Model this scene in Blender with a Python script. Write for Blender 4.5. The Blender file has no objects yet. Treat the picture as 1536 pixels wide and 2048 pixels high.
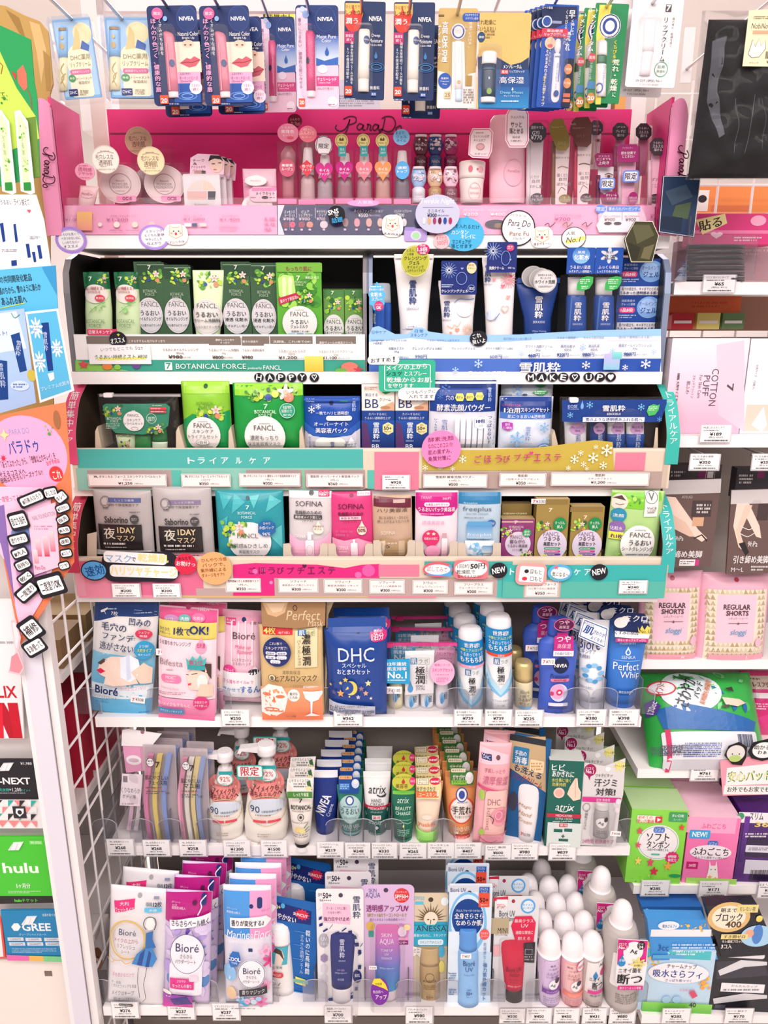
# Drugstore style shelf unit in a convenience store: lip care on hooks, a make-up display, skin care shelves.
import bpy,math,random
from mathutils import Vector,Matrix
random.seed(7)
sc=bpy.context.scene
col=sc.collection
# -- camera, light, exposure
CAM_H,PITCH,FPX,CX,CY=1.40,math.radians(15.0),1450.0,768.0,1024.0
cd=bpy.data.cameras.new('camera');cam=bpy.data.objects.new('camera',cd);col.objects.link(cam)
cam.location=(0,0,CAM_H);cam.rotation_euler=(math.pi/2-PITCH,0,0)
cd.sensor_fit='HORIZONTAL';cd.sensor_width=36.0;cd.lens=36.0*FPX/1536.0
cd.clip_start=0.02;cd.clip_end=60
sc.camera=cam
sc.view_settings.view_transform='Standard';sc.view_settings.look='None'
sc.view_settings.exposure=0.12;sc.view_settings.gamma=1.0
try:sc.view_settings.use_curve_mapping=False
except Exception:pass
w=bpy.data.worlds.new('world');sc.world=w;w.use_nodes=True
w.node_tree.nodes['Background'].inputs[0].default_value=(1.0,0.92,0.90,1)
w.node_tree.nodes['Background'].inputs[1].default_value=0.38
def area(name,loc,rot,sx,sy,power,color=(1,.94,.92)):
 l=bpy.data.lights.new(name,'AREA');l.shape='RECTANGLE';l.size=sx;l.size_y=sy;l.energy=power;l.color=color
 o=bpy.data.objects.new(name,l);o.location=loc;o.rotation_euler=rot;col.objects.link(o);return o
area('ceiling_lamp_light',(0,-.35,2.60),(math.radians(22),0,0),3.6,.5,42)
area('ceiling_lamp_light',(0,-1.7,2.60),(math.radians(25),0,0),3.6,.5,42)
area('ceiling_lamp_light',(0,3.0,2.60),(0,0,0),3.6,.8,120)
try:
 sc.cycles.max_bounces=10;sc.cycles.transparent_max_bounces=24;sc.cycles.diffuse_bounces=4;sc.cycles.glossy_bounces=3
 sc.cycles.sample_clamp_indirect=4.0;sc.cycles.caustics_reflective=False;sc.cycles.caustics_refractive=False
 sc.cycles.use_denoising=True
except Exception:pass
# -- materials (all node based)
def s2l(c):return c/12.92 if c<=.04045 else((c+.055)/1.055)**2.4
_cc={}
NAMED=dict(w='f8f4f4',k='222024',n='16306e',r='d8202c',m='c81470',g='1f8a4a',y='f4d84c',b='2468c4',s='b8b4b8',p='f07aa8')
def C(c):
 if callable(c)or not isinstance(c,str):return c
 if c in _cc:return _cc[c]
 h=NAMED.get(c,c)
 if len(h)==3:h=''.join(a*2 for a in h)
 v=tuple(s2l(int(h[i:i+2],16)/255)for i in(0,2,4));_cc[c]=v
 return v
MATS={}
def mat(name,rough=.5,spec=.5,metal=0.,coat=0.,bump=0.,bscale=200.,alpha=None,trans=0.):
 m=bpy.data.materials.new(name);m.use_nodes=True;nt=m.node_tree;b=nt.nodes['Principled BSDF']
 a=nt.nodes.new('ShaderNodeVertexColor');a.layer_name='Col'
 nt.links.new(a.outputs[0],b.inputs['Base Color'])
 b.inputs['Roughness'].default_value=rough;b.inputs['Metallic'].default_value=metal
 b.inputs['Specular IOR Level'].default_value=spec;b.inputs['Coat Weight'].default_value=coat
 b.inputs['Coat Roughness'].default_value=.15
 if bump:
  n=nt.nodes.new('ShaderNodeTexNoise');n.inputs['Scale'].default_value=bscale
  t=nt.nodes.new('ShaderNodeTexCoord');nt.links.new(t.outputs['Object'],n.inputs['Vector'])
  u=nt.nodes.new('ShaderNodeBump');u.inputs['Strength'].default_value=bump;u.inputs['Distance'].default_value=.002
  nt.links.new(n.outputs[0],u.inputs['Height']);nt.links.new(u.outputs[0],b.inputs['Normal'])
 MATS[name]=m;return m
mat('paper',.7,.18);mat('card',.5,.25,coat=.04);mat('film',.32,.4,coat=.12,bump=.25,bscale=90)
mat('plastic',.3,.5);mat('satin',.4,.4);mat('metal',.28,.5,metal=.9);mat('foil',.35,.5,metal=.35)
mat('enamel',.45,.4,bump=.03,bscale=30);mat('board',.7,.2,bump=.05,bscale=400)
def clear_mat(name,tint,amount,rough):
 m=bpy.data.materials.new(name);m.use_nodes=True;nt=m.node_tree;nt.nodes.clear()
 out=nt.nodes.new('ShaderNodeOutputMaterial');mx=nt.nodes.new('ShaderNodeMixShader');tr=nt.nodes.new('ShaderNodeBsdfTransparent')
 gl=nt.nodes.new('ShaderNodeBsdfGlossy');gl.inputs['Roughness'].default_value=rough
 df=nt.nodes.new('ShaderNodeBsdfDiffuse');a=nt.nodes.new('ShaderNodeVertexColor');a.layer_name='Col'
 nt.links.new(a.outputs[0],df.inputs['Color']);tr.inputs[0].default_value=(*tint,1)
 lw=nt.nodes.new('ShaderNodeLayerWeight');lw.inputs[0].default_value=.25
 m2=nt.nodes.new('ShaderNodeMixShader');m2.inputs[0].default_value=amount
 nt.links.new(tr.outputs[0],m2.inputs[1]);nt.links.new(df.outputs[0],m2.inputs[2])
 sc_=nt.nodes.new('ShaderNodeMath');sc_.operation='MULTIPLY';sc_.inputs[1].default_value=.30
 nt.links.new(lw.outputs['Fresnel'],sc_.inputs[0]);nt.links.new(sc_.outputs[0],mx.inputs[0])
 nt.links.new(m2.outputs[0],mx.inputs[1]);nt.links.new(gl.outputs[0],mx.inputs[2]);nt.links.new(mx.outputs[0],out.inputs[0])
 MATS[name]=m
clear_mat('clear',(.975,.97,.975),.018,.06)
clear_mat('acrylic',(.90,.90,.92),.04,.08)
clear_mat('frost',(.95,.92,.94),.42,.25)
# -- pixel rays and frames
FWD=Vector((0,math.cos(PITCH),-math.sin(PITCH)));UPV=Vector((0,math.sin(PITCH),math.cos(PITCH)));ORG=Vector((0,0,CAM_H))
def ray(x,y):return FWD+Vector((1,0,0))*((x-CX)/FPX)+UPV*((CY-y)/FPX)
def at_depth(x,y,D):r=ray(x,y);return ORG+r*(D/r.y)
def at_height(x,y,z):r=ray(x,y);return ORG+r*((z-CAM_H)/r.z)
VIEWS={}
for r_,(oy)in enumerate((0,480,960,1420,1700)):
 for c_,(ox,s)in enumerate(((0,1536/520),(500,1536/520),(1000,1536/536))):VIEWS[r_*3+c_+1]=(ox,oy,s)
VIEWS[0]=(0,0,1.0)
_v=[VIEWS[0]]
def VW(k):_v[0]=VIEWS[k]
def px(x,y):o=_v[0];return o[0]+x/o[2],o[1]+y/o[2]
# -- glyphs
_tc=bpy.data.curves.new('glyph','FONT');_to=bpy.data.objects.new('glyph',_tc);col.objects.link(_to);_tc.resolution_u=2
_gl={}
def _mesh_of(s):
 _tc.body=s;dg=bpy.context.evaluated_depsgraph_get();e=_to.evaluated_get(dg);me=e.to_mesh()
 vs=[(v.co.x,v.co.y)for v in me.vertices];fs=[tuple(p.vertices)for p in me.polygons];e.to_mesh_clear();return vs,fs
def glyph(ch,bold):
 k=(ch,bold)
 if k not in _gl:
  if ch in ' \u3000':_gl[k]=([],[],.3)
  else:
   _tc.offset=.024 if bold and ord(ch)<0x2e80 else 0.
   vs,fs=_mesh_of(ch)
   if ord(ch)>=0x2e80:adv=1.0
   else:
    v2,_=_mesh_of(ch+ch);f=lambda a:max(p[0]for p in a)-min(p[0]for p in a)
    adv=f(v2)-f(vs)if vs else.5
   _gl[k]=(vs,fs,adv)
 return _gl[k]
def text_mesh(s,bold=False,ital=False,vert=False):
 V,F=[],[];x=y=0.
 for ch in s:
  vs,fs,adv=glyph(ch,bold);b=len(V)
  if vert:
   cw=adv
   if ch in 'ー〜-－（）()…':V+=[(.35-(-(py-.36))-.0,y-.36-(qx-.5))for qx,py in vs]
   else:V+=[(qx-cw/2+.35,y+py-.8)for qx,py in vs]
   y-=1.02 if ch not in ' ' else.4
  else:
   V+=[(x+qx+(py*.22 if ital else 0),py)for qx,py in vs];x+=adv
  F+=[tuple(b+i for i in f)for f in fs]
 return V,F
# -- mesh builder for one part
class Part:
 def __init__(s,it,name,m='card',label=None,parent=None):
  s.it,s.name,s.m,s.label,s.parent=it,name,m,label,parent
  s.v,s.f,s.c,s.sm=[],[],[],[];s.surf=None;s.layer=0;s.clipu=None;s.wo=0.;s.ang=0.
  it.parts.append(s)
 def face(s,pts,c,smooth=False):
  b=len(s.v);s.v+=pts;s.f.append(tuple(range(b,b+len(pts))));s.c.append(c);s.sm.append(smooth)
 def mesh(s,pts,faces,c,smooth=False):
  b=len(s.v);s.v+=pts
  for f in faces:s.f.append(tuple(b+i for i in f));s.c.append(c);s.sm.append(smooth)
 def uv(s,x,y):
  X,Y=px(x,y);return s.it.local(X,Y)
 def scale(s,x,y):
  X,Y=px(x,y);o=_v[0][2];a=s.it.local(X-1,Y);b=s.it.local(X+1,Y);c=s.it.local(X,Y-1);d=s.it.local(X,Y+1)
  return math.hypot(b[0]-a[0],b[1]-a[1])/2/o,math.hypot(c[0]-d[0],c[1]-d[1])/2/o
 def slab(s,pts,th,c,w0=0.,side=None):
  """extruded outline, front at w0+th"""
  n=len(pts);a=sum(pts[i][0]*pts[(i+1)%n][1]-pts[(i+1)%n][0]*pts[i][1]for i in range(n))
  if a<0:pts=pts[::-1]
  c=C(c);sd=C(side)if side else c
  P=[(u,-(w0+th),v)for u,v in pts]+[(u,-w0,v)for u,v in pts]
  s.mesh(P,[tuple(range(n))],c);b=len(s.v)-2*n
  s.f.append(tuple(b+n+i for i in range(n-1,-1,-1)));s.c.append(sd);s.sm.append(False)
  for i in range(n):
   j=(i+1)%n;s.f.append((b+i,b+n+i,b+n+j,b+j));s.c.append(sd);s.sm.append(False)
  s.wo=w0+th;return s
 def rect(s,cx,cy,wd,h,th,c,r=0,w0=0.,side=None,ang=0.):
  return s.slab(s.o_rect(cx,cy,wd,h,r,ang),th,c,w0,side)
 def ell(s,cx,cy,wd,h,th,c,w0=0.,side=None,n=32):return s.slab(s.o_ell(cx,cy,wd,h,n),th,c,w0,side)
 def poly(s,xy,th,c,w0=0.,side=None):return s.slab([s.uv(*p)for p in xy],th,c,w0,side)
 def bag(s,cx,cy,wd,h,th,c,back=None,wr=.0006,top=1.,bot=1.,crimp=.05,nu=24,nv=26,ang=0.):
  """pillow pouch: w(u,v) bulges between sealed ends"""
  u0,v0=s.uv(cx,cy);a,b=s.scale(cx,cy);W,H=wd*a/2,h*b/2;ph=random.random()*6
  ca,sa=math.cos(math.radians(ang)),math.sin(math.radians(ang))
  def half(t):return W*(bot+(top-bot)*(t*.5+.5))
  def f(u,v):
   du,dv=u-u0,v-v0;du,dv=du*ca+dv*sa,-du*sa+dv*ca
   t=max(-1,min(1,dv/H));q=max(-1,min(1,du/half(t)))
   e=max(0,1-abs(t)**5)*max(0,1-abs(q)**4)
   return.0012+th*e+wr*math.sin(dv*150+ph+du*60)*math.sin(du*110+ph*2)*min(1,e*1.5)
  back=C(back or c);c=C(c);P,Fc=[],[]
  for sgn in(1,-1):
   for j in range(nv+1):
    for i in range(nu+1):
     t=j/nv*2-1;q=i/nu*2-1;du,dv=q*half(t),t*H
     u,v=u0+du*ca-dv*sa,v0+du*sa+dv*ca
     P.append((u,-f(u,v)if sgn>0 else f(u,v)*.9-.0012,v))
  K=(nu+1)*(nv+1);fr,bk,sd=[],[],[]
  for j in range(nv):
   for i in range(nu):
    k=j*(nu+1)+i;fr.append((k,k+1,k+nu+2,k+nu+1));bk.append((K+k,K+k+nu+1,K+k+nu+2,K+k+1))
  for i in range(nu):
   sd.append((i,K+i,K+i+1,i+1));k=nv*(nu+1)+i;sd.append((k,k+1,K+k+1,K+k))
  for j in range(nv):
   k=j*(nu+1);sd.append((k,k+nu+1,K+k+nu+1,K+k));k+=nu;sd.append((k,K+k,K+k+nu+1,k+nu+1))
  b0=len(s.v);s.mesh(P,fr,c,True)
  for f_,cc,sm in[(x,back,True)for x in bk]+[(x,c,False)for x in sd]:
   s.f.append(tuple(b0+i for i in f_));s.c.append(cc);s.sm.append(sm)
  s.surf=f;s.clipu=(u0,W*max(top,bot));s.ang=ang;return s
 def rev(s,rows,c,n=32,caps=True):
  """stack of elliptical rings; rows = (cx, cy, width, depth/width) from bottom to top in view units"""
  R=[]
  for r in rows:
   x,y,wd=r[:3];d=r[3]if len(r)>3 else 1.;u,v=s.uv(x,y);a,_=s.scale(x,y);R.append((v,u,wd*a/2,wd*a/2*d))
  R.sort(key=lambda q:q[0])
  if s.it.push:R=[(max(q[0],i*1e-5),*q[1:])for i,q in enumerate(R)]
  R=[tuple(A[i]+(B[i]-A[i])*j/4 for i in range(4))for A,B in zip(R,R[1:])for j in range(4)]+[R[-1]]
  def f(u,v):
   if v<=R[0][0]:q=R[0]
   elif v>=R[-1][0]:q=R[-1]
   else:
    for k in range(len(R)-1):
     if R[k][0]<=v<=R[k+1][0]:
      t=(v-R[k][0])/max(1e-9,R[k+1][0]-R[k][0]);q=tuple(R[k][i]+(R[k+1][i]-R[k][i])*t for i in range(4));break
   e=(u-q[1])/max(1e-6,q[2]);return q[3]*math.sqrt(max(0.,1-e*e))if abs(e)<1 else 0.
  P=[(u+a*math.cos(2*math.pi*i/n),-b*math.sin(2*math.pi*i/n),v)for v,u,a,b in R for i in range(n)]
  Fc=[(k*n+i,k*n+(i+1)%n,(k+1)*n+(i+1)%n,(k+1)*n+i)for k in range(len(R)-1)for i in range(n)]
  Fc=[q[::-1]for q in Fc]
  cc=C(c);s.mesh(P,Fc,cc,True);b0=len(s.v)-len(P)
  if caps:
   s.f.append(tuple(b0+i for i in range(n)));s.c.append(cc);s.sm.append(False)
   s.f.append(tuple(b0+(len(R)-1)*n+i for i in range(n-1,-1,-1)));s.c.append(cc);s.sm.append(False)
  s.surf=f;s.clipu=(sum(q[1]for q in R)/len(R),max(q[2]for q in R));return s
 def box(s,cx,cy,wd,h,dep,c,side=None,top=None,w0=0.):
  """carton: front panel centred at cx,cy on the plane, dep metres deep behind it"""
  u,v=s.uv(cx,cy);a,b=s.scale(cx,cy);W,H=wd*a/2,h*b/2;c=C(c);sd=C(side)if side else c;tp=C(top)if top else sd
  P=[(u-W,0,v-H),(u+W,0,v-H),(u+W,0,v+H),(u-W,0,v+H),(u-W,dep,v-H),(u+W,dep,v-H),(u+W,dep,v+H),(u-W,dep,v+H)]
  P=[(x,y-w0,z)for x,y,z in P];b0=len(s.v);s.v+=P;s.wo=w0
  for f_,cc in(((0,1,2,3),c),((5,4,7,6),sd),((4,0,3,7),sd),((1,5,6,2),sd),((3,2,6,7),tp),((4,5,1,0),sd)):
   s.f.append(tuple(b0+i for i in f_));s.c.append(cc);s.sm.append(False)
  return s
 def o_rect(s,cx,cy,wd,h,r=0,ang=0.):
  u,v=s.uv(cx,cy);a,b=s.scale(cx,cy);W,H,r=wd*a/2,h*b/2,min(r*(a+b)/2,wd*a/2,h*b/2);t=math.radians(ang)
  if r<=0:q=[(-W,-H),(W,-H),(W,H),(-W,H)]
  else:q=[(sx*(W-r)+r*math.cos(k),sy*(H-r)+r*math.sin(k))for sx,sy,k0 in((1,-1,-90),(1,1,0),(-1,1,90),(-1,-1,180))for k in[math.radians(k0+j*18)for j in range(6)]]
  return[(u+x*math.cos(t)-y*math.sin(t),v+x*math.sin(t)+y*math.cos(t))for x,y in q]
 def o_ell(s,cx,cy,wd,h,n=28):
  u,v=s.uv(cx,cy);a,b=s.scale(cx,cy);return[(u+wd*a/2*math.cos(2*math.pi*i/n),v+h*b/2*math.sin(2*math.pi*i/n))for i in range(n)]
 def o_fun(s,cx,cy,wd,h,pts,ang=0.):
  u,v=s.uv(cx,cy);a,b=s.scale(cx,cy);t=math.radians(ang);ct,st=math.cos(t),math.sin(t)
  return[(u+(x*ct-y*st)*wd*a/2,v+(x*st+y*ct)*h*b/2)for x,y in pts]
 def up(s,u,v):
  e=s.wo+.00006*s.layer+(.0007 if s.surf else.0001)
  return(u,-(e+(s.surf(u,v)if s.surf else 0.)),v)
 def fill(s,pts,c):
  s.layer+=1
  n=len(pts);a=sum(pts[i][0]*pts[(i+1)%n][1]-pts[(i+1)%n][0]*pts[i][1]for i in range(n))
  if a<0:pts=pts[::-1]
  c=C(c)
  if not s.surf and not callable(c):s.face([s.up(*p)for p in pts],c);return
  lo=min(p[0]for p in pts),min(p[1]for p in pts);hi=max(p[0]for p in pts),max(p[1]for p in pts)
  if s.clipu:lo=(max(lo[0],s.clipu[0]-s.clipu[1]*.985),lo[1]);hi=(min(hi[0],s.clipu[0]+s.clipu[1]*.985),hi[1])
  step=(s.clipu[1]/7)if s.clipu else.01
  nu=max(1,min(16,math.ceil((hi[0]-lo[0])/step)))if s.surf else 1;nv=max(1,min(16,math.ceil((hi[1]-lo[1])/(step*1.3 if s.surf else.008))))
  def clip(q,ax,val,keep):
   o=[]
   for i in range(len(q)):
    A,B=q[i-1],q[i];ia,ib=(A[ax]-val)*keep>=0,(B[ax]-val)*keep>=0
    if ia!=ib:t=(val-A[ax])/(B[ax]-A[ax]);o.append((A[0]+(B[0]-A[0])*t,A[1]+(B[1]-A[1])*t))
    if ib:o.append(B)
   return o
  for i in range(nu):
   a0,a1=lo[0]+(hi[0]-lo[0])*i/nu,lo[0]+(hi[0]-lo[0])*(i+1)/nu
   q=clip(clip(pts,0,a0,1),0,a1,-1)if nu>1 or s.clipu else pts
   if len(q)<3:continue
   for j in range(nv):
    b0,b1=lo[1]+(hi[1]-lo[1])*j/nv,lo[1]+(hi[1]-lo[1])*(j+1)/nv
    z=clip(clip(q,1,b0,1),1,b1,-1)if nv>1 else q
    if len(z)>=3:s.face([s.up(*p)for p in z],[c(*p)for p in z]if callable(c)else c,bool(s.surf))
 def stroke(s,c,t,P,closed=False):
  s.layer+=1;c=C(c);n=len(P);L,R=[],[]
  for i in range(n):
   A=P[i-1]if i or closed else P[i];B=P[(i+1)%n]if i<n-1 or closed else P[i]
   d=math.hypot(B[0]-A[0],B[1]-A[1])or 1e-9;nx,ny=-(B[1]-A[1])/d*t/2,(B[0]-A[0])/d*t/2
   L.append((P[i][0]+nx,P[i][1]+ny));R.append((P[i][0]-nx,P[i][1]-ny))
  b=len(s.v);s.v+=[s.up(*p)for p in L+R]
  for i in range(n if closed else n-1):
   j=(i+1)%n;s.f.append((b+n+i,b+n+j,b+j,b+i));s.c.append(c);s.sm.append(bool(s.surf))
 def text(s,cx,cy,wd,h,c,t,bold=False,ital=False,vert=False,ang=0.):
  V,F=text_mesh(t,bold,ital,vert)
  if not V:return
  u,v=s.uv(cx,cy);a,b=s.scale(cx,cy);s.layer+=1
  x0,x1=min(p[0]for p in V),max(p[0]for p in V);y0,y1=min(p[1]for p in V),max(p[1]for p in V)
  if not vert and y1-y0<.5:y0,y1=-.08,.8
  if vert and x1-x0<.5:x0,x1=-.15,.85
  sx=wd*a/(x1-x0)if wd else 0;sy=h*b/(y1-y0)if h else 0;sx=sx or sy;sy=sy or sx
  k=math.radians(ang);ck,sk=math.cos(k),math.sin(k);mx,my=(x0+x1)/2,(y0+y1)/2
  for d in(-.02,.02)if bold and any(ord(q)>0x2e80 for q in t)else(0,):
   pts=[];s.layer+=8 if s.surf else.5
   for x,y in V:
    x,y=(x-mx+d)*sx,(y-my+d*.5)*sy;x,y=u+x*ck-y*sk,v+x*sk+y*ck
    if s.clipu:x=max(s.clipu[0]-s.clipu[1]*.97,min(s.clipu[0]+s.clipu[1]*.97,x))
    pts.append(s.up(x,y))
   s.mesh(pts,F,C(c),bool(s.surf))
 def art(s,src):
  for ln in src.replace('\n',';').split(';'):
   ln=ln.strip()
   if not ln:continue
   op,_,rest=ln.partition(' ');op,_,an=op.partition('/');an=float(an)if an else s.ang;k=op[0];fl=op[1:]
   if k in 'TV':
    q=rest.split(None,5)
    if len(q)<6:continue
    s.text(*map(float,q[:4]),q[4],q[5],'b' in fl,'i' in fl,k=='V',an);continue
   q=rest.split()
   if k in 'PL':
    t=0.;i=1
    if k=='L':t=float(q[1]);i=2
    xy=[tuple(map(float,p.split(',')))for p in q[i:]];P=[s.uv(*p)for p in xy]
    if k=='P':s.fill(P,q[0])
    else:
     sx,sy=s.scale(*xy[0]);s.stroke(q[0],t*(sx+sy)/2,spline(P)if 's' in fl else P,'c' in fl)
    continue
   cx,cy,wd,h=map(float,q[:4]);c=q[4];ex=q[5:]
   if k=='R':s.fill(s.o_rect(cx,cy,wd,h,float(ex[0])if ex else 0,an),c)
   elif k=='E':s.fill(s.o_ell(cx,cy,wd,h),c)
   elif k in 'OQ':
    sx,sy=s.scale(cx,cy);P=s.o_ell(cx,cy,wd,h,32)if k=='O' else s.o_rect(cx,cy,wd,h,float(ex[1])if len(ex)>1 else 0,an)
    s.stroke(c,float(ex[0])*(sx+sy)/2,P,True)
   elif k=='G':
    P=s.o_rect(cx,cy,wd,h,float(ex[1])if len(ex)>1 else 0,an);v0,v1=min(p[1]for p in P),max(p[1]for p in P);A,B=C(c),C(ex[0])
    s.fill(P,lambda u,v,A=A,B=B,v0=v0,v1=v1:tuple(B[i]+(A[i]-B[i])*max(0,min(1,(v-v0)/(v1-v0)))for i in range(3)))
   elif k=='H':s.fill(s.o_fun(cx,cy,wd,h,[(math.sin(t)**3,(13*math.cos(t)-5*math.cos(2*t)-2*math.cos(3*t)-math.cos(4*t)+2.5)/14.5)for t in[2*math.pi*i/28 for i in range(28)]],an),c)
   elif k=='S':
    n=int(ex[0]);ir=float(ex[1])if len(ex)>1 else.78;s.fill(s.o_fun(cx,cy,wd,h,[((1 if i%2==0 else ir)*math.sin(math.pi*i/n),(1 if i%2==0 else ir)*math.cos(math.pi*i/n))for i in range(2*n)],an),c)
   elif k=='F':
    n=int(ex[0])if ex else 5;s.fill(s.o_fun(cx,cy,wd,h,[((.72+.28*math.cos(n*t))*math.sin(t),(.72+.28*math.cos(n*t))*math.cos(t))for t in[2*math.pi*i/(n*8)for i in range(n*8)]],an),c)
    if len(ex)>1:s.fill(s.o_ell(cx,cy,wd*.3,h*.3,10),ex[1])
   elif k=='D':s.fill(s.o_fun(cx,cy,wd,h,[(0,1),(.25,.5),(.75,-.1),(.8,-.5),(.5,-.88),(0,-1),(-.5,-.88),(-.8,-.5),(-.75,-.1),(-.25,.5)],an),c)
   elif k=='X':
    u,v=s.uv(cx,cy);a,b=s.scale(cx,cy)
    for i in range(3):
     t=math.pi*i/3+math.pi/2;d=(math.cos(t)*wd*a/2,math.sin(t)*h*b/2);s.stroke(c,wd*a*.09,[(u-d[0],v-d[1]),(u+d[0],v+d[1])])
    for i in range(6):
     t=math.pi*i/3+math.pi/2;e=(u+math.cos(t)*wd*a*.3,v+math.sin(t)*h*b*.3)
     for g in(.7,-.7):s.stroke(c,wd*a*.07,[e,(e[0]+math.cos(t+g)*wd*a*.16,e[1]+math.sin(t+g)*h*b*.16)])
   elif k=='M':
    n=int(ex[0]);rg=random.Random(int(cx*7+cy));rh=h/(n*1.75)
    for i in range(n):
     y=cy-h/2+(i+.5)*h/n;x=cx-wd/2;e=cx+wd/2*(1 if i<n-1 else rg.uniform(.3,1))
     while x<e:
      l=min(rg.uniform(.3,.85)*rh,e-x);s.fill(s.o_rect(x+l/2,y,l,rh),c);s.layer-=1;x+=l+rh*rg.choice((.22,.22,.3,.9))
   elif k=='Z':
    rg=random.Random(int(cx+cy));x=cx-wd/2;e=cx+wd/2
    while x<e:l=rg.choice((1,1,2,3))*wd/95;s.fill(s.o_rect(x+l/2,cy,l,h),c);s.layer-=1;x+=l+rg.choice((1,1,2))*wd/95
   elif k=='W':
    rg=random.Random(int(cx*3+cy));n=int(c);cs=ex
    for i in range(n):
     z=rg.uniform(.5,1.);a=rg.uniform(0,180);sz=min(wd,h)*.34*z
     s.fill(s.o_fun(cx+rg.uniform(-.42,.42)*wd,cy+rg.uniform(-.4,.4)*h,sz,sz,[(0,1),(.4,.35),(.42,-.2),(0,-1),(-.42,-.2),(-.4,.35)]if i%3 else[(math.cos(t),math.sin(t))for t in[k_*.785 for k_ in range(8)]],a),rg.choice(cs))
  return s
def spline(P,k=6):
 o=[]
 for i in range(len(P)-1):
  a,b,c,d=P[max(0,i-1)],P[i],P[i+1],P[min(len(P)-1,i+2)]
  for j in range(k):
   t=j/k;o.append(tuple(.5*(2*b[m]+(c[m]-a[m])*t+(2*a[m]-5*b[m]+4*c[m]-d[m])*t*t+(3*b[m]-a[m]-3*c[m]+d[m])*t**3)for m in(0,1)))
 return o+[P[-1]]
# -- one thing
ALL=[]
class It:
 """a thing with its own frame: origin at its base, x right, y back, z up (leaned, turned, rolled)"""
 def __init__(s,name,label,cat,group=None,base=(0,0),D=None,z=None,lean=0.,yaw=0.,roll=0.,kind=None,push=0.,lift=0.):
  X,Y=px(*base);p=at_depth(X,Y,D)if D is not None else at_height(X,Y,z)
  p=p+Vector((0,push,lift));s.push=push
  s.M=Matrix.Translation(p)@Matrix.Rotation(math.radians(yaw),4,'Z')@Matrix.Rotation(math.radians(-lean),4,'X')@Matrix.Rotation(math.radians(-roll),4,'Y')
  s.I=s.M.inverted();s.n=(s.M.to_3x3()@Vector((0,-1,0)));s.p=p
  s.name,s.label,s.cat,s.group,s.kind,s.parts,s.root=name,label,cat,group,kind,[],None
  ALL.append(s)
 def local(s,X,Y):
  r=ray(X,Y);t=(s.p-ORG).dot(s.n)/r.dot(s.n);q=s.I@(ORG+r*t);return q.x,q.z
 def part(s,name,m='card',label=None,parent=None):return Part(s,name,m,label,parent)
 P=part
 def props(s,o):
  if s.kind:o['kind']=s.kind
  else:
   o['label']=s.label;o['category']=s.cat
   if s.group:o['group']=s.group
 def build(s):
  if s.root:return s.root
  objs=[]
  for i,p in enumerate(s.parts):
   if p.name in SUB and not p.parent:p.parent=next((q for q in reversed(s.parts[:i])if q.name in SUB[p.name].split()),None)
   if len(s.parts)>1 and p.name==s.name and not s.kind:p.name=OWN.get(p.name,p.name+'_sheet')
   me=bpy.data.meshes.new(p.name);me.from_pydata(p.v,[],p.f);a=me.color_attributes.new('Col','FLOAT_COLOR','CORNER');L=[]
   for f,c in zip(p.f,p.c):
    if isinstance(c,list):
     for q in c:L+=(*q,1.)
    else:L+=(*c,1.)*len(f)
   a.data.foreach_set('color',L);me.polygons.foreach_set('use_smooth',p.sm)
   me.materials.append(MATS[p.m]);me.update();o=bpy.data.objects.new(p.name,me);objs.append(o)
   if p.label:o['label']=p.label
  if len(objs)==1 or s.kind=='structure':
   r=objs[0];r.name=s.name
  else:
   r=bpy.data.objects.new(s.name,None);r.empty_display_size=.01
  r.matrix_world=s.M;s.props(r)
  for p,o in zip(s.parts,objs):
   if o is r:continue
   o.parent=objs[s.parts.index(p.parent)]if p.parent else r
  s.root=r;s.objs=[o for o in objs if o is not r];LINK.append(r);LINK.extend(s.objs);return r
LINK=[]
SUB=dict(zip_slider='zip zip_strip',rim='front_tab',pump_nozzle='neck',wing_edge='side_wing',curved_edge_strip='side_wall',silver_edge='side_wall',leaf_sticker='header_card printed_header',printed_label='clear_pack',shape_sticker='limited_sticker')
OWN=dict(shelf='shelf_board',sample_tray='tray_base',makeup_display='tier_step',display_box='box_base',shelf_unit='plinth',end_post='post_body',mesh_panel='front_post',card_rack='rack_panel',shelf_divider='side_plate',ceiling_downlight='ring')
def N(name,label,cat,grp,bx,by,where,**k):
 kw=dict(z=(SH.get(where)or SR.get(where))[1])if isinstance(where,str)else dict(D=where)
 return It(name,label,cat,grp,(bx,by),**kw,**k)
BEHIND=['directly behind the front one','third back in its row','fourth back in its row','fifth back in its row','sixth back in its row','seventh back in its row','eighth back in its row']
def copy_of(it,d,label,rz=0.):
 """copy of a thing and of each of its parts, moved by d (world)"""
 r0=it.build();r=r0.copy();r.matrix_world=Matrix.Translation(d)@it.M@Matrix.Rotation(math.radians(rz),4,'Z');r['label']=label
 LINK.append(r);m={r0:r}
 for o in it.objs:
  c=o.copy();m[o]=c;c.parent=m[o.parent];LINK.append(c)
 return r
def row(it,n,step,short,dx=0.,dz=0.,jit=0.):
 for i in range(1,n):copy_of(it,(dx*i+random.uniform(-jit,jit),step*i,dz*i),f'{short}, {BEHIND[i-1]}',random.uniform(-1,1)*jit*300)
def finish():
 for it in ALL:it.build()
 col.objects.unlink(_to);bpy.data.objects.remove(_to)
 for o in LINK:col.objects.link(o)
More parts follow.
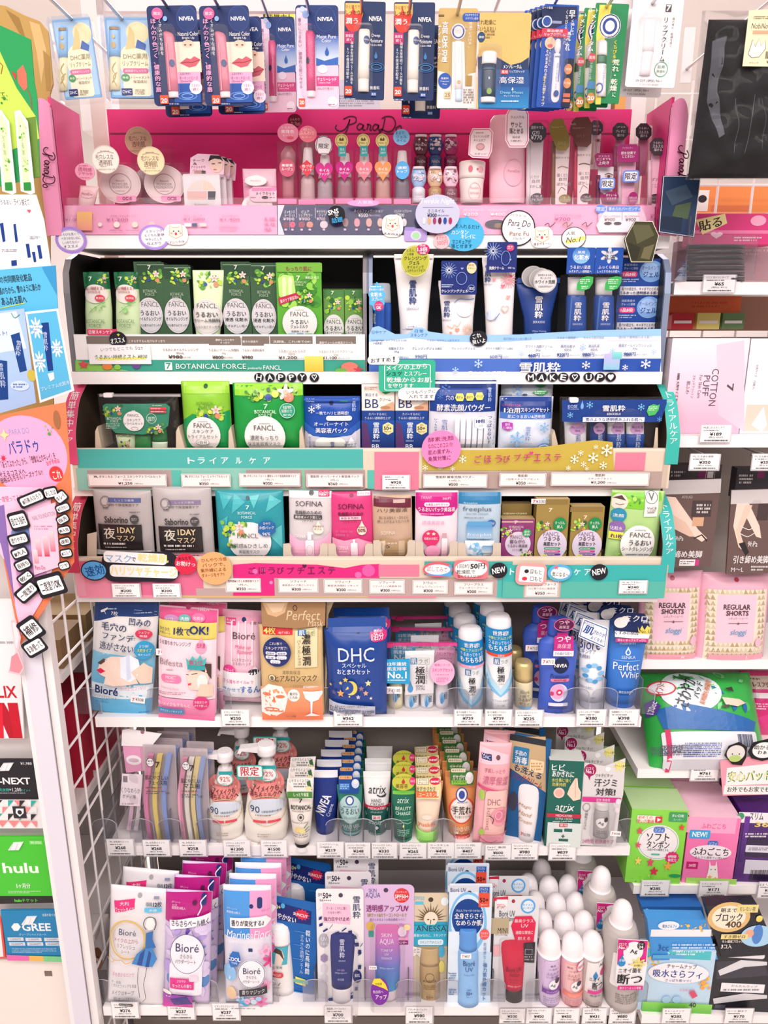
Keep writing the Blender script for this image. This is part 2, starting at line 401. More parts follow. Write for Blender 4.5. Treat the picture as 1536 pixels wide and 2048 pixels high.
# direct structure helper: world-space boxes as one mesh
def wbox(name,boxes,c,m='enamel',label=None,cat=None,group=None,kind=None,parent=None):
 it=It.__new__(It);it.M=Matrix.Identity(4);it.push=0;it.name,it.label,it.cat,it.group,it.kind,it.parts,it.root=name,label,cat,group,kind,[],None
 ALL.append(it);p=Part(it,name,m);wadd(p,boxes,c);return it
def wadd(p,boxes,c):
 for x0,x1,y0,y1,z0,z1 in boxes:
  P=[(x0,y0,z0),(x1,y0,z0),(x1,y0,z1),(x0,y0,z1),(x0,y1,z0),(x1,y1,z0),(x1,y1,z1),(x0,y1,z1)]
  p.mesh(P,[(0,1,2,3),(5,4,7,6),(4,0,3,7),(1,5,6,2),(3,2,6,7),(4,5,1,0)],C(c))
def bars(p,segs,r,c,n=6):
 """round bars between 3-D points (in the thing's frame)"""
 for a,b in segs:
  a,b=Vector(a),Vector(b);d=(b-a).normalized();e=d.cross(Vector((0,0,1))if abs(d.z)<.9 else Vector((1,0,0))).normalized();g=d.cross(e)
  R=[e*math.cos(2*math.pi*i/n)*r+g*math.sin(2*math.pi*i/n)*r for i in range(n)]
  P=[tuple(a+q)for q in R]+[tuple(b+q)for q in R]
  p.mesh(P,[(i,n+i,n+(i+1)%n,(i+1)%n)for i in range(n)]+[tuple(range(n)),tuple(range(2*n-1,n-1,-1))],C(c),False)
# -- the setting
SHW=.90;X0,X1=-.476,.424
def front(y,wpx):
 Zc=FPX*SHW/wpx;p=ORG+ray(768,y)*Zc;return p.y,p.z
SH={k:front(*a)for k,a in dict(A=(472,1210),B=(744,1179),T=(978,1182),U=(1192,1172),C=(1432,1090),D=(1690,1042),E=(2010,1060)).items()}
def zr(y,xl):Zc=FPX*(X1+.012)/(xl-CX);p=ORG+ray(768,y)*Zc;return p.y,p.z
SR={k:zr(*a)for k,a in dict(F=(566,1345),G=(872,1341),H=(1318,1279),I=(1536,1272),J=(1768,1264),K=(2027,1280)).items()}
def shelf(name,D,z,x0,x1,th,back,label,lip=.0):
 it=wbox(name,[(x0,x1,D,back,z-th,z)],'f6f0f0',label=label,cat='shelf',group=None)
 p=Part(it,'price_rail','enamel');wadd(p,[(x0,x1,D-.004,D-.0002,z-th-.001,z+.0005)],'faf4f4');return it
wbox('floor',[(-4,4,-3,6,-.06,0)],'e6dcd6',kind='structure')
wbox('ceiling',[(-4,4,-3,6,2.72,2.8)],'f8f2f0',kind='structure')
wbox('wall_back',[(-4,4,5.4,5.5,0,2.72)],'f4ecea',kind='structure')
def lampstrip(x,y,lab):
 it=wbox('ceiling_lamp',[(x-1.8,x+1.8,y-.12,y+.12,2.66,2.715)],'f8f6f4',label=lab,cat='lamp',group='ceiling lamps');return it
lampstrip(0,3.0,'long white ceiling lamp over the next aisle beyond the shelves')
it=wbox('ceiling_downlight',[(.58,.60,3.3,3.32,2.70,2.72)],'b8b0b0',label='round grey downlight ring in the white ceiling beyond the hooks',cat='lamp')
p=it.parts[0];p.v,p.f,p.c,p.sm=[],[],[],[]
for k in range(24):
 a,b=2*math.pi*k/24,2*math.pi*(k+1)/24;f=lambda t,r,z:(.66+r*math.cos(t),3.28+r*math.sin(t),z)
 p.face([f(b,.10,2.700),f(a,.10,2.700),f(a,.075,2.704),f(b,.075,2.704)],C('a8a0a0'));p.face([f(a,.10,2.700),f(b,.10,2.700),f(b,.10,2.7201),f(a,.10,2.7201)],C('b8b0b0'))
p=Part(it,'diffuser','plastic');p.face([(.66+.075*math.cos(-2*math.pi*k/24),3.28+.075*math.sin(-2*math.pi*k/24),2.706)for k in range(24)],C('e8e4e2'))
# gondola frame: base, back panel, uprights
it=wbox('shelf_unit',[(X0,X1,1.08,1.3,0,.12)],'6e645e',label='white metal shelf unit frame with grey back panel behind the cosmetics',cat='shelving')  # plinth colour darkened to carry the shade of the gap under the bottom shelf
p=Part(it,'back_panel','enamel');wadd(p,[(X0,X1,1.285,1.3,.1201,SH['A'][1]-.02)],'9c928c')
for x in(X0+.012,X1-.012):p=Part(it,'upright','enamel');wadd(p,[(x-.012,x+.012,1.305,1.335,0,SH['A'][1]+.42)],'e2dad8')
it=wbox('shelf_unit',[(X1+.014,X1+1.0,1.08,1.3,0,.12)],'6e645e',label='white metal shelf unit frame on the right holding cotton, stockings and pads',cat='shelving')  # same dark plinth colour, shade of the gap put into it
p=Part(it,'back_panel','enamel');wadd(p,[(X1+.014,X1+1.0,1.285,1.3,.1201,SR['G'][1]-.02)],'a89e98')
names=dict(A='top white shelf carrying the pink make-up display',B='white shelf carrying the black skin care display boxes',T='white shelf hidden behind the upper beige sample tray',U='white shelf under the lower beige sample tray',C='white shelf of face wipes, bottles and tubes below the sample trays',D='white shelf of hand creams and razors, second from bottom',E='bottom white shelf of body wipes, sunscreens and spray cans')
for k in 'ABTUCDE':
 D,z=SH[k]
 if k in 'TU':shelf('shelf',D+.012,z,X0,X1,.012,1.284,names[k])
 else:shelf('shelf',D,z,X0,X1,.017,1.284,names[k])
rn=dict(F='right-hand white shelf carrying black masks in a clear tray',G='right-hand white shelf carrying the cotton puff boxes',H='right-hand white shelf carrying the pink underwear packs',I='right-hand white shelf carrying the green pad pack',J='right-hand white shelf carrying the tampon and napkin packs',K='lowest right-hand white shelf carrying blue and black pad packs')
for k in 'FGHIJK':
 D,z=SR[k];shelf('shelf',D,z,X1+.014,X1+.9,.016,1.284,rn[k])
# top crossbar and hooks hold the lip care; light grey see-through back beyond
TOPZ=SH['A'][1]
it=wbox('hook_bar',[(X0,X1,1.338,1.35,TOPZ+.36,TOPZ+.385)],'e8e0e0',label='white crossbar that carries the lip care hooks above the display',cat='rail')
# -- lip care hanging from wire hooks
def hook(hx,hy,D,what,back=1.338):
 X,Y=px(hx,hy);p=at_depth(X,Y,D);it=It('wire_hook',f'silver wire hook holding the {what}','hook','wire hooks for the lip care',(hx,hy),D)
 q=Part(it,'rod','metal');R=.0022;fr=.13
 bars(q,[((0,back-D,.0),(0,-fr,.0)),((0,-fr,0),(0,-fr-.012,.012))],R,'c8c4c8',8)
 q=Part(it,'back_plate','enamel');wadd(q,[(-.008,.008,back-D-.004,back-D,-.02,.06)],'e4dede')
 return it
def stick(it,cx,y0,y1,wd,c,cap=None,capy=None,m='plastic',name='lip_stick',d=.8):
 p=it.P(name,m);h=(y1-y0)*.02
 p.rev([(cx,y1,wd*.96,d),(cx,y0+h,wd,d),(cx,y0,wd*.9,d)],c,20);p.surf0=p.surf
 if cap:q=it.P('cap',m);q.rev([(cx,capy,wd*1.03,d),(cx,y0+h,wd*1.02,d),(cx,y0-h*.4,wd*.93,d)],cap,20)
 return p
def blister(it,cx,cy,wd,h,th=.016,r=14):
 p=it.P('blister','clear');p.rect(cx,cy,wd,h,th,'f4f0f4',r);return p
VW(1)
def dhc(cx,cy,bx,by,D,roll,w,lab):
 it=N('lip_balm_pack',lab,'lip balm','storybook lip balm packs on hooks',bx,by,D,roll=roll)
 k=w/230.;p=it.P('backing_card').rect(cx,cy,w,470,.0012,'7fb2e6',8)
 p.art(f'''R {cx} {cy} {w*.94} 440 a9cdf0 6;E {cx+30*k} {cy-150} {w*.5} 130 f0e2b4;E {cx+15*k} {cy+20} {w*.66} 210 f6eecb;R {cx+30*k} {cy+150} {w*.6} 150 f3ead0 20
P 3c62b0 {cx+30*k},{cy-110} {cx+75*k},{cy-80} {cx+70*k},{cy-45} {cx+20*k},{cy-60};P e8c98a {cx-10*k},{cy-190} {cx+12*k},{cy-150} {cx+20*k},{cy-60} {cx-30*k},{cy-50} {cx-20*k},{cy-120}
T {cx+20*k} {cy-10} {w*.52} 34 8a7844 DHC薬用;T {cx+20*k} {cy+32} {w*.55} 30 8a7844 リップクリーム;R {cx+22*k} {cy+76} {w*.55} 30 d86a9c 10;T {cx+22*k} {cy+76} {w*.45} 14 w 高保湿でしっとり
E {cx-28*k} {cy+116} {44*k} 44 4c9a58;T {cx-28*k} {cy+116} {30*k} 14 w 無香;T {cx+45*k} {cy+115} {w*.4} 18 776644 トリートメント;T {cx+45*k} {cy+140} {w*.3} 18 776644 保湿成分;R {cx-20*k} {cy+200} {54*k} 40 1c2c70;T {cx-20*k} {cy+200} {44*k} 18 w DHC;M {cx+45*k} {cy+200} {50*k} 34 998866 3''')
 s=it.P('lip_stick','plastic');sx=cx-w*.32;s.rev([(sx-8,cy+190,w*.24,.7),(sx-10,cy-5,w*.25,.7)],'f2e6c0',18);s.art(f'Ls b8a060 5 {sx-20},{cy+150} {sx},{cy+110} {sx-20},{cy+70} {sx},{cy+30};Ls b8a060 4 {sx+6},{cy+170} {sx-14},{cy+120} {sx+8},{cy+90}')
 s=it.P('cap','plastic');s.rev([(sx-10,cy-5,w*.265,.7),(sx-12,cy-180,w*.265,.7),(sx-12,cy-188,w*.22,.7)],'8cbcec',18);s.art(f'E {sx-12} {cy-70} 26 40 c0a060;R {sx-12} {cy-170} {w*.2} 16 9a7a4a;E {sx-12} {cy-120} 18 24 c8b070')
 b=it.P('blister','clear');b.rect(cx+8,cy+20,w*1.12,500,.015,'f2f0f4',20)
 return it
hook(405,96,1.09,'first storybook lip balm pack');dhc(458,350,495,590,1.10,4.2,222,'blue and cream storybook lip balm pack, leftmost on the hooks')
hook(705,96,1.09,'second storybook lip balm pack');a=dhc(778,345,790,580,1.10,0,270,'blue and cream storybook lip balm pack beside the lip photo cards')
copy_of(a,(-.008,.02,.004),'blue and cream storybook lip balm pack tucked behind the second one',2)
def natural(cx,cy,bx,by,D,roll,lab):
 it=N('lip_balm_card',lab,'lip balm','orchid rose lip colour cards',bx,by,D,roll=roll)
 p=it.P('backing_card').rect(cx,cy,290,590,.0012,'14285e',26)
 x,y=cx-1035,cy-335
 p.art(f'''E {1105+x} {112+y} 120 150 1a3470;O {1105+x} {112+y} 120 150 3d5aa0 2;Tb {1103+x} {112+y} 88 24 w NIVEA;T {1112+x} {202+y} 120 24 w Natural Color;T {1114+x} {228+y} 72 17 w Bright Up
R {1112+x} {340+y} 152 180 f6d9c8;E {1112+x} {262+y} 70 46 efc4ac;E {1096+x} {268+y} 14 9 7c4034;E {1128+x} {268+y} 14 9 7c4034;P c85a68 {1065+x},{376+y} {1105+x},{345+y} {1128+x},{352+y} {1150+x},{335+y} {1186+x},{355+y} {1160+x},{392+y} {1120+x},{402+y};Ls 8c2c40 4 {1068+x},{376+y} {1110+x},{370+y} {1135+x},{372+y} {1184+x},{356+y}
R {1110+x} {462+y} 155 66 e2a4c8;T {1100+x} {438+y} 66 15 6a2a50 上品な色合い;T {1118+x} {464+y} 108 20 a0206a オーキッドローズ;T {1112+x} {483+y} 80 12 a0206a Orchid Rose;R {1110+x} {552+y} 156 112 2450a0;O {1110+x} {570+y} 110 44 6a94d8 4;O {1110+x} {570+y} 66 26 8ab0e8 4;E {1160+x} {520+y} 74 80 f4dcea;T {1160+x} {508+y} 50 18 a0206a うるおい;T {1160+x} {532+y} 34 18 a0206a 続く
E {932+x} {85+y} 66 70 e0609c;T {932+x} {85+y} 44 20 w 限定;E {978+x} {115+y} 26 30 8ab4e8;Vb {925+x} {335+y} 32 430 f0a8cc ほんのり色づく、健康的な唇;V {955+x} {225+y} 20 210 w くすみがちな唇を;R {975+x} {592+y} 50 52 e8502c 6;Tb {975+x} {598+y} 38 28 w 20;M {1045+x} {618+y} 80 10 c8d0e8 1''')
 s=it.P('lip_stick','plastic');s.rev([(1030+x,580+y,66,.6),(1028+x,545+y,68,.6)],'f0dcdc',20)
 s=it.P('cap','plastic');s.rev([(1028+x,545+y,70,.6),(1000+x,225+y,66,.6),(992+x,200+y,60,.5),(980+x,186+y,30,.3)],'d8788e',20);s.art(f'E {1022+x} {380+y} 32 44 1c3472;R {1000+x} {400+y} 7 280 eaa0b0')
 blister(it,1012+x,385+y,110,430,.014,30);return it
hook(990,40,1.08,'orchid rose lip colour card next to the storybook packs')
a=natural(1035,335,1070,628,1.08,.8,'navy lip colour card with photo of lips, orchid rose, left of its twin');copy_of(a,(.006,.03,-.006),'navy lip colour card showing only its edge behind the left lips card',-2)
hook(1292,40,1.08,'orchid rose lip colour card next to the cherry red cards')
a=natural(1340,335,1362,628,1.08,.8,'navy lip colour card with photo of lips, orchid rose, right of its twin');copy_of(a,(.012,.025,-.004),'navy lip colour card peeking out behind the right lips card',-1)
VW(2)
def moist(cx,cy,w,h,bx,by,D,roll,lab):
 it=N('lip_balm_card',lab,'lip balm','cherry red lip colour cards',bx,by,D,roll=roll);q=w/250.;k=h/600.
 p=it.P('backing_card').rect(cx,cy,w,h,.0012,'16306c',22);X=lambda a:cx+(a-400)*q;Y=lambda a:cy+(a-340)*k
 p.art(f'''G {cx} {Y(300)} {w} {170*k} 2f5cae dce8f6;R {cx} {Y(510)} {w} {262*k} f0c4d8 20;R {X(312)} {Y(330)} {66*q} {550*k} eccbe0 14;O {X(446)} {Y(117)} {118*q} {146*k} 3d62ac 2;Tb {X(446)} {Y(117)} {92*q} {24*k} w NIVEA;T {X(452)} {Y(220)} {114*q} {22*k} w Moist Pure;T {X(452)} {Y(244)} {56*q} {20*k} w Color;D {X(455)} {Y(305)} {30*q} {56*k} 2458a8;P 2f62b4 {X(392)},{Y(345)} {X(440)},{Y(362)} {X(522)},{Y(340)} {X(522)},{Y(385)} {X(392)},{Y(390)}
E {X(430)} {Y(410)} {60*q} {50*k} f2dcee;E {X(490)} {Y(600)} {60*q} {60*k} f8e2ee;E {X(310)} {Y(60)} {30*q} {34*k} b8c8e8;E {X(330)} {Y(90)} {40*q} {44*k} 8aa4d8;R {X(460)} {Y(480)} {134*q} {56*k} d83c84;Tb {X(455)} {Y(471)} {112*q} {22*k} w チェリーレッド;T {X(440)} {Y(492)} {70*q} {12*k} w Cherry Red;T {X(448)} {Y(524)} {94*q} {17*k} 6a2048 ほんのり色づく;V {X(298)} {Y(320)} {20*q} {410*k} 7a2a58 豊かにうるおい、健康的な唇にみせる;R {X(308)} {Y(606)} {36*q} {46*k} e05030;Tb {X(308)} {Y(606)} {28*q} {24*k} w 20;M {X(490)} {Y(618)} {50*q} {10*k} 90406a 1''')
 s=it.P('lip_stick','plastic');s.rev([(X(362),Y(575),52*q,.7),(X(362),Y(538),54*q,.7)],'f4e0e6',18)
 s=it.P('cap','plastic');s.rev([(X(362),Y(538),56*q,.7),(X(356),Y(205),58*q,.7),(X(350),Y(185),44*q,.5)],'d23a78',18);s.art(f'E {X(343)} {Y(363)} {22*q} {38*k} 2c1c44')
 blister(it,X(350),Y(380),90*q,420*k,.016,26);return it
hook(100,78,1.15,'cherry red lip card further back');moist(168,385,208,560,165,663,1.16,.5,'navy and pink cherry red lip card further back, partly covered')
hook(350,70,1.08,'front cherry red lip card');moist(400,340,250,605,405,645,1.08,-.2,'navy and pink cherry red lip card in front of the other')
def deep(cx,cy,bx,by,D,roll,lab):
 it=N('lip_balm_card',lab,'lip balm','deep moisture lip balm cards',bx,by,D,roll=roll);x,y=cx-675,cy-305
 p=it.P('backing_card').rect(cx,cy,240,580,.0012,'122a58',12)
 p.art(f'''P e8b45c {562+x},{20+y} {668+x},{20+y} {668+x},{80+y} {640+x},{170+y} {600+x},{180+y} {560+x},{140+y};D {608+x} {118+y} 112 150 d83a2c/0;P d83a2c {560+x},{90+y} {662+x},{80+y} {655+x},{140+y} {600+x},{180+y} {560+x},{150+y};T {606+x} {42+y} 84 20 7a3010 ひと塗りで;Tb {606+x} {76+y} 84 26 5a1010 しっかり;Tb {600+x} {126+y} 70 36 w 潤う
Tb {740+x} {114+y} 78 28 w NIVEA;R {586+x} {225+y} 56 70 b8286c;T {586+x} {214+y} 44 18 w 高保湿;T {584+x} {238+y} 32 18 w 続く;T {742+x} {215+y} 50 22 w Deep;T {742+x} {244+y} 78 22 w Moisture;T {742+x} {270+y} 68 13 w うるおい持続;V {600+x} {375+y} 17 250 w 高保水型持続ヴェールが唇を;V {576+x} {388+y} 17 200 w 5つの保湿成分配合。
O {745+x} {400+y} 90 50 2c68a0 4;O {745+x} {400+y} 60 30 3a80b8 4;D {742+x} {330+y} 22 44 3a7ab8;T {735+x} {523+y} 56 22 w 無香料;R {728+x} {560+y} 34 24 2450a0;T {728+x} {560+y} 24 14 w 薬用;R {580+x} {540+y} 44 56 e0482c 6;Tb {580+x} {543+y} 34 26 w 20;M {590+x} {588+y} 70 10 c0c8e0 1''')
 s=it.P('lip_stick','plastic');s.rev([(668+x,545+y,66,.7),(668+x,470+y,68,.7)],'efe6dc',18);s=it.P('cap','plastic');s.rev([(668+x,470+y,70,.7),(674+x,190+y,70,.7),(674+x,176+y,60,.6)],'f4ece0',18);s.art(f'E {688+x} {243+y} 36 48 1c3878;T {688+x} {243+y} 30 9 w NIVEA')
 blister(it,670+x,365+y,110,400,.016,30);return it
hook(664,70,1.08,'deep moisture card next to the cherry red cards');deep(677,305,668,598,1.08,-1.2,'dark navy deep moisture lip balm card next to the cherry red cards')
hook(943,70,1.08,'deep moisture card next to the gold pack');a=deep(968,310,972,602,1.08,-.3,'dark navy deep moisture lip balm card next to the gold pack');copy_of(a,(.012,.04,-.012),'dark navy deep moisture card half hidden behind the one next to the gold pack',3)
it=N('lip_balm_card','gold and white lip balm card with long white stick','lip balm',None,1215,648,1.09,roll=-.5)
hook(1225,85,1.09,'gold lip balm card')
p=it.P('backing_card').rect(1222,350,228,590,.0012,'c8a868',14)
p.art('''P f4eeea 1110,420 1150,430 1180,470 1200,640 1105,640;P f4eeea 1336,430 1290,440 1262,480 1240,640 1334,640;P f6f0ec 1195,250 1265,250 1275,640 1190,640;R 1130 95 34 12 7a5a2a;R 1310 105 110 50 2c58b4 20;T 1308 92 76 14 w マルチセラミド;T 1310 112 76 14 w スクワラン配合;E 1230 190 86 96 f4ecec;E 1230 190 72 82 2c4c98;E 1230 190 56 64 f4ecec;Vb 1150 250 34 240 w 高保湿;Vb 1118 250 18 200 w ナイトケア;V 1300 210 22 150 w 体温でとろける、;E 1150 480 78 92 2458b0;T 1150 466 44 13 w 無香料;T 1150 484 50 9 w Fragrance;T 1150 500 24 9 w Free;R 1290 480 40 60 b08c4a;M 1290 570 60 90 8a7a70 6;R 1165 565 40 40 d8c8a0;T 1165 565 30 20 8a6a30 25''')
s=it.P('lip_stick','plastic');s.rev([(1232,600,48,.7),(1232,530,50,.7)],'cfe0f4',18);s=it.P('cap','plastic');s.rev([(1232,530,52,.7),(1230,260,52,.7),(1230,245,40,.6)],'f8f4f0',18);s.art('E 1232 490 20 20 c0a060;R 1232 330 6 100 e0d8d0')
blister(it,1225,400,96,440,.016,26)
it.parts.append(it.parts.pop())
VW(3)
it=N('lip_balm_card','gold and blue high moisture lip stick card with curved blue wave','lip balm',None,18,630,1.08,roll=-.4)
hook(0,-15,1.08,'gold and blue lip stick card')
p=it.P('backing_card').rect(20,355,292,550,.0012,'d8b66a',12)
p.art('''P 1a4c8c -126,330 -60,310 0,340 60,375 120,360 164,330 164,620 100,630 -126,625;G 20 560 288 120 1a5a9c 2484bc;P 12305c -126,330 -60,310 0,340 60,375 120,360 164,330 164,400 -126,400;T -80 130 110 30 5a4420 荒れ乾燥に;T -80 168 110 28 5a4420 深いうるおい;E -108 215 44 60 1c4470;T -108 215 30 14 w 濃密;M -60 200 60 50 8a7444 3;Tb 70 385 104 22 w メンソレータム;R 25 415 44 26 d03038;T 25 415 34 18 w 薬用;T 96 413 84 16 w リップスティック;T 65 462 140 38 w 高保湿;D 70 512 12 20 w;T 65 535 130 20 9cd0e8 Deep Moist;T 65 553 90 11 w ディープモイスト;M 70 583 130 16 c0dcec 1''')
s=it.P('lip_stick','plastic');s.rev([(-70,590,86,.6),(-70,560,88,.6)],'f0e8e8',18);s.rev([(-68,560,84,.6),(-64,370,84,.6)],'14324e',18);s.art('E -66 530 30 36 7aa040;E -66 455 8 14 d0e0f0;R -70 400 76 10 244a70')
s=it.P('cap','plastic');s.rev([(-64,370,88,.6),(-60,308,88,.6),(-60,296,70,.5)],'f4eeee',18)
blister(it,-66,440,120,330,.018,30)
hook(320,8,1.08,'blue medicated lip cream cards')
it=N('lip_balm_card','front blue medicated lip cream card with small white tube','lip balm','blue medicated lip cream cards',312,620,1.08,roll=-2.2)
p=it.P('backing_card').rect(328,328,196,590,.0012,'1c4ea8',8)
p.art('''P 10204c 240,40 440,40 440,110 300,170 238,170;E 268 125 58 66 c8d4ec;E 268 125 44 52 2c4c98;R 325 130 54 16 8a94b8;Vb 412 85 36 46 w 早;Vb 412 160 22 90 w く治したい;V 376 160 16 200 w くちびるの荒れ;Vb 388 240 26 110 w 荒れ;R 312 192 150 50 d8304c;T 312 180 90 16 w 唇治療用;Tb 312 202 120 18 w リップクリーム;E 285 250 60 70 f0c8a8;E 285 266 32 22 d86a6a;Vb 256 450 18 320 w そのままぬれるドーム型チューブ;V 284 330 14 100 w くちびるに;R 385 480 50 280 101c38 10;E 388 400 44 60 d88a50;E 382 480 44 60 d88a50;T 388 400 30 14 w 有効;T 382 480 34 14 w 8.5g;R 378 550 40 22 d86a50;R 376 580 40 18 e0785a;T 270 50 60 14 w ロート製薬;V 246 520 15 160 f0d840 型チューブ''')
s=it.P('tube','plastic');s.rev([(312,600,62,.12),(318,520,54,.5),(326,310,38,.9)],'f2f0f4',18);s.art('V 320 440 13 150 2c4ca0 メディカルリップ;E 318 540 30 36 2c4c98;R 328 330 34 4 2c4ca0;R 336 400 5 150 5a7ac0');s=it.P('cap','plastic');s.rev([(327,308,22,1),(328,280,40,1),(332,235,34,1),(333,226,22,1)],'fbf6f6',18)
blister(it,322,410,96,390,.014,20)
row(it,5,.008,'blue medicated lip cream card',dx=-.005,dz=.001)
hook(610,40,1.08,'green medicated lip stick cards')
it=N('lip_balm_card','front green and yellow medicated lip stick card','lip balm','green medicated lip stick cards',615,600,1.08,roll=-2)
p=it.P('backing_card').rect(615,312,188,570,.0012,'18804a',8)
p.art('''P e4d45c 570,30 640,30 600,210 575,600 545,600 550,200;E 628 152 124 140 f4ecf0;O 628 152 112 128 1c2c6c 6;E 628 152 84 96 2c4490;E 628 152 54 64 f0e8ec;Tb 535 62 50 22 w ロート;Vb 526 190 30 210 w メンソレータム;E 525 332 44 52 d03040;T 525 332 34 20 w 薬用;V 516 410 20 100 w リップスティック;R 520 490 44 44 2c7cb0 6;E 518 565 46 64 d08a40;Tb 518 565 38 26 w 20;Vb 655 300 22 130 f0e040 くちびるの;Vb 655 435 38 180 f4f4e0 荒れ・乾燥;V 650 545 18 26 w に''')
s=it.P('lip_stick','plastic');s.rev([(578,555,56,.7),(580,370,60,.7)],'f2eef0',18);s.art('E 562 510 44 60 3450a0;E 562 510 28 40 f0ecf0;V 590 440 22 120 8890a0 QUICK RELIEF');s.rev([(580,370,61,.7),(582,320,61,.7)],'1c6a44',18);s=it.P('cap','plastic');s.rev([(582,320,62,.7),(584,245,62,.7),(584,234,50,.6)],'f8f4f4',18)
blister(it,582,400,84,340,.016,22)
row(it,3,.010,'green and yellow medicated lip stick card',dx=-.012,dz=-.002)
hook(872,20,1.08,'white private label lip cream card')
it=N('lip_balm_card','white private label lip cream card with white stick, next to the glove bag','lip balm','white lip cream cards',865,500,1.08,roll=-1.5)
p=it.P('backing_card').rect(882,250,286,510,.0014,'f4eef0',14)
p.art('''E 880 30 30 20 d0c8cc;R 964 50 34 44 4a4448 2;Tb 964 50 26 34 w 7;V 984 190 15 170 6a5a60 唇の荒れ・乾燥を防ぐ;Vb 938 230 30 250 3a3438 リップクリーム;O 920 400 74 84 3c9a6c 4;T 920 386 40 20 2c8a5c 薬用;T 920 412 50 18 2c8a5c 無香料;T 850 468 150 18 4a4448 UV CUT | SPF20 | PA++;T 850 488 110 12 6a6468 すっぴんうるおい成分配合''')
s=it.P('lip_stick','plastic');s.rev([(826,435,66,.7),(845,300,68,.7)],'f0e8ee',18);s=it.P('cap','plastic');s.rev([(845,300,70,.7),(858,130,72,.7),(858,116,60,.6)],'f8f2f6',18)
blister(it,842,280,130,350,.016,20)
copy_of(it,(-.01,.02,-.006),'white private label lip cream card just behind the front white one',1)
# -- pink make-up display on the top shelf
DA,ZA=SH['A'];VW(0)
ZT=at_depth(768,409,1.18).z
ztop=at_depth(90,197,1.142).z;zbk=at_depth(178,228,1.25).z
it=wbox('makeup_display',[(-.47,.405,1.177,1.252,ZA,ZT)],'f06aa8','card','pink cardboard make-up display with curved side wings and script logo on its back card','display stand')
def wing(xi,xo,lab):
 p=Part(it,'side_wing','card');a,b=C('e23c86'),C('f79ac4');z0=ZA
 s=1 if xo>xi else-1
 P=[(xi,1.252,z0),(xi,1.150,z0),(xi,1.150,ztop+.004),(xi,1.16,ztop+.004),(xi,1.252,zbk)]
 Q=[(x+s*.004,y,z)for x,y,z in P];n=len(P)
 p.mesh(P+Q,[tuple(range(n)),tuple(range(2*n-1,n-1,-1))]+[(i,(i+1)%n,n+(i+1)%n,n+i)for i in range(n)],a)
 N_=8;prof=[(xi+(xo-xi)*k/N_,1.1425-.004*math.sin(math.pi*k/N_)+(.010*(k/N_)**3))for k in range(N_+1)]
 F_=[(x,y,z0)for x,y in prof]+[(x,y,ztop-.012*abs(k/N_-.35)**2*4)for k,(x,y)in enumerate(prof)]
 q=Part(it,'wing_edge','card',label='pale pink curved edge strip with script lettering');q.mesh(F_,[(k,k+1,N_+2+k,N_+1+k)for k in range(N_)],b,True)
 q.mesh([(x,y+.004,z)for x,y,z in F_],[(k,N_+1+k,N_+2+k,k+1)for k in range(N_)],b,True)
 q.mesh([(xi,1.1425,z0),(xi,1.152,z0),(xi,1.152,ztop-.01),(xi,1.1425,ztop-.01)],[(0,1,2,3)],b)
wing(-.475,-.503,1);wing(.410,.437,2)
# the logo as pen strokes in a box 0..100 x 0..30
LOGO=[[(2,14),(0,8),(6,3),(14,6),(20,16),(22,24),(18,6),(15,0)],[(12,24),(22,29),(31,27),(31,19),(24,15),(18,14)],[(42,14),(37,16),(33,10),(36,5),(41,9),(43,14),(42,6),(46,5)],[(48,5),(50,13),(49,15),(54,13),(53,5),(56,5)],[(66,13),(61,15),(57,9),(60,4),(65,9),(66,14),(66,6),(69,4)],[(76,26),(74,14),(71,4),(67,1),(70,6),(80,2),(88,5),(92,16),(88,27),(78,29),(71,25)],[(98,12),(93,8),(95,2),(100,4),(101,10),(98,13)]]
def logo(p,x0,y0,wd,h,c,t,vert=False):
 for st in LOGO:
  P=[(x0+a/100*wd,y0+h-b/30*h)for a,b in st]if not vert else[(x0+h*(b/30),y0+a/100*wd)for a,b in st]
  p.art(f'Ls {c} {t} '+' '.join(f'{a},{b}' for a,b in P))
class Plane:
 def __init__(s,D):s.D=D
 def local(s,X,Y):q=at_depth(X,Y,s.D);return q.x,q.z
def onplane(it,name,D,m='card',label=None):
 p=Part(it,name,m,label);p.it=Plane(D)
 p.up=lambda u,v,p=p,D=D:(u,D-.0006-.00012*p.layer,v);return p
b=Part(it,'back_card','card',label='magenta back card with slot line and script logo')
u0,v0,u1,v1=at_depth(221,0,1.255).x,ZA,at_depth(1257,300,1.255).x,at_depth(768,219,1.255).z
u0=at_depth(221,300,1.255).x;wadd(b,[(u0,u1,1.2535,1.257,v0,v1)],'ea2f7d');zs=at_depth(768,268,1.255).z;wadd(b,[(u0+.002,u1,1.2530,1.2536,zs-.0012,zs+.0012)],'8c1848')
b.it=Plane(1.2535);b.up=lambda u,v:(u,1.2528-.0001*b.layer,v);VW(2);logo(b,505,685,385,100,'4a1028',7)
for nm,x0,y0 in(('left',255,870),):
 q=[p for p in it.parts if p.name=='wing_edge'][0];q.it=Plane(1.1385);q.up=lambda u,v:(u,1.1372-.0001*q.layer,v);VW(1);logo(q,252,872,235,78,'4a1028',6,True)
q2=[p for p in it.parts if p.name=='wing_edge'][1];q2.it=Plane(1.1385);q2.up=lambda u,v:(u,1.1372-.0001*q2.layer,v);VW(3);logo(q2,1015,835,230,66,'4a1028',6,True)
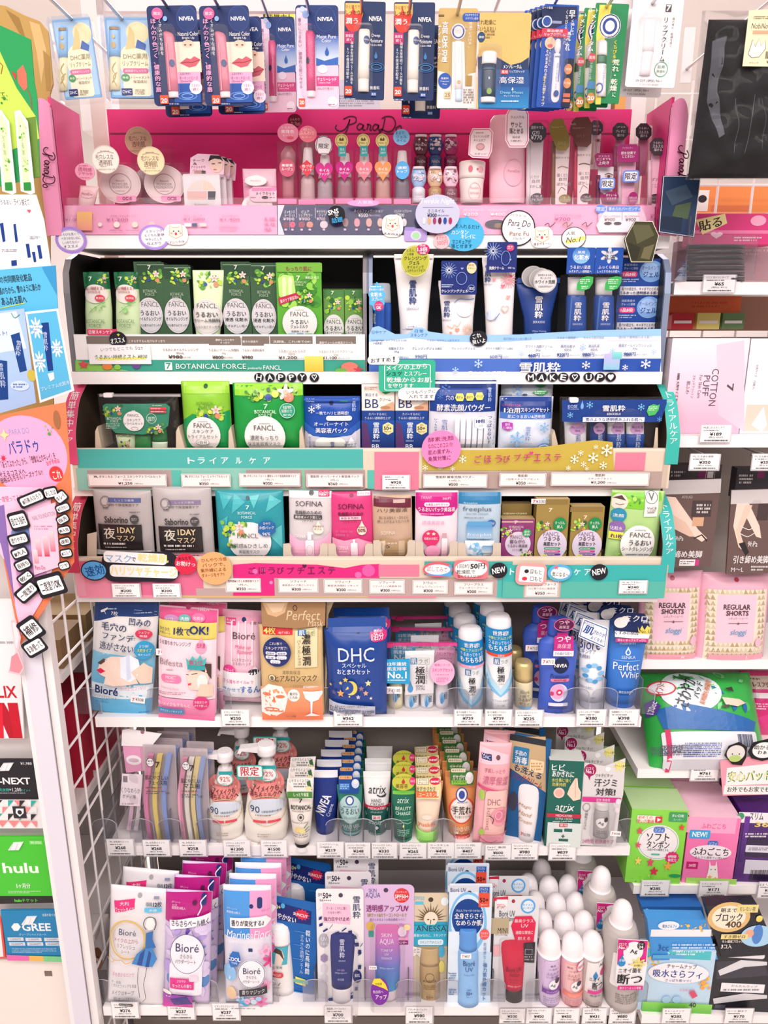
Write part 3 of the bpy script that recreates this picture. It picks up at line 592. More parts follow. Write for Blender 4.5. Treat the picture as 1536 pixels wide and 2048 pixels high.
# sloped front price panel, its own card
VW(0)
f=N('display_price_panel','pink and midnight blue price panel along the front of the make-up display','price panel',None,715,470,1.152,lean=12)
p=f.P('panel').rect(713,441,1190,58,.002,'f9a8cc');VW(2)
p.art('R 610 1305 900 180 1c2058;P f5d8e8 165,1215 205,1215 175,1300 205,1390 165,1390;R 235 1305 4 120 7a6aa8;R 277 1262 2 60 w;R 387 1262 2 60 w;T 235 1255 62 18 w エッセンス;T 235 1275 60 16 w ルージュS;T 230 1297 66 18 f0d8e8 ¥900;T 328 1255 44 18 w ピュア;T 330 1275 84 18 w リップカラー;T 322 1297 66 18 f0d8e8 ¥900;T 425 1255 62 18 w サクラヴェ;T 430 1275 44 16 w リップ;T 420 1297 50 18 f0d8e8 ¥700;T 700 1250 170 20 w ネイルファンデーション;T 668 1276 56 22 w ¥500;T 735 1278 70 14 c0b8d8 (税込 ¥550);T 903 1252 104 18 w ジェルトップコート;T 885 1276 52 20 w ¥700;E 213 1332 34 36 7a2848;E 253 1332 34 36 e04878;E 307 1332 38 36 a03858;E 355 1332 38 36 f08878;E 438 1332 46 44 f0d0d8;E 565 1320 34 50 b08890;E 633 1320 34 50 d890a0;E 703 1320 34 50 e8a098;E 770 1320 34 50 f0b8a8;E 910 1320 30 46 e8e0e8')
for x in(213,253,307,355,438,562,630,700,770):p.art(f'E {x} 1362 16 12 e8b8d0')
p.art('T 1320 1248 128 18 w スポンジリムーバー;T 1300 1272 86 20 w ¥300;T 1460 1250 110 18 w ネイルポリッシュリムーバー;T 1460 1272 90 20 w ¥400;E 1450 1330 130 50 3c3048;E 1470 1340 60 30 8a6a50;M 120 1330 60 90 e070a8 3')
VW(1);p.art('T 445 1284 80 14 b04080 ブライトクリーム;T 440 1306 90 18 b04080 ¥1,000;T 740 1284 160 14 b04080 パウダーファンデーション;T 700 1306 130 18 b04080 ¥1,200;T 1145 1284 110 14 b04080 カラーパレット;T 1150 1304 130 18 b04080 ¥1,000;T 1365 1284 90 14 b04080 メイクセット;T 1360 1306 120 18 b04080 ¥1,400;E 600 1335 24 24 fbe0d8;E 698 1335 36 34 fbe4dc;E 805 1335 36 34 f6d8c8;E 905 1335 36 34 f0cdb8;M 700 1368 90 8 b04080 1;M 800 1368 90 8 b04080 1;R 1115 1337 40 20 f4e8e8;R 1156 1337 30 20 4a5070;R 1205 1337 40 20 f0d0d0;M 1355 1350 110 34 e890b8 3;G 510 1315 90 110 f8c070 f49a8a')
VW(3);p.art('P f6c4dc 555,1240 605,1190 800,1190 830,1260 830,1335 560,1335;P fbe6ee 545,1300 590,1225 780,1225 800,1340 560,1340;E 570 1207 60 50 5a8ae0;T 570 1207 48 24 w 限定;R 700 1207 190 32 5a8ae0 6;T 705 1207 180 22 w 褒められバーガンディ;T 632 1250 96 14 4a3a50 スタイリングマスカラ;T 620 1268 60 20 4a3a50 ¥900;T 745 1250 86 14 4a3a50 リキッドアイライナー;T 740 1268 60 20 4a3a50 ¥900;E 610 1290 44 18 4a4048;E 665 1290 44 18 4a4048;T 380 1244 150 18 b04080 アイブロウペンシルN;T 350 1266 90 20 b04080 ¥700;Ls 704058 5 250,1300 270,1290 280,1310 310,1285;Ls 907050 5 350,1300 375,1285 380,1308 410,1285;Ls 805060 5 460,1300 485,1285 490,1308 520,1285;T 880 1250 60 26 c04080 ¥900;Q 690 1250 0.1 50 c0a0b0 2')
VW(0);l=Part(f,'clear_front_lip','clear');l.rect(715,438,1190,78,.0015,'f8f0f6',4,w0=.006)
# --- goods on the display --------------------------------------------------
VW(1);T1=1.185
it=N('foundation_tube','small pink foundation tube with round pink tag at the left wing of the display','foundation',None,495,1285,1.172,roll=-4)
p=it.P('tube','satin').rev([(500,1280,80,.8),(515,1180,100,.6),(530,1100,112,.16)],'f2c8cc',20);p.art('E 524 1150 80 52 e8b4bc;T 524 1150 60 14 a07080 ParaDo')
q=it.P('cap','plastic');q.rev([(492,1310,66,.9),(500,1280,74,.9)],'f6dcdc',20)
q=it.P('round_tag');q.ell(522,1024,116,100,.0008,'f0a0bc',.012);q.art('T 522 1012 80 24 b83a6c 透明感;T 524 1036 84 18 b83a6c ツヤつや;M 522 990 70 10 c05a80 1;M 522 1060 76 8 c05a80 1')
def compact(cx,x0,x1,y0,tag,tx,ty,shade,lab,D,yb=1200):
 it=N('powder_compact',lab,'face powder','boxed powder compacts',cx,yb,D)
 p=it.P('compact','plastic');cw=(x1-x0)*.98;cy=yb-(x1-x0)*.46
 p.ell(cx,cy,cw,(x1-x0)*.92,.015,'f4dcdc',-.018,'e8c8cc');p.art(f'O {cx} {cy} {cw*.52} {cw*.5} b8a0a4 5;O {cx} {cy} {cw*.92} {cw*.86} e8ccd0 3;T {cx} {cy-20} 50 12 a89096 Beauté;T {cx} {cy} 90 15 a89096 POWDER;T {cx} {cy+18} 100 15 a89096 FOUNDATION;T {cx} {cy+40} 54 10 a89096 nuance')
 q=it.P('clear_case','clear');q.box(cx,(y0+yb)/2,x1-x0,yb-y0,.026,'f6ecf2','f6ecf2')
 if shade:
  q=it.P('shade_label');q.rect(x1-64,yb-15,116,34,.0006,'f090b8',10,.0185);q.art(f'Tb {x1-58} {yb-15} 54 20 4a2034 {shade}')
 q=it.P('round_tag');q.ell(tx,ty,158,166,.0008,tag,.021);q.art(f'T {tx-6} {ty-14} 104 30 7a4a48 毛穴レスな;T {tx} {ty+20} 78 32 7a4a48 透明肌;M {tx} {ty-48} 60 9 b08a80 1;M {tx} {ty+42} 60 8 b08a80 1;T {tx} {ty+58} 110 13 8a5a58 ふんわりカバーファンデ;Ls c0a090 3 {tx-50},{ty-36} {tx},{ty-46} {tx+50},{ty-36};O {tx} {ty} 152 160 e8d4c4 2')
 return it
compact(900,785,1025,860,'d8a888',846,852,None,'powder compact with tan round tag standing behind the other two',1.222,1200)
compact(706,585,835,962,'f6efe4',655,960,'OC10','powder compact with white round tag and OC10 label',T1)
compact(968,848,1095,962,'f0dfb4',918,968,'OC20','powder compact with cream round tag and OC20 label',T1)
it=N('eyeshadow_palette','front eyeshadow palette with photo header card, clear case','eyeshadow','eyeshadow palettes',1200,1268,1.176)
p=it.P('header_card');p.poly([(1118,1032),(1122,930),(1165,905),(1290,912),(1324,945),(1318,1045)],.001,'f6ccdc',-.004)
p.art('T 1170 945 70 16 4a3038 チーク;T 1150 965 24 14 4a3038 &;T 1168 985 84 16 4a3038 アイシャドウ;T 1168 1004 64 14 4a3038 パレット;R 1180 1018 70 22 c09088;R 1200 1018 22 22 4a4048;E 1275 968 80 100 f4cfc0;P 2c2024 1228,950 1240,915 1300,918 1316,950 1300,940 1265,935;E 1258 966 22 6 5a3a34;E 1296 960 22 6 5a3a34;E 1268 1000 22 7 d07078')
q=it.P('palette','plastic');q.rect(1200,1150,216,236,.010,'f4e8ea',10,-.004,'e8d8dc');q.art('E 1196 1150 178 172 efe4e6;P ecdcd4 1112,1126 1150,1082 1200,1068 1200,1126;P f0d8c4 1204,1126 1204,1068 1250,1084 1280,1126;P eec0b8 1112,1134 1228,1134 1228,1184 1114,1184;P 4c4a58 1234,1134 1280,1134 1276,1184 1234,1184;P e6dcd8 1120,1190 1276,1190 1240,1225 1150,1225;R 1200 1248 180 24 e8dce0;T 1195 1212 84 16 8a7478 Authentic;R 1160 1250 70 26 f2a8c4 6')
q=it.P('clear_case','clear');q.rect(1202,1150,232,244,.004,'f4eef2',8,.007)
row(it,3,.014,'eyeshadow palette with photo header card',dx=.006)
VW(2)
it=N('makeup_set','clear pouch make-up set with white puffs and pink brush print','make-up set',None,75,1262,1.174)
p=it.P('insert_card');p.rect(60,1130,196,262,.001,'f0a4c0',4);p.art('R 60 1050 190 100 f4c4d2;S 0 1070 80 60 e83c84 9 .5;E 40 1050 40 34 f8e6e6')
q=it.P('puff','satin',label='white make-up puff');q.ell(40,1075,130,60,.008,'f4e6e4',.002);q.art('T 40 1075 60 10 c0a0a4 ParaDo')
q=it.P('compact','plastic',label='white round compact');q.ell(50,1225,180,140,.010,'f4e4e4',.001);q.art('E 50 1225 120 88 ecd4d8;O 50 1225 120 88 d8bcc4 3;T 50 1225 70 12 b898a0 ParaDo')
q=it.P('label_sticker');q.poly([(5,1130),(30,1112),(130,1112),(164,1135),(164,1200),(30,1200),(5,1180)],.0006,'f4c4d4',.013);q.art('R 90 1128 140 20 f08ab4;Tb 98 1152 110 22 4a2838 メイクセット;E 97 1176 40 18 2c2028;M 30 1176 36 10 8a6070 1;M 140 1176 36 10 8a6070 1')
q=it.P('pouch','clear');q.bag(62,1130,206,272,.016,'f4eaf0')
def nail(x0,x1,y0,y1,lab,shape,col1,tag,tagc,art,D=1.178,glass='c89aa4',brush=False):
 cx=(x0+x1)/2;w=x1-x0;it=N('nail_polish' if shape!='stick' else 'lip_rouge',lab,'nail polish' if shape!='stick' else 'lipstick',None,cx,y1,D)
 p=it.P('bottle' if shape!='stick' else 'lip_stick','plastic');h=y1-y0
 if shape=='stick':p.rev([(cx,y1-30,w*.6,.6),(cx,y1-h*.45,w*.62,.6),(cx,y1-h*.5,w*.74,.6),(cx,y1-h*.84,w*.8,.6),(cx,y1-h*.96,w*.3,.6)],glass,20)
 else:p.rev([(cx,y1-12,w*.64,.6),(cx,y1-h*.06,w*.84,.6),(cx,y1-h*.42,w*.8,.6),(cx,y1-h*.5,w*.42,.7)],glass,22)
 if shape!='stick':
  q=it.P('cap','plastic');q.rev([(cx,y1-h*.5,w*.74,.6),(cx,y1-h*.72,w*.6,.6),(cx,y1-h*.92,w*.5,.6),(cx,y1-h*.95,w*.42,.6)],'f2dee0',20)
 q=it.P('clear_case','clear');q.rect(cx,(y0+y1)/2,w*.96,h,.020,'f6eaf0',4,-.008)
 q=it.P('base_tray');q.rect(cx,y1-12,w*.94,30,.021,'f27ab0',3,-.008)
 q=it.P('front_label');q.wo=.0125;s0=q.uv;art_(q,cx,y1-h*.58,col1,shape,w,art)
 q=it.P('round_tag');tx,ty,tw,th=tag;q.ell(tx,ty,tw,th,.0008,tagc[0],.014);q.art(tagc[1])
 return it
def art_(q,cx,cy,c,shape,w,txt):
 if shape=='heart':P=q.o_fun(cx,cy,w*.92,118,[(math.sin(t)**3,(13*math.cos(t)-5*math.cos(2*t)-2*math.cos(3*t)-math.cos(4*t)+2.5)/14.5)for t in[2*math.pi*i/28 for i in range(28)]])
 elif shape=='diamond':P=q.o_fun(cx,cy,w*.86,100,[(0,1),(1,.2),(0,-1),(-1,.2)])
 else:P=q.o_ell(cx,cy,w*.78,106)
 q.slab(P,.0008,C(c),.0125);t=txt.split('/');q.art(';'.join(f'Tb {cx} {cy-14+i*22} {w*.55} 17 w {s}' for i,s in enumerate(t)))
gold=lambda x,y:(f'O {x} {y} 62 70 b89a48 4;P 6a5a28 {x-14},{y-8} {x-8},{y-20} {x},{y-8} {x+8},{y-20} {x+14},{y-8} {x+12},{y} {x-12},{y};T {x} {y+12} 44 10 6a5a28 No.1;R {x+4} {y+60} 44 60 2ca0a0;T {x+4} {y+50} 24 16 w 第1位;T {x+4} {y+70} 30 12 w 2019')
red=('8c2038','T 270 720 56 16 f0c8c8 ふんわり;T 275 742 56 16 f0c8c8 カラー;E 290 752 30 16 d86a70')
a=nail(292,392,790,1212,'clear boxed rouge with dark red round tag, behind the first rouge','stick','c84a5c',(272,728,84,80),red,' ',D=1.215,glass='b86a78')
nail(168,284,850,1210,'clear boxed rouge with dusty pink diamond label, leftmost of the lip rouges','stick','c85a74',(232,800,124,110),('e07c98','Tb 230 792 76 22 f8d8dc 美発色;T 230 768 80 12 f8d8dc うるおい;T 230 815 60 14 f8d8dc ルージュ;E 246 828 40 18 d84a60'),'美容液/ルージュ',glass='b8707c')
nail(290,394,855,1214,'clear boxed rouge with red diamond label and coral round tag','diamond','d83c50',(348,806,104,96),('ee7a88','T 342 800 86 22 f8dce0 ふんわり;T 346 780 50 12 f8dce0 唇に;T 340 826 60 12 f8dce0 カラー'),'色づき/ティント',glass='c4a0a4')
nail(388,498,900,1210,'nail polish with magenta heart label and limited edition tag','heart','c82c84',(440,872,100,112),('f4eaec','Tb 440 876 58 30 5a4a54 限定;Lc 5a4a54 4 395,880 405,830 440,818 480,832 488,880 470,922 410,922'),'ネイル/ファンデ',glass='a8929a')
for x0,x1,c,g,l in((505,615,'c01c80','9a6a78','magenta'),(622,728,'f07888','b0808a','coral pink'),(733,838,'f4935c','c09088','orange')):
 cx=(x0+x1)/2;nail(x0,x1,890,1208,f'nail foundation bottle with {l} heart label and gold medal tag','heart',c,(cx-16 if x0==505 else cx-4,846,76,84),('ecd890',gold(cx-16 if x0==505 else cx-4,846)),'ネイル/ファンデーション',glass=g)
nail(846,952,875,1210,'gel top coat bottle with light blue oval label and blue tag','oval','58a8e0',(893,824,96,94),('8cc4ec','T 885 800 50 18 24508c まるで;T 893 822 62 18 24508c ジェル;T 893 845 56 18 24508c ネイル'),'速乾/トップ',glass='7a6a78')
def mini(cx,y0,y1,c1,c2,lab,D):
 it=N('mini_nail_polish',lab,'nail polish','mini nail polishes',cx,y1,D)
 p=it.P('bottle','plastic');p.rev([(cx,y1,76,.8),(cx,y1-80,78,.8),(cx,y1-95,50,.8)],c1,18);p.art(f'T {cx} {y1-52} 46 16 e8d0d8 ParaDo')
 q=it.P('cap','plastic',label='clear cap stuffed with glitter');q.rev([(cx,y1-95,56,.6),(cx,y1-125,86,.5),(cx,y1-155,92,.5),(cx,y1-185,82,.5),(cx,y1-208,70,.6)],c2,22)
 q.art(f'W {cx} {y1-155} 70 80 26 {c2} f4e4ec e8d0d8 {c1}');q.art(f'T {cx} {y1-150} 64 16 f6e8ee ParaDo;R {cx} {y1-205} 66 14 f0e0e4')
for cx,c1,c2,l in((1010,'5c1c38','7a3a48','dark red'),(1095,'2c4a7c','3c5090','navy blue'),(1186,'7c1850','c03c80','magenta')):mini(cx,795,1012,c1,c2,f'mini nail polish with {l} glitter cap in the back row',1.222)
for cx,c1,c2,l in((996,'d8d4e0','a0bce4','pale blue'),(1093,'b08a60','dcb498','gold'),(1186,'80505c','f0c4d8','pale pink')):mini(cx,990,1200,c1,c2,f'mini nail polish with {l} glitter cap in the front row',1.180)
it=N('sponge_remover','white sponge nail remover jar with octagonal tag','nail polish remover',None,1308,1203,1.18)
p=it.P('jar','satin');p.rev([(1308,1203,130,.9),(1308,1090,142,.9),(1310,1062,146,.9)],'f2dedc',28);p.art('O 1320 1140 70 100 d8b8bc 3;T 1320 1120 50 12 c09aa0 ParaDo;T 1320 1150 54 12 c09aa0 REMOVER')
q=it.P('cap','satin');q.rev([(1310,1060,150,.9),(1314,965,156,.9),(1314,958,146,.9)],'f4e2de',28);q.art('E 1295 1010 26 40 d86a7c;E 1355 1012 36 34 e0a8b0;P c04a60 1332,1004 1344,1012 1332,1020')
q=it.P('octagonal_tag');q.poly([(1282,830),(1300,788),(1400,788),(1420,812),(1412,920),(1392,962),(1300,958),(1276,940)],.0008,'f6e2e8',.03);q.art('Lc e8709c 5 1288,832 1304,796 1396,796 1412,814 1404,918 1388,954 1304,950 1284,936;M 1350 815 60 10 a06078 1;T 1350 836 90 16 7a4a5a コットンいらず;T 1340 858 66 16 7a4a5a ネイルオフ;E 1345 895 40 30 e8b0b8;O 1345 895 46 36 c08090 3;T 1345 936 70 12 7a4a5a スポンジ')
VW(3)
it=N('remover_bottle','tall translucent pink nail remover bottle with octagonal tag','nail polish remover',None,40,1168,1.185)
p=it.P('bottle','satin');p.rev([(40,1168,196,.5),(40,1150,204,.5),(40,760,204,.5),(40,690,190,.5),(40,664,150,.4)],'f0b8c8',28);p.art('E 70 1000 110 150 ecb0c2;O 70 1000 110 150 e09ab4 3;T 70 990 70 14 d080a0 ParaDo')
q=it.P('octagonal_tag');q.poly([(2,710),(22,672),(112,672),(130,706),(130,850),(112,888),(22,888),(0,850)],.0008,'fae8ee',.048);q.art('Lc e06a98 5 10,712 26,680 108,680 122,708 122,848 108,880 26,880 8,846;T 66 722 76 16 7a5a64 ラメ入りも;Tb 60 764 60 30 5a4048 サッと;Tb 60 798 76 30 5a4048 落とせる;T 60 832 40 12 7a5a64 除光液;M 66 852 70 12 a08088 1')
def brow(cx,x0,x1,y0,y1,lab,tagc,tagpts,art,inner,D,body=None,roll=0,artin=''):
 it=N('eye_pencil_pack',lab,'eye make-up',None,cx,y1,D,roll=roll)
 if inner:
  p=it.P('insert_card');p.rect(cx,(y0+y1)/2+40,(x1-x0)*.62,(y1-y0)*.78,.001,inner,4);p.art(artin)
 q=it.P('pencil','plastic');q.rev([(cx-(x1-x0)*.28,y1-20,26,.9),(cx-(x1-x0)*.26,y0+120,26,.9)],body or 'd8a898',14)
 q=it.P('clear_case','clear');q.rect(cx,(y0+y1)/2,x1-x0,y1-y0,.012,'f4f0f4',24,-.004)
 q=it.P('tag');q.poly(tagpts,.0008,tagc,.010);a_,_,b_=art.partition('|');q.art(a_)
 if b_:l=it.P('lower_label');e=b_.split(';')[0].split();l.ell(*map(float,e[1:5]),.0005,e[5],.009);l.art(b_)
 return it
oct_=lambda x,y,r:[(x+r*math.cos(math.radians(22.5+45*i)),y+r*1.08*math.sin(math.radians(22.5+45*i)))for i in range(8)]
brow(545,508,592,700,960,'clear eye pencil pack with eye photo, behind the brow pencils','38303a',oct_(540,742,42),'T 540 735 40 12 d0c4cc 早く;T 545 755 44 12 d0c4cc 描ける','f2d4dc',1.225,artin='E 560 806 34 22 c89a88;E 560 806 16 12 38282c')
brow(680,640,722,720,1000,'clear eyeliner pack with dark octagonal tag, left one at the back','3a2c36',oct_(678,762,48),'T 678 738 50 10 d8c8d0 プロ;T 678 762 54 16 e8dce4 ブレずに;T 678 785 40 16 e8dce4 描ける','e890b8',1.225,body='b83078')
brow(812,770,856,722,1000,'clear eyeliner pack with dark octagonal tag, right one at the back','3a2c36',oct_(810,765,48),'T 810 745 54 12 d8c8d0 うるおい;T 810 768 54 16 e8dce4 スルスル;T 810 788 40 16 e8dce4 描ける','e890b8',1.225,body='b83078')
it=brow(198,132,264,700,1210,'brow pencil pack with dark tag handwritten GYI 770','4a444c',oct_(205,770,56),'T 205 742 70 18 e0d8dc 眉尻キマる;T 196 772 40 22 f4f0f4 GYI;T 200 798 64 26 f4f0f4 ¥770|E 205 1140 74 54 5a5058;T 205 1130 56 14 f0e8ea くり出し式;T 205 1150 64 16 f0e8ea アイブロウ','eedfe4',1.18,body='e8d8dc',artin='T 192 1015 60 20 8a7a80 描くだけ;T 205 1040 46 20 8a7a80 自然;T 202 1070 78 20 8a7a80 ぼかし眉')
it=brow(345,262,410,690,1196,'brow pencil pack with olive brown tag','8a7438',[(275,720),(300,694),(350,690),(388,790),(386,850),(368,872),(318,868),(272,760)],'M 320 740 70 10 b8a878 2;T 345 830 46 18 a89868 BR2','f2dcdc',1.18,body='8a5a44',artin='T 355 905 80 12 8a7a70 眉尻キマる;Ls a88a70 6 330,965 355,955 390,965;T 360 1005 70 20 8a7a80 描くだけ;T 360 1028 46 20 8a7a80 自然;T 364 1056 78 20 8a7a80 ぼかし眉;Ls 8a7a70 3 330,1110 350,1075 375,1090;E 370 1140 70 50 9a8448;T 370 1132 52 13 f0ead8 くり出し式;T 370 1150 60 15 f0ead8 アイブロウ')
it=brow(470,388,532,682,1192,'brow pencil pack with dark brown tag','6a3c38',[(400,710),(420,685),(495,680),(515,720),(512,830),(490,852),(430,848),(388,760)],'T 410 722 30 12 d0b0a8 ParaDo;M 440 745 70 10 b08078 2;T 450 790 46 18 8a5a50 BR3','f2dcdc',1.18,body='c02c50',artin='T 478 890 80 12 8a7a70 眉尻キマる;Ls 7a5a50 6 450,945 480,938 515,946;T 484 995 70 20 8a7a80 描くだけ;T 484 1020 46 20 8a7a80 自然;T 486 1050 78 20 8a7a80 ぼかし眉;Ls 8a7a70 3 455,1105 475,1065 500,1080;E 492 1135 66 50 5c4448;T 492 1128 52 13 f0e4e0 くり出し式;T 492 1146 60 15 f0e4e0 アイブロウ')
LIM=lambda x,y:f'R {x} {y} 84 60 6a8ce0 14/6;R {x} {y} 68 46 f0eaf6 10/6;Tb/4 {x} {y} 66 36 2c2430 限定'
it=brow(600,530,672,885,1190,'white and burgundy mascara pack with blue limited edition sticker','8c1858',[(530,900),(545,886),(625,888),(634,902),(632,960),(615,968),(545,962)],'T 583 905 64 10 f0c8dc マスカラ;T 582 920 80 14 f0d0e0 どこまでも;T 582 942 60 18 w 上向き','f2e4ec',1.18,body='6a1848',roll=1,artin='E 622 1010 44 26 d8b0a8;E 622 1012 18 16 4a2c30;Ls 4a2c30 4 598,1002 622,994 646,1004;P b02068 560,1090 660,1160 660,1190 590,1190')
q=it.P('limited_sticker');q.wo=.011;q.rect(602,1060,88,64,.0004,'6a8ce0',16,.011);q.art('R 602 1060 70 48 f0eaf6 10;Tb 602 1060 64 36 2c2430 限定');q=it.P('shape_sticker');q.ell(625,1135,84,60,.0004,'8c1c5c',.011);q.art('T 625 1125 60 14 w ボリューム;T 625 1145 54 14 w マスカラ')
it=brow(725,652,800,832,1192,'magenta liquid eyeliner pack with blue limited edition sticker','a01c6c',[(660,850),(680,836),(770,836),(780,852),(778,930),(762,938),(668,938)],'T 718 858 60 12 f0c0dc アイライナー;T 722 886 84 18 w 擦水効果で;T 722 906 66 16 w にじまない','f0b0cc',1.18,body='d8b8c4',roll=1)
q=it.P('limited_sticker');q.rect(736,1018,92,68,.0004,'6a8ce0',16,.011);q.art('R 736 1018 74 52 f0eaf6 10;Tb 736 1018 68 38 2c2430 限定');q=it.P('shape_sticker');q.ell(748,1145,56,76,.0004,'a01c6c',.011);q.art('T 748 1140 44 14 w リキッド;T 748 1158 40 10 w ライナー')
it=brow(888,830,942,800,1190,'slim clear pencil eyeliner pack with dark octagonal tag beside the right wing','40303a',oct_(890,850,50),'T 890 828 54 12 d8c8d0 うるおい;T 890 848 60 18 e8dce4 スルスル;T 890 868 44 16 e8dce4 描ける','f4c8da',1.178,body='e8c0cc',artin='T 880 1030 70 20 9a7a88 くずれ;T 880 1065 44 20 9a7a88 にじ;E 888 1140 70 56 4a3038;T 888 1130 50 14 f0e0e6 ペンシル;T 888 1150 50 14 f0e0e6 ライナー')
# -- two black skin care display boxes on the second shelf
DB,ZB=SH['B'];VW(0)
def flowers(cx,cy,w,h,n=16):return f'W {cx} {cy} {w} {h} {n} 5a9a3a 8cc44a b8d848 2c6a34 a4d060;E {cx-w*.25} {cy+h*.1} {w*.13} {w*.13} c8d84c;E {cx-w*.1} {cy+h*.2} {w*.12} {w*.12} 2c4c9a;E {cx-w*.3} {cy+h*.28} {w*.1} {w*.1} b0cc3c;F {cx+w*.2} {cy-h*.12} {w*.3} {w*.3} f0d0cc 5 e8a890;E {cx+w*.26} {cy+h*.22} {w*.17} {w*.17} d88a6a;E {cx+w*.02} {cy-h*.02} {w*.13} {w*.13} d4dc58'
def bin_box(name,lab,xl,xr,ztop,edge,inner='2c2826'):
 a,b=at_depth(xl,742,1.135).x,at_depth(xr,742,1.135).x
 it=wbox(name,[(a,b,1.136,1.272,ZB,ZB+.004)],inner,'card',lab,'display box')
 p=Part(it,'back_wall','card');wadd(p,[(a,b,1.270,1.274,ZB,ztop)],inner)
 for x,s in((a,1),(b,-1)):
  p=Part(it,'side_wall','card');P=[(1.136,ZB),(1.272,ZB),(1.272,ztop),(1.185,ztop),(1.155,ztop-.010),(1.140,ztop-.03),(1.136,ztop-.06)]
  n=len(P);xs=(x,x+s*.004);V=[(xx,y,z)for xx in xs for y,z in P]
  p.mesh(V,[tuple(range(n)),tuple(range(2*n-1,n-1,-1))]+[(i,(i+1)%n,n+(i+1)%n,n+i)for i in range(n)],C(inner))
  q=Part(it,'silver_edge','foil',label='glittering silver edge strip');E=P[2:]+[P[0]]
  for(y0,z0),(y1,z1)in zip(E,E[1:]):
   q.mesh([(x-.003,y0-.003,z0),(x+.006,y0-.003,z0),(x+.006,y1-.003,z1),(x-.003,y1-.003,z1)],[(0,1,2,3)],C(edge))
   q.mesh([(x-.0035,y0-.003,z0),(x-.0035,y0+.004,z0),(x-.0035,y1+.004,z1),(x-.0035,y1-.003,z1)],[(0,1,2,3)],C(edge))
 return it
ztb=at_depth(200,503,1.14).z
bin_box('display_box','black display box with silver edges holding green botanical skin care',150,731,ztb,'8e8a8e')
bin_box('display_box','black display box with silver edges holding blue and white snow skin care',738,1317,ztb,'8e9ab4','22262e')
VW(4);f=N('display_price_panel','white and green price panel of the botanical skin care box','price panel',None,441*2.954-0,(741-480)*2.954,1.128)
VW(0);p=f.P('panel').rect(441,706,578,74,.002,'f4efee');p.art('R 441 731 578 23 3a9c86;P 8cc45a 152,742 152,720 260,742;R 300 680 252 15 7c7068;R 451 680 60 15 7c7068;R 512 680 54 15 7c7068;R 583 680 85 15 7c7068;R 672 680 80 15 7c7068')
VW(4);p.art('R 850 590 660 42 7c7068;T 870 597 214 16 f4f0ec こすらずするん毛穴もすっきり;R 1330 597 190 44 7c7068;T 1330 590 110 13 f4f0ec 濃密もっちり泡で;T 1330 607 54 12 f4f0ec すっきり;R 1495 600 130 44 7c7068;T 1480 600 90 13 f4f0ec 驚きの浸透力;T 1070 648 210 16 4a4444 うるおいオイルクレンジング;T 1068 668 48 12 5a5454 95mL;Tb 1040 690 84 20 3a3434 ¥980;T 1100 693 60 12 5a5454 (税込¥1,078);T 1325 650 180 16 4a4444 うるおいクリーム洗顔料;T 1325 670 24 12 5a5454 90g;Tb 1290 692 66 20 3a3434 ¥800;T 1350 694 60 12 5a5454 (税込¥880);T 1500 650 130 16 4a4444 うるおい浸透化粧水;Tb 1464 692 66 20 3a3434 ¥980;R 1000 745 44 46 w 3;Tb 1000 743 30 36 3a9c86 7;T 1250 745 412 30 w BOTANICAL FORCE;F 500 735 60 50 d84c5a;E 640 745 60 40 e0803c;E 810 740 50 40 6a4a90;E 700 750 40 30 8cc44a')
VW(5);p.art('T 250 600 220 15 f4f0ec 洗顔後、これ1本でOK!;T 510 606 200 15 f4f0ec 濃密ヴェールの保湿クリーム;R 250 656 170 2 f0f0f0;T 250 654 160 15 4a4444 うるおいジュレミルク;T 250 672 40 12 5a5454 55mL;Tb 225 695 110 21 3a3434 ¥1,200;T 310 698 80 12 5a5454 (税込¥1,320);T 508 658 200 15 4a4444 うるおいスキンケアクリーム;T 508 678 26 12 5a5454 25g;Tb 470 696 90 20 3a3434 ¥1,100;T 555 698 70 12 5a5454 (税込¥1,210);Ti 32 757 84 18 f0f4e8 produced by;T 134 752 104 26 w FANCL;G 380 730 110 90 f4dc6a e8b83c;E 590 750 100 60 d8786a;F 640 765 60 40 c04050;E 540 770 70 30 6aa84a')
VW(0);f=N('display_price_panel','white and blue price panel with wavy top of the snow skin care box','price panel',None,1029,742,1.128)
p=f.P('panel')
tp=[(738,670),(745,655),(757,652),(770,658),(790,668),(815,668),(830,655),(845,655),(858,663),(905,670),(960,670),(1040,669),(1120,664),(1200,660),(1321,658)]
p.poly([(738,743),(1321,743)]+tp[::-1],.002,'eef2fa')
p.art('P 9cc8f0 '+' '.join(f'{a},{b}' for a,b in tp)+' 1321,672 1200,674 1100,678 1000,684 900,684 820,676 738,684;R 1029 730 582 26 4c72c4;R 1180 730 280 26 2c54ac')
VW(5);p.art('T 762 545 84 20 3c68b4 日中ケア;T 998 538 50 20 3c68b4 日常;T 998 562 100 20 3c68b4 スキンケア;T 756 592 74 13 5a6a90 Language;T 756 610 50 13 5a6a90 HERE!;T 864 592 124 13 6a7aa0 メイクの上からOK;T 1140 592 190 13 6a7aa0 うるおいながらしっかりオフ;T 864 640 90 17 2c3c6a 化粧水ミスト;T 866 660 28 12 2c3c6a 35g;T 1045 640 174 17 2c3c6a クレンジングジェルBIG;T 1260 640 140 15 2c3c6a クレンジングジェル;T 1470 640 160 15 2c3c6a ホワイト洗顔クリームBIG;T 1010 688 70 22 2c4890 990円;T 1450 688 70 22 2c4890 600円;T 1500 690 50 12 5a6a90 (税込660円);T 905 692 60 12 5a6a90 (税込)')
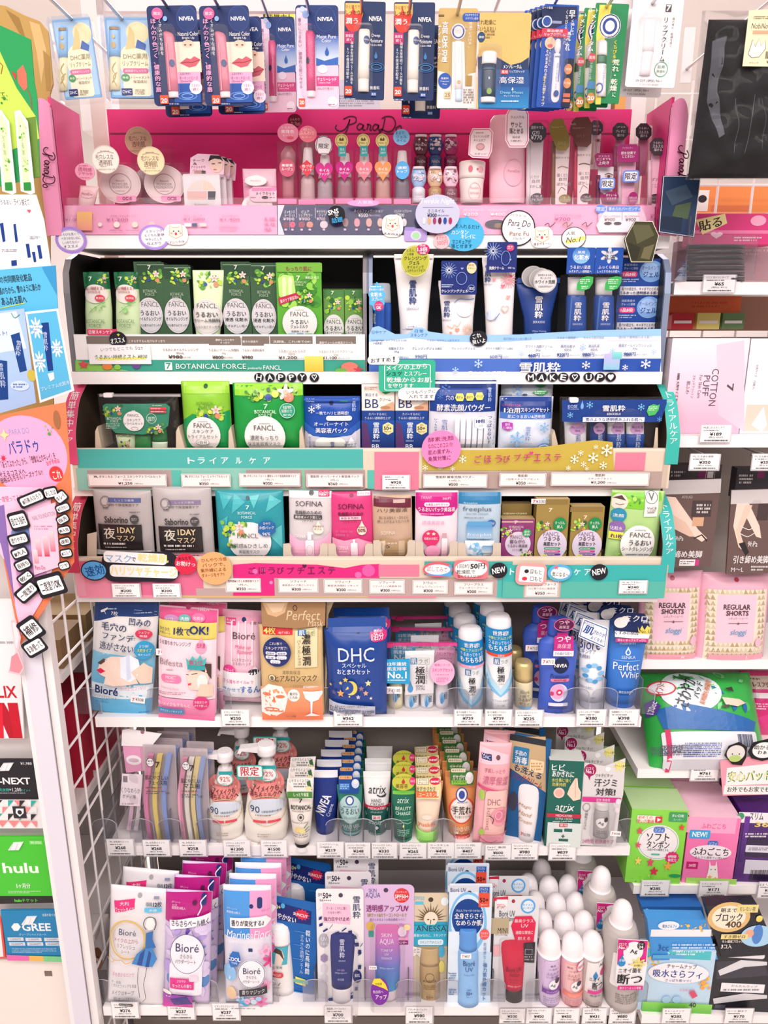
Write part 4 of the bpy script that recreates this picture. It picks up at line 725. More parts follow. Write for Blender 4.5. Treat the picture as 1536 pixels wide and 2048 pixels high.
VW(6);p.art('T 98 565 160 14 6a7aa0 毛穴汚れもスッキリ落とす;T 385 560 120 14 6a7aa0 うるおう透明感へ;T 534 560 116 14 6a7aa0 もちもち肌が持続;T 770 556 196 14 6a7aa0 1品5役で透明感のある肌へ;R 760 574 300 2 b0c0e0;R 386 574 140 2 b0c0e0;T 220 609 154 18 2c3c6a ホワイト洗顔クリーム;T 216 631 28 12 2c3c6a 80g;T 386 608 84 18 2c3c6a 薬用化粧水;T 386 628 42 13 2c3c6a 60mL;T 534 606 62 18 2c3c6a 美白乳液;T 536 627 42 13 2c3c6a 60mL;T 770 603 190 18 2c3c6a 美容オールインワンジェル;T 768 623 28 12 2c3c6a 50g;Tb 190 661 66 22 2c4890 460円;T 260 664 50 11 5a6a90 (税込506円);Tb 354 658 66 22 2c4890 920円;T 422 660 58 11 5a6a90 (税込1,012円);Tb 500 656 68 22 2c4890 980円;T 566 659 56 11 5a6a90 (税込1,078円);Tb 736 653 68 22 2c4890 980円;T 804 656 60 11 5a6a90 (税込1,078円);X 120 648 30 30 b8d0f0;X 468 612 40 40 a8c8f0;X 636 634 30 30 a8c8f0;X 870 638 30 30 a8c8f0;T -60 758 250 20 w 雪のような透明感へ。;Tb 222 727 230 56 w 雪肌粋;X 483 715 50 46 w;X 704 728 34 34 w;X 820 708 60 54 w;X -260 745 40 40 c0d8f4;X -130 706 50 50 c0d8f4;G 625 695 90 90 c8b8e8 8ac8e0;G 655 660 56 40 8ae0d8 7ac0d0')
# --- botanical goods
VW(4);DI=1.155
def mist(cx,lab,y0=200,y1=640,w=154,D=DI):
 it=N('mist_bottle',lab,'face mist',None,cx,600,D)
 p=it.P('bottle','satin').rev([(cx+8,y1,w*1.0,.6),(cx+4,420,w*1.02,.6),(cx,300,w*.94,.6),(cx-2,y0+20,w*.86,.6),(cx-2,y0,w*.74,.5)],'d4e8b8',24)
 p.art(f'R {cx} 240 {w*1.1} 100 1f6a44;{flowers(cx+34, 235, 70, 70, 8)};E {cx} 320 {w*.9} 110 ece4dc;T {cx-30} 232 22 26 w 7;Tb {cx} 288 {w*.76} 20 b03a54 おい持続ミスト;T {cx-6} 308 {w*.5} 14 b03a54 長時間保湿;E {cx+30} 345 54 40 d83c4c;T {cx+30} 345 40 14 w 無添加;W {cx+20} 400 110 70 7 8ccc74 a4d88c 6cbc5c;Ls 7cbc64 4 {cx-30},430 {cx+20},390 {cx+60},370;T {cx+6} 480 {w*.72} 22 6a8a5a BOTANICAL;T {cx+6} 506 {w*.46} 20 6a8a5a FORCE')
 return it
mist(580,'pale green mist bottle at the far end of the botanical box');mist(755,'pale green mist bottle next to the oil cleansing cartons',w=142)
def carton(cx,x0,x1,y0,name,sub,lab,c='3c5c40',top='2c4a34',yb=600,tube=None,cs='d4d0d4',fy=215,oy=446,oh=210,nm=None,v=4):
 it=N('skin_care_carton',lab,'skin care',None,cx,yb,DI);w=x1-x0
 if tube:
  p=it.P('tube','satin').rev([(cx,yb,w*.7,.7),(cx,yb-120,w*.84,.5),(cx,y0+20,w*.98,.1),(cx,y0,w*.98,.03)],'d8ecbc',24)
 else:
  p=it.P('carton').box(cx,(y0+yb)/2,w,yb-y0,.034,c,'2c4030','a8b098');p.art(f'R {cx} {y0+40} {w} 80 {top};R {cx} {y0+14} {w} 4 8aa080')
 p.art(flowers(cx+6,fy,w*.9,110,18));p.art(f'E {cx} {oy} {w*.94} {oh} {cs};O {cx} {oy} {w*.86} {oh*.9} b8b4b8 2;M {cx} {oy-84} 50 8 6a6a64 1;T {cx} {oy-65} {w*.62} 28 5a5a54 FANCL;Tb {cx} {oy-14} {w*.68} 30 2c3a34 うるおい;'+(nm or f'Tb {cx} {oy+20} {w*.82} 22 2c3a34 {name}')+f';T {cx} {oy+58} {w*.8} 16 4a5a54 {sub}')
 if not tube:p.art(f'T {cx} {y0+170} {w*.5} 18 a8bca0 BOTANICAL;T {cx} {y0+190} {w*.34} 16 a8bca0 FORCE;Tb {cx-4} {y0+30} 20 26 c8d4c0 7')
 return it
carton(888,802,964,132,'オイルクレンジング','毛穴の黒ずみまですっきり','green oil cleansing carton with round grey label, left of its twin')
carton(1048,968,1124,150,'オイルクレンジング','毛穴の黒ずみまですっきり','green oil cleansing carton with round grey label, right of its twin')
carton(1230,1128,1318,178,'クリーム洗顔料','もっちり泡ですっきり','pale green cream cleanser tube with crimped top among the cartons',tube=1,cs='dcd6d2',fy=240,oy=455)
carton(1398,1314,1480,132,'浸透 化粧水','みずみずしい肌へ','green lotion carton with round grey label, next to the cleanser tube',fy=220,oy=450)
VW(5);carton(84,6,160,138,'浸透 化粧水','みずみずしい肌へ','green lotion carton with round grey label, next to the bright green pack',fy=225,oy=455)
it=N('gel_milk_pack','bright green gel milk pack with hanging header on the botanical shelf','skin care',None,295,600,DI-.006)
p=it.P('backing_card').rect(294,370,264,466,.004,'5aa834',6);p.art(f'R 294 165 264 54 6aa838;T 290 174 150 24 7c2038 もっちり肌に;W 294 300 250 220 30 7cc04a 4a9434 a4d85c 8ccc4c 3c8430;P b8e07c 168,230 200,205 260,215 275,330 200,360 175,330;E 205 250 26 60 d8ecb0;E 240 248 26 60 d8ecb0;R 205 300 20 70 d8ecb0;R 240 300 20 70 d8ecb0;Tb 288 226 22 28 e8f0d8 7;T 296 250 80 14 c8dcb0 BOTANICAL;T 296 266 44 12 c8dcb0 FORCE')
p.art('P b8284c 168,345 290,308 305,340 180,385;T/15 235 350 110 22 f4e0e4 集中ケア美容液in;'+flowers(330,340,120,100,16)+';E 298 490 204 200 e0dedc;T 296 415 50 10 6a6a64 produced by;T 296 438 108 28 5a5a54 FANCL;Tb 296 484 104 26 2c3a34 うるおい;Tb 294 511 100 20 2c3a34 ジュレミルク;T 300 540 106 13 3a4a44 洗顔後これ1本!;R 250 560 50 18 58a8c8 8;R 300 560 48 18 2c6aa8 8;R 350 560 50 18 4aa86a 8;T 370 224 80 16 e8f4d8 美肌エキス')
q=it.P('hanging_header');q.rect(294,164,266,52,.0005,'74b040',4,.005);q.art('Tb 290 172 150 26 8c2040 もっちり肌に')
for cx,l in((496,'small green skin cream box with round label, left of its twin'),(620,'small green skin cream box with round label, right of its twin')):
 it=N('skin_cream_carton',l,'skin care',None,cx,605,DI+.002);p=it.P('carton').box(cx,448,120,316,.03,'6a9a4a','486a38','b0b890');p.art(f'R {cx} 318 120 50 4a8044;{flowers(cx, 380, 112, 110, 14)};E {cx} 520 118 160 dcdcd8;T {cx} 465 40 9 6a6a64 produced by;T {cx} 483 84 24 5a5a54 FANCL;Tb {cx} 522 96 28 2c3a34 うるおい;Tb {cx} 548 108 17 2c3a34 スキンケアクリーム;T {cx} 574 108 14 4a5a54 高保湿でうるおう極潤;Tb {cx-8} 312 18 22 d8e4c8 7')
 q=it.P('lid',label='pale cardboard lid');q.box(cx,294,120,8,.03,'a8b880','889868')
# --- snow skin care goods
it=N('spray_bottle','slim blue face lotion spray with frosted cap and cloud tag','face mist',None,768,600,DI)
p=it.P('bottle','plastic').rev([(772,600,126,.9),(772,380,126,.9),(772,368,112,.9)],'2458b4',24);p.art('R 740 470 14 200 4a80cc;R 800 470 10 200 1c4494;Tb 728 450 28 30 w 雪;Tb 728 480 28 30 w 肌')
q=it.P('cap','frost');q.rev([(772,372,122,.9),(770,268,118,.9),(770,256,104,.9)],'e4ecf6',24)
q=it.P('cloud_tag');q.slab(q.o_fun(752,340,100,165,[((.9+.1*math.cos(9*t))*math.sin(t),(.9+.1*math.cos(9*t))*math.cos(t))for t in[2*math.pi*i/54 for i in range(54)]]),.0006,C('5ab4e4'),.049);q.art('M 750 284 70 12 w 1;T 748 300 84 14 w きめ細かい霧の;Tb 748 328 66 24 w 化粧水;Tb 752 354 60 20 w スプレー;E 762 392 50 56 d83c78;T 762 384 36 10 w メイクの上;Tb 762 402 26 18 w OK')
def wtube(cx,wt,wb,y0,y1,lab,txt,D,c='f4eeee',bot=560,cap=None,roll=0):
 it=N('cleansing_tube',lab,'face wash',None,cx,y1+40,D,roll=roll)
 p=it.P('tube','satin').rev([(cx,y1+30,wb,.62),(cx,y1-100,wb*1.06,.55),(cx,y0+60,wt*.96,.2),(cx,y0+28,wt,.04),(cx,y0,wt,.03)],c,26);p.art(txt);return it
it=wtube(968,236,160,84,552,'large white cleansing gel tube with round olive tag','V 960 310 40 140 3c5490 雪肌粋;Vb 960 314 44 138 2c4888 雪肌粋;T 958 407 68 14 5a6aa0 SEKKISUI;R 958 512 78 22 f4f0f0 8;Q 958 512 76 20 6a7ab0 2;T 958 512 56 12 3c5490 メイク落とし;T 945 530 90 10 6a7ab0 Oil in Cleansing Gel;R 968 97 230 24 ece4e6',DI)
q=it.P('round_tag');q.ell(972,134,166,182,.0008,'b4b43c',.03);q.art('O 972 134 158 172 d8d490 4;T 944 72 44 18 3a4420 とろん;T 944 94 36 13 3a4420 と密着;Tb 972 117 130 22 2c3418 クレンジング;Tb 966 143 60 22 2c3418 ジェル;T 972 168 94 18 2c3418 オイルインで;T 972 188 116 16 2c3418 しっかりメイクオフ!;E 1016 66 76 64 c81c68;T 1014 44 34 14 w 限定;Tb 1012 66 58 26 w 1.5倍;T 1014 88 36 11 w 増量')
fire=lambda x,y,r,c:';'.join(f'L {c} 3 {x+r*.25*math.cos(t):.0f},{y+r*.25*math.sin(t):.0f} {x+r*math.cos(t):.0f},{y+r*math.sin(t):.0f}' for t in[2*math.pi*i/16 for i in range(16)])
it=wtube(1226,226,176,240,552,'white cleansing gel tube with heart firework print and navy card header','Vb 1160 410 36 96 2c4888 雪肌粋;T 1158 473 48 10 5a6aa0 SEKKISUI;H 1218 532 26 24 e89a7c;Ls e8b494 4 1160,505 1190,520 1200,500 1220,510 1240,480;H 1180 548 14 14 e89a7c;E 1262 420 90 70 d8e4f4;Ls 4a80c8 4 1204,372 1230,350 1290,352 1322,346;'+fire(1280,528,34,'e8b090'),DI-.004)
q=it.P('header_card');q.rect(1226,228,208,196,.0008,'1c2c74',8,.022);q.art(fire(1168,185,46,'7a9ad8')+';'+fire(1168,185,24,'c8d4f0')+';H 1243 176 16 14 8aa4e0;E 1298 172 56 64 ecd4a4;T 1296 156 34 12 5a3a20 限定;T 1298 174 48 11 5a3a20 デザイン;O 1240 232 60 70 8aa4e0 3;O 1296 290 40 40 8aa4e0 3;M 1160 275 70 22 c0d0f0 2;Tb 1200 305 154 18 w クレンジングジェル;T 1298 290 28 16 w 限定')
VW(6)
it=wtube(-5,196,150,100,540,'white face wash tube with pink firework and heart print, taller','Vb -72 195 34 100 2c4888 雪肌粋;T -72 255 44 10 5a6aa0 SEKKISUI;'+fire(44,232,48,'e86a84')+';'+fire(44,232,24,'f0a0a8')+';H 10 268 26 24 e86a7c;H 40 330 26 24 f0a8a8;H 56 210 18 16 d84a64;H -40 230 22 20 e88a94;H 20 400 46 44 f4b8b4;H 20 400 30 28 fae0dc;E -60 430 50 60 d8e4f4;L 5a84c8 5 -40,460 -10,420',DI)
q=it.P('header_card');q.rect(0,105,168,172,.0008,'1c2c74',8,.018);q.art(fire(-50,70,50,'8aa4e0')+';'+fire(-50,70,26,'c8d4f0')+';E 46 52 44 40 c82c70;T 46 46 30 10 w 限定;T 46 58 34 9 w デザイン;O 20 110 50 80 8aa4e0 3;Tb -32 166 84 18 w 洗顔クリーム;T 52 166 36 12 w 限定 15g;H 46 120 12 12 8aa4e0')
it=wtube(214,244,150,222,545,'navy white-wash face cream tube with round grey tags','Vb 214 386 44 124 w 雪肌粋;T 212 470 66 14 d0d8f0 SEKKISUI;T 214 523 80 13 a8b8e0 White Washing;T 212 537 60 12 a8b8e0 Cream;R 214 232 260 30 1c4490',DI,'1c3c84')
q=it.P('round_tag');q.ell(234,242,130,130,.0008,'d8d4d4',.03);q.art('O 234 242 122 122 b0acac 3;T 236 208 86 12 5a5a60 透明感のある肌に;T 236 224 60 12 5a5a60 洗い上げる;Tb 232 246 112 22 2c2c34 ホワイト洗顔;M 236 272 80 12 7a7a80 2')
for i in range(2):
 q=it.P('round_tag');q.ell(216-i*34,226-i*14,130,124,.0008,'a8a4a4',.018-i*.01);q.art(f'O {216-i*34} {226-i*14} 120 114 c8c4c4 3')
def sk_bottle(cx,y0,tagn,sub1,sub2,lab,round_):
 it=N('boxed_bottle',lab,'skin care',None,cx,560,DI)
 p=it.P('bottle','plastic').rev([(cx,560,118,.7),(cx,330,118,.7),(cx,318,108,.7)],'1f4ea4',24);p.art(f'R {cx-40} 430 8 200 4a7ac4;Vb {cx-2} 412 40 104 w 雪肌粋;T {cx-4} 482 54 11 d0d8f0 SEKKISUI')
 q=it.P('cap','satin');q.rev([(cx,318,96,.7),(cx,214,96,.7)],'f4f2f2',24)
 q=it.P('clear_case','clear');q.box(cx,380,158,360,.05,'f0f0f6',w0=.024)
 q=it.P('header_card');q.rect(cx+4,126,156,148,.0008,'1c4ca4',6,.023);q.art(f'{"G" if round_ else "F"} {cx+6} 95 {98 if round_ else 110} 94 '+('2c68b8 8cc0ec 48' if round_ else 'c8ccd8 6')+f';T {cx+6} 78 40 16 {"w" if round_ else "3a3c50"} {"薬用" if round_ else "美白"};Tb {cx+8} 106 {84 if round_ else 64} 28 {"w" if round_ else "3a3c50"} {tagn};T {cx} 162 114 20 w {sub1};T {cx} 186 126 15 w {sub2}')
 q=it.P('leaf_sticker');q.slab(q.o_fun(cx+26,254,88,82,[(-1,-.9),(-1,0),(-.5,.8),(.3,1),(1,.9),(1,.1),(.6,-.7),(-.2,-1)]),.0005,C('3cac54'),.0245);q.art(f'M {cx+26} 242 56 30 d8f0dc 3;M {cx+26} 275 40 20 d8f0dc 2');return it
sk_bottle(436,60,'化粧水','うるおい浸透','みずみずしい透明肌へ','boxed blue lotion bottle with bubble round header in the snow display',1)
sk_bottle(594,60,'乳液','ふっくら美白','しっとりなめらか肌へ','boxed blue milk bottle with grey flower header in the snow display',0)
def gel(cx,cy,lab,D,w):
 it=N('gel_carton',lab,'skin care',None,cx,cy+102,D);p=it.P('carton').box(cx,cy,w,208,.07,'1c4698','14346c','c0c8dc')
 k=cx-812;y=cy-212
 p.art(f'R {cx} {cy+82} {w} 56 dcd8dc;G {cx} {cy-52} {w} 100 14347c 1c4ca4;E {868+k} {180+y} 136 124 7aa4dc;E {862+k} {170+y} 96 80 9cbcec;T {872+k} {160+y} 116 22 14347c オールインワン;Tb {866+k} {198+y} 90 32 14347c ジェル;T {750+k} {142+y} 78 14 c8d4f0 美容液成分;T {750+k} {162+y} 78 14 c8d4f0 ぎゅっと凝縮;R {742+k} {196+y} 92 34 e83c7c 16;Tb {742+k} {196+y} 70 20 w 1品5役;M {745+k} {232+y} 100 24 b8c8ec 2;T {802+k} {280+y} 210 18 1c2c5c 毛穴の目立ち、キメまでととのえ;Tb {800+k} {303+y} 228 18 1c2c5c うるおった透明感ある肌へ')
 return it
gel(812,212,'upper blue all-in-one gel carton of the stack of two',1.158,250);gel(796,418,'lower blue all-in-one gel carton of the stack of two',1.158,256)
# -- two beige cardboard sample trays
def tray(key,lab,ytop,ybot,xl,xr,ystrip,vw,sl,sr,cl,cr):
 D,z=SH[key];VW(0);zt=at_depth(768,ytop,D).z
 a,b=at_depth(xl,ybot,D).x,at_depth(xr,ybot,D).x
 it=wbox('sample_tray',[(a,b,D+.003,1.27,z+.0005,z+.004)],'d8c8b4','board',lab,'display tray')
 zcap=SH['B' if key=='T' else 'T'][1]-(.0195 if key=='T' else.0145);zs=min(zcap,at_depth(150,ystrip,D+.06).z)
 p=Part(it,'back_wall','board');wadd(p,[(a,b,1.266,1.27,z+.004,min(zcap,z+.20))],'3a3028')
 for x,s,c,t in((a,1,cl,sl),(b,-1,cr,sr)):
  prof=[(D+.002,z+.001),(D,zt-.02),(D+.001,zt+.02),(D+.010,zt+(zs-zt)*.45),(D+.030,zt+(zs-zt)*.78),(D+.062,zs)]
  p=Part(it,'side_wall','board');P=prof+[(1.266,zs),(1.266,z+.001)];n=len(P);V=[(xx,y,zz)for xx in(x,x+s*.003)for y,zz in P]
  p.mesh(V,[tuple(range(n)),tuple(range(2*n-1,n-1,-1))]+[(i,(i+1)%n,n+(i+1)%n,n+i)for i in range(n)],C('4a3c32'))
  q=Part(it,'curved_edge_strip','card',label='curved coloured edge strip with vertical lettering');xo,xi=x-s*.010,x+s*.010
  pr=spline(prof[1:],5);pts=[(xx,y-.002,zz)for y,zz in pr for xx in((xo,xi)if s>0 else(xi,xo))]
  q.mesh(pts,[(2*i,2*i+1,2*i+3,2*i+2)for i in range(len(pr)-1)],C(c),True)
  q.mesh([(xx,y+.001,zz)for xx,y,zz in pts],[(2*i,2*i+2,2*i+3,2*i+1)for i in range(len(pr)-1)],C('c8b8a8'),True)
  def dep(zz,pr=pr):
   for(y0,z0),(y1,z1)in zip(pr,pr[1:]):
    if z0<=zz<=z1:return y0+(y1-y0)*(zz-z0)/(z1-z0)
   return pr[0][0]if zz<pr[0][1]else pr[-1][0]
  V,F=text_mesh(t,True,False,True);y0,y1=min(v_[1]for v_ in V),max(v_[1]for v_ in V);x0,x1=min(v_[0]for v_ in V),max(v_[0]for v_ in V)
  zb,ztp=zt+(zs-zt)*.12,zt+(zs-zt)*.90
  q.mesh([((xo+xi)/2+((v_[0]-(x0+x1)/2))*.0135,dep(zb+(v_[1]-y0)/(y1-y0)*(ztp-zb))-.0028,zb+(v_[1]-y0)/(y1-y0)*(ztp-zb))for v_ in V],F,C('f8f0f0'))
 f=Part(it,'front_panel','card',label='printed front panel');wadd(f,[(a,b,D,D+.003,z+.001,zt)],'dccab6');wadd(f,[(a,b,D,D+.008,zt,zt+.0035)],'e6d8c6')
 f.it=Plane(D);f.up=lambda u,v:(u,D-.0003-.00002*f.layer,v)
 return it,f,D,z
it,f,D1,Z1=tray('T','upper beige sample tray with teal, pink and gold front banners',902,977,150,1336,764,4,'簡単集中ケア','トライアルケア','e0507c','3cb4a8')
VW(4);f.art('R 1300 1292 1690 112 4cb0a8;Tb 1130 1303 40 36 w ト;Tb 1190 1303 40 36 w ラ;Tb 1258 1303 40 36 w イ;Tb 1328 1303 40 36 w ア;Tb 1410 1303 36 36 w ル;Tb 1492 1303 40 36 w ケ;R 1300 1412 1690 130 8cc4b4;R 790 1415 540 110 b09a98;R 1045 1415 60 110 5ab8a8')
VW(5);f.art('Tb 100 1303 40 36 w ア;R 866 1310 262 116 f07c98;R 866 1420 262 110 e87c98;R 330 1415 700 112 b09a98;R 714 1415 40 110 5ab8a8;R 316 1415 14 110 7cc49c')
VW(0);f.art('P c4ac48 844,941 844,915 862,907 890,902 930,900 970,900 1010,898 1060,896 1100,892 1150,885 1190,880 1225,884 1228,941;R 1260 923 60 36 f08098;R 1085 960 484 34 b09a94;R 1330 940 10 70 c8b4a4')
for x,y,s in((860,925,9),(880,935,10),(902,920,14),(925,918,16),(850,935,12),(905,937,10),(1148,918,18),(1166,928,12),(1185,915,22),(1205,930,16),(1212,900,24),(1160,905,12),(1190,893,10),(1135,935,10),(1172,936,8)):f.art(f'X {x} {y} {s} {s} f4f0e0')
VW(5);
for x,t in((1345,'ご'),(1402,'ほ'),(1465,'う'),(1512,'び')):f.art(f'Tb {x} 1290 40 44 b83c6c {t}')
VW(6)
for x,t in((97,'プ'),(150,'チ'),(210,'エ'),(268,'ス'),(325,'テ')):f.art(f'Tb {x} 1243 38 40 b83c6c {t}')
f.art('H 175 1220 24 24 d83c8c')
def pcards(f,vw,lst,yb=None):
 VW(vw)
 for cx,cy,w,h,l1,l2,pr in lst:f.art(f'R {cx} {cy} {w} {h} f2e6e4 6;Q {cx} {cy} {w-8} {h-8} 7a6460 2 6;Tb {cx} {cy-h*.29} {min(w*.86, len(l1)*19)} 15 3a3030 {l1};T {cx} {cy-h*.03} {min(w*.8, len(l2)*17)} 12 4a4040 {l2};Tb {cx-12} {cy+h*.26} {len(pr)*14} 18 3a3030 {pr};T {cx+len(pr)*7.5+22} {cy+h*.28} 52 10 6a5a5a (税込)')
pcards(f,4,[(760,1415,462,72,'7PL ボタニカル フォース スキンケアトラベルセット','7日分','¥1,250'),(1222,1415,290,76,'7PL ボタニカル フォース トライアルセット','1日分','¥350')])
pcards(f,5,[(120,1412,360,78,'7PL ボタニカル フォース 濃密もっちり保湿美容液マスク','1枚入','¥350'),(502,1415,332,78,'雪肌粋 オーバーナイト美容液パック','3包入','¥360'),(1210,1418,376,78,'雪肌粋 酵素洗顔パウダー','10包入','¥500')])
pcards(f,6,[(126,1368,266,76,'雪肌粋','1泊用スキンケアセット','¥350'),(566,1365,560,76,'雪肌粋','スキンケアセット','¥1,200')])
DT=D1+.030
def tcomp(it,D,vw,y0,y1,xs,name='compartment_wall'):
 VW(vw)
 for x0,x1 in xs:
  p=Part(it,name,'board');P=[px(*q)for q in((x0,y1),(x0,y0),(x0+14,y0-30),(x1,y1-10),(x1,y1))]
  a=[at_depth(X,Y,D)for X,Y in P];p.mesh([(v_.x,D,v_.z)for v_ in a]+[(v_.x,D+.05,v_.z)for v_ in a],[(0,4,3,2,1),(0,1,6,5),(1,2,7,6),(2,3,8,7),(3,4,9,8)],C('cbbba6'))
tcomp(it,D1+.012,4,1130,1235,[(562,600),(1040,1090),(1350,1385)])
tcomp(it,D1+.012,5,1130,1240,[(292,325)])
tcomp(it,D1+.012,6,1120,1195,[(298,335)])
VW(6);p=Part(it,'compartment_wall','board');a=[at_depth(*px(*q),D1+.012)for q in((880,1195),(892,1075),(905,1075),(905,1195))];p.mesh([(v_.x,D1+.012,v_.z)for v_ in a],[(0,3,2,1)],C('cbbba6'))
# goods in the upper tray
VW(4)
it=N('travel_set_pouch','clear zip pouch travel set with green card and small bottles','travel set',None,832,1245,DT)
p=it.P('bottle','satin',label='pale green tube').rev([(750,1240,100,.5),(742,1150,118,.4)],'d8ecc0',20);p.art(f'T 742 1150 80 20 6a8a5a FORCE;{flowers(745, 1200, 90, 60, 8)}')
p=it.P('bottle','satin',label='dark green bottle').rev([(848,1240,90,.5),(848,1150,96,.5)],'2c8a44',20)
p=it.P('bottle','satin',label='pale bottle with dark cap').rev([(945,1240,90,.5),(945,1190,92,.5)],'dcecd0',20);p.rev([(945,1190,94,.5),(945,1110,80,.5)],'1f7a3c',20)
q=it.P('printed_card');q.poly([(625,975),(640,962),(995,962),(1018,980),(1008,1090),(960,1128),(860,1142),(700,1132),(648,1080)],.001,'2c8a6a',.012)
q.art(flowers(690,1000,130,80,14)+';'+flowers(930,1105,120,70,14)+';E 810 1062 122 116 f0ecec;T 810 1010 22 20 w 7;T 808 1028 66 15 5a5a54 FANCL;T 810 1056 80 15 3a4a40 スキンケア;T 810 1077 106 15 3a4a40 トラベルセット;O 816 1105 40 18 6a7a70 2;T 698 1046 84 15 e0f0e4 BOTANICAL;T 698 1062 44 13 e0f0e4 FORCE;M 690 1090 80 36 a8d4c0 4;O 914 1046 56 56 e0f0e4 2;T 914 1042 40 13 e0f0e4 植物;T 914 1056 44 13 e0f0e4 発酵の力;R 952 988 96 14 d84050 4;R 952 1006 96 14 d84050 4;M 952 988 80 8 f8e0e0 1;M 952 1006 80 8 f8e0e0 1;M 950 970 60 8 c8e8d4 1;W 640 1000 30 50 4 d84c4c 5a9a3a')
q=it.P('pouch','clear');q.bag(830,1082,470,340,.020,'f0ecee',wr=.001)
q=it.P('zip_strip','plastic',label='grey zip strip');q.rect(830,917,478,18,.003,'8a8486',0);q.art('R 830 917 476 4 c8c4c4')
q=it.P('zip_slider','plastic',label='white zip slider');q.rect(648,914,52,26,.008,'f6f2f2',6)
it=N('trial_set_pack','green skin care trial set pack with round white label','trial set',None,1222,1240,DT)
p=it.P('pouch','film').bag(1225,1040,282,408,.012,'8cc838');p.art(f'R 1225 870 272 66 a0d840;E 1222 860 26 28 1a5a24;P 1f9a54 1086,1062 1150,1020 1240,1040 1366,1000 1366,1236 1086,1236;{flowers(1250, 1010, 190, 100, 26)};T 1226 958 100 17 5a8a2c BOTANICAL;T 1224 980 66 17 5a8a2c FORCE;E 1215 1140 200 205 ece6e4;T 1215 1064 54 9 6a6a64 produced by;T 1215 1086 108 28 5a5a54 FANCL;T 1215 1120 124 23 3a4a40 スキンケア;T 1215 1152 172 23 3a4a40 トライアルセット;R 1213 1184 74 28 f6f2f0 12;Q 1213 1184 72 26 6a7a60 2 12;T 1213 1184 54 18 3a4a40 1日分;M 1215 1216 120 18 6a7a70 2')
VW(5)
it=N('face_mask_pack','wide green beauty mask pack with round white label','face mask',None,114,1240,DT)
p=it.P('pouch','film').bag(114,1040,412,390,.012,'1f9a44');p.art(f'R 114 880 404 70 98d83c;{flowers(150, 905, 330, 90, 40)};W 20 905 120 60 14 4a8a34 8ccc44 2c6a34;E 114 878 22 22 2c5a24;T 104 975 24 28 e8f4e4 7;T 102 1006 126 21 e8f4e4 BOTANICAL;T 102 1030 78 21 e8f4e4 FORCE;E 228 1000 90 90 2ca084;O 228 1000 84 84 c8ecd8 3;T 228 980 48 20 e8f4e4 植物;T 226 1002 60 20 e8f4e4 発酵の力;T 230 1024 46 12 e8f4e4 配合;E 100 1150 238 240 ece8e6;T 100 1074 62 11 6a6a64 produced by;T 98 1098 122 30 5a5a54 FANCL;T 96 1156 164 30 2c3a34 濃密もっちり;T 94 1192 190 22 2c3a34 保湿美容液マスク')
it=N('overnight_mask_pack','blue overnight mask pack with silver bottom and green leaf sticker','face mask',None,487,1240,DT)
p=it.P('pouch','film').bag(487,1078,332,310,.014,'1c4ca8');p.art('P d8d8e4 322,1120 380,1150 487,1160 600,1145 654,1100 654,1236 322,1236;P 2c60b8 322,1070 420,1130 560,1130 654,1060 654,1110 580,1150 420,1156 322,1130;E 484 956 24 26 10204c;R 485 940 320 4 12347c;X 368 996 44 44 w;X 408 978 32 32 d0e0f8;T 490 1014 190 20 w 一晩でハリと透明感!;R 530 1044 150 28 f8f4ea 14;T 484 1077 200 24 w オーバーナイト;Tb 486 1114 184 30 w 美容液パック;V 616 970 22 72 c8d8f4 雪肌粋;T 360 942 50 18 d0dcf4 KOSE;G 480 1195 180 80 f4f4ec d8dce0 40;T 492 1195 24 28 3c5ca0 雪;T 492 1222 24 24 3c5ca0 肌;P e8ecf4 560,1236 600,1150 654,1236;T 596 1198 70 15 3a3c50 集中ケア;V 360 1190 14 80 4a64a8 雪肌粋;R 487 938 328 8 2c5cb4')
q=it.P('leaf_sticker');q.slab(q.o_fun(544,962,72,46,[(-1,-.5),(-.5,.6),(.3,1),(1,.7),(.8,-.4),(0,-1)]),.0004,C('3cac64'),.009);q.art('M 544 962 50 22 d8f0dc 2')
def bbx(cx,lab):
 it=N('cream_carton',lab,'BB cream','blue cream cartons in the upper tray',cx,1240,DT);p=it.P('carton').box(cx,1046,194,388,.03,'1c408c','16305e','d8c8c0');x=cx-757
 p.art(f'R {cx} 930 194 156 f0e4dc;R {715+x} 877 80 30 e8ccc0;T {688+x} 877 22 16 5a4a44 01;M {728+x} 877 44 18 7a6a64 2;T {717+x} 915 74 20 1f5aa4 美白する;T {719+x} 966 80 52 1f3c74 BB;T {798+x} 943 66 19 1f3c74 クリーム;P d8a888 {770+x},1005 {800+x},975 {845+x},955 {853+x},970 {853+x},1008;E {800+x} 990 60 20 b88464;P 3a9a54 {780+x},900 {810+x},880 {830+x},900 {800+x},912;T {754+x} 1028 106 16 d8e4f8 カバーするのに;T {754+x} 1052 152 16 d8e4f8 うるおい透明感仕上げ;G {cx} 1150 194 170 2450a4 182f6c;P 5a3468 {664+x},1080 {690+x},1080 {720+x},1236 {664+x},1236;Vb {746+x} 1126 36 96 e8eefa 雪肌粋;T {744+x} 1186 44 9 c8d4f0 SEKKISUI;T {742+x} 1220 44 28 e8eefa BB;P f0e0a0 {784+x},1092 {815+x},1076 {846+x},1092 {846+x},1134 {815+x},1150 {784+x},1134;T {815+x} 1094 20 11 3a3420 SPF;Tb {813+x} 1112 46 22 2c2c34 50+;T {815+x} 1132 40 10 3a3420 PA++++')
 return it
bbx(757,'blue cream carton reading BB, left of its twin in the upper tray');bbx(956,'blue cream carton reading BB, right of its twin, partly under speech stickers')
it=N('enzyme_wash_pack','blue topped clear pack of white enzyme wash sachets','face wash',None,1255,1240,DT)
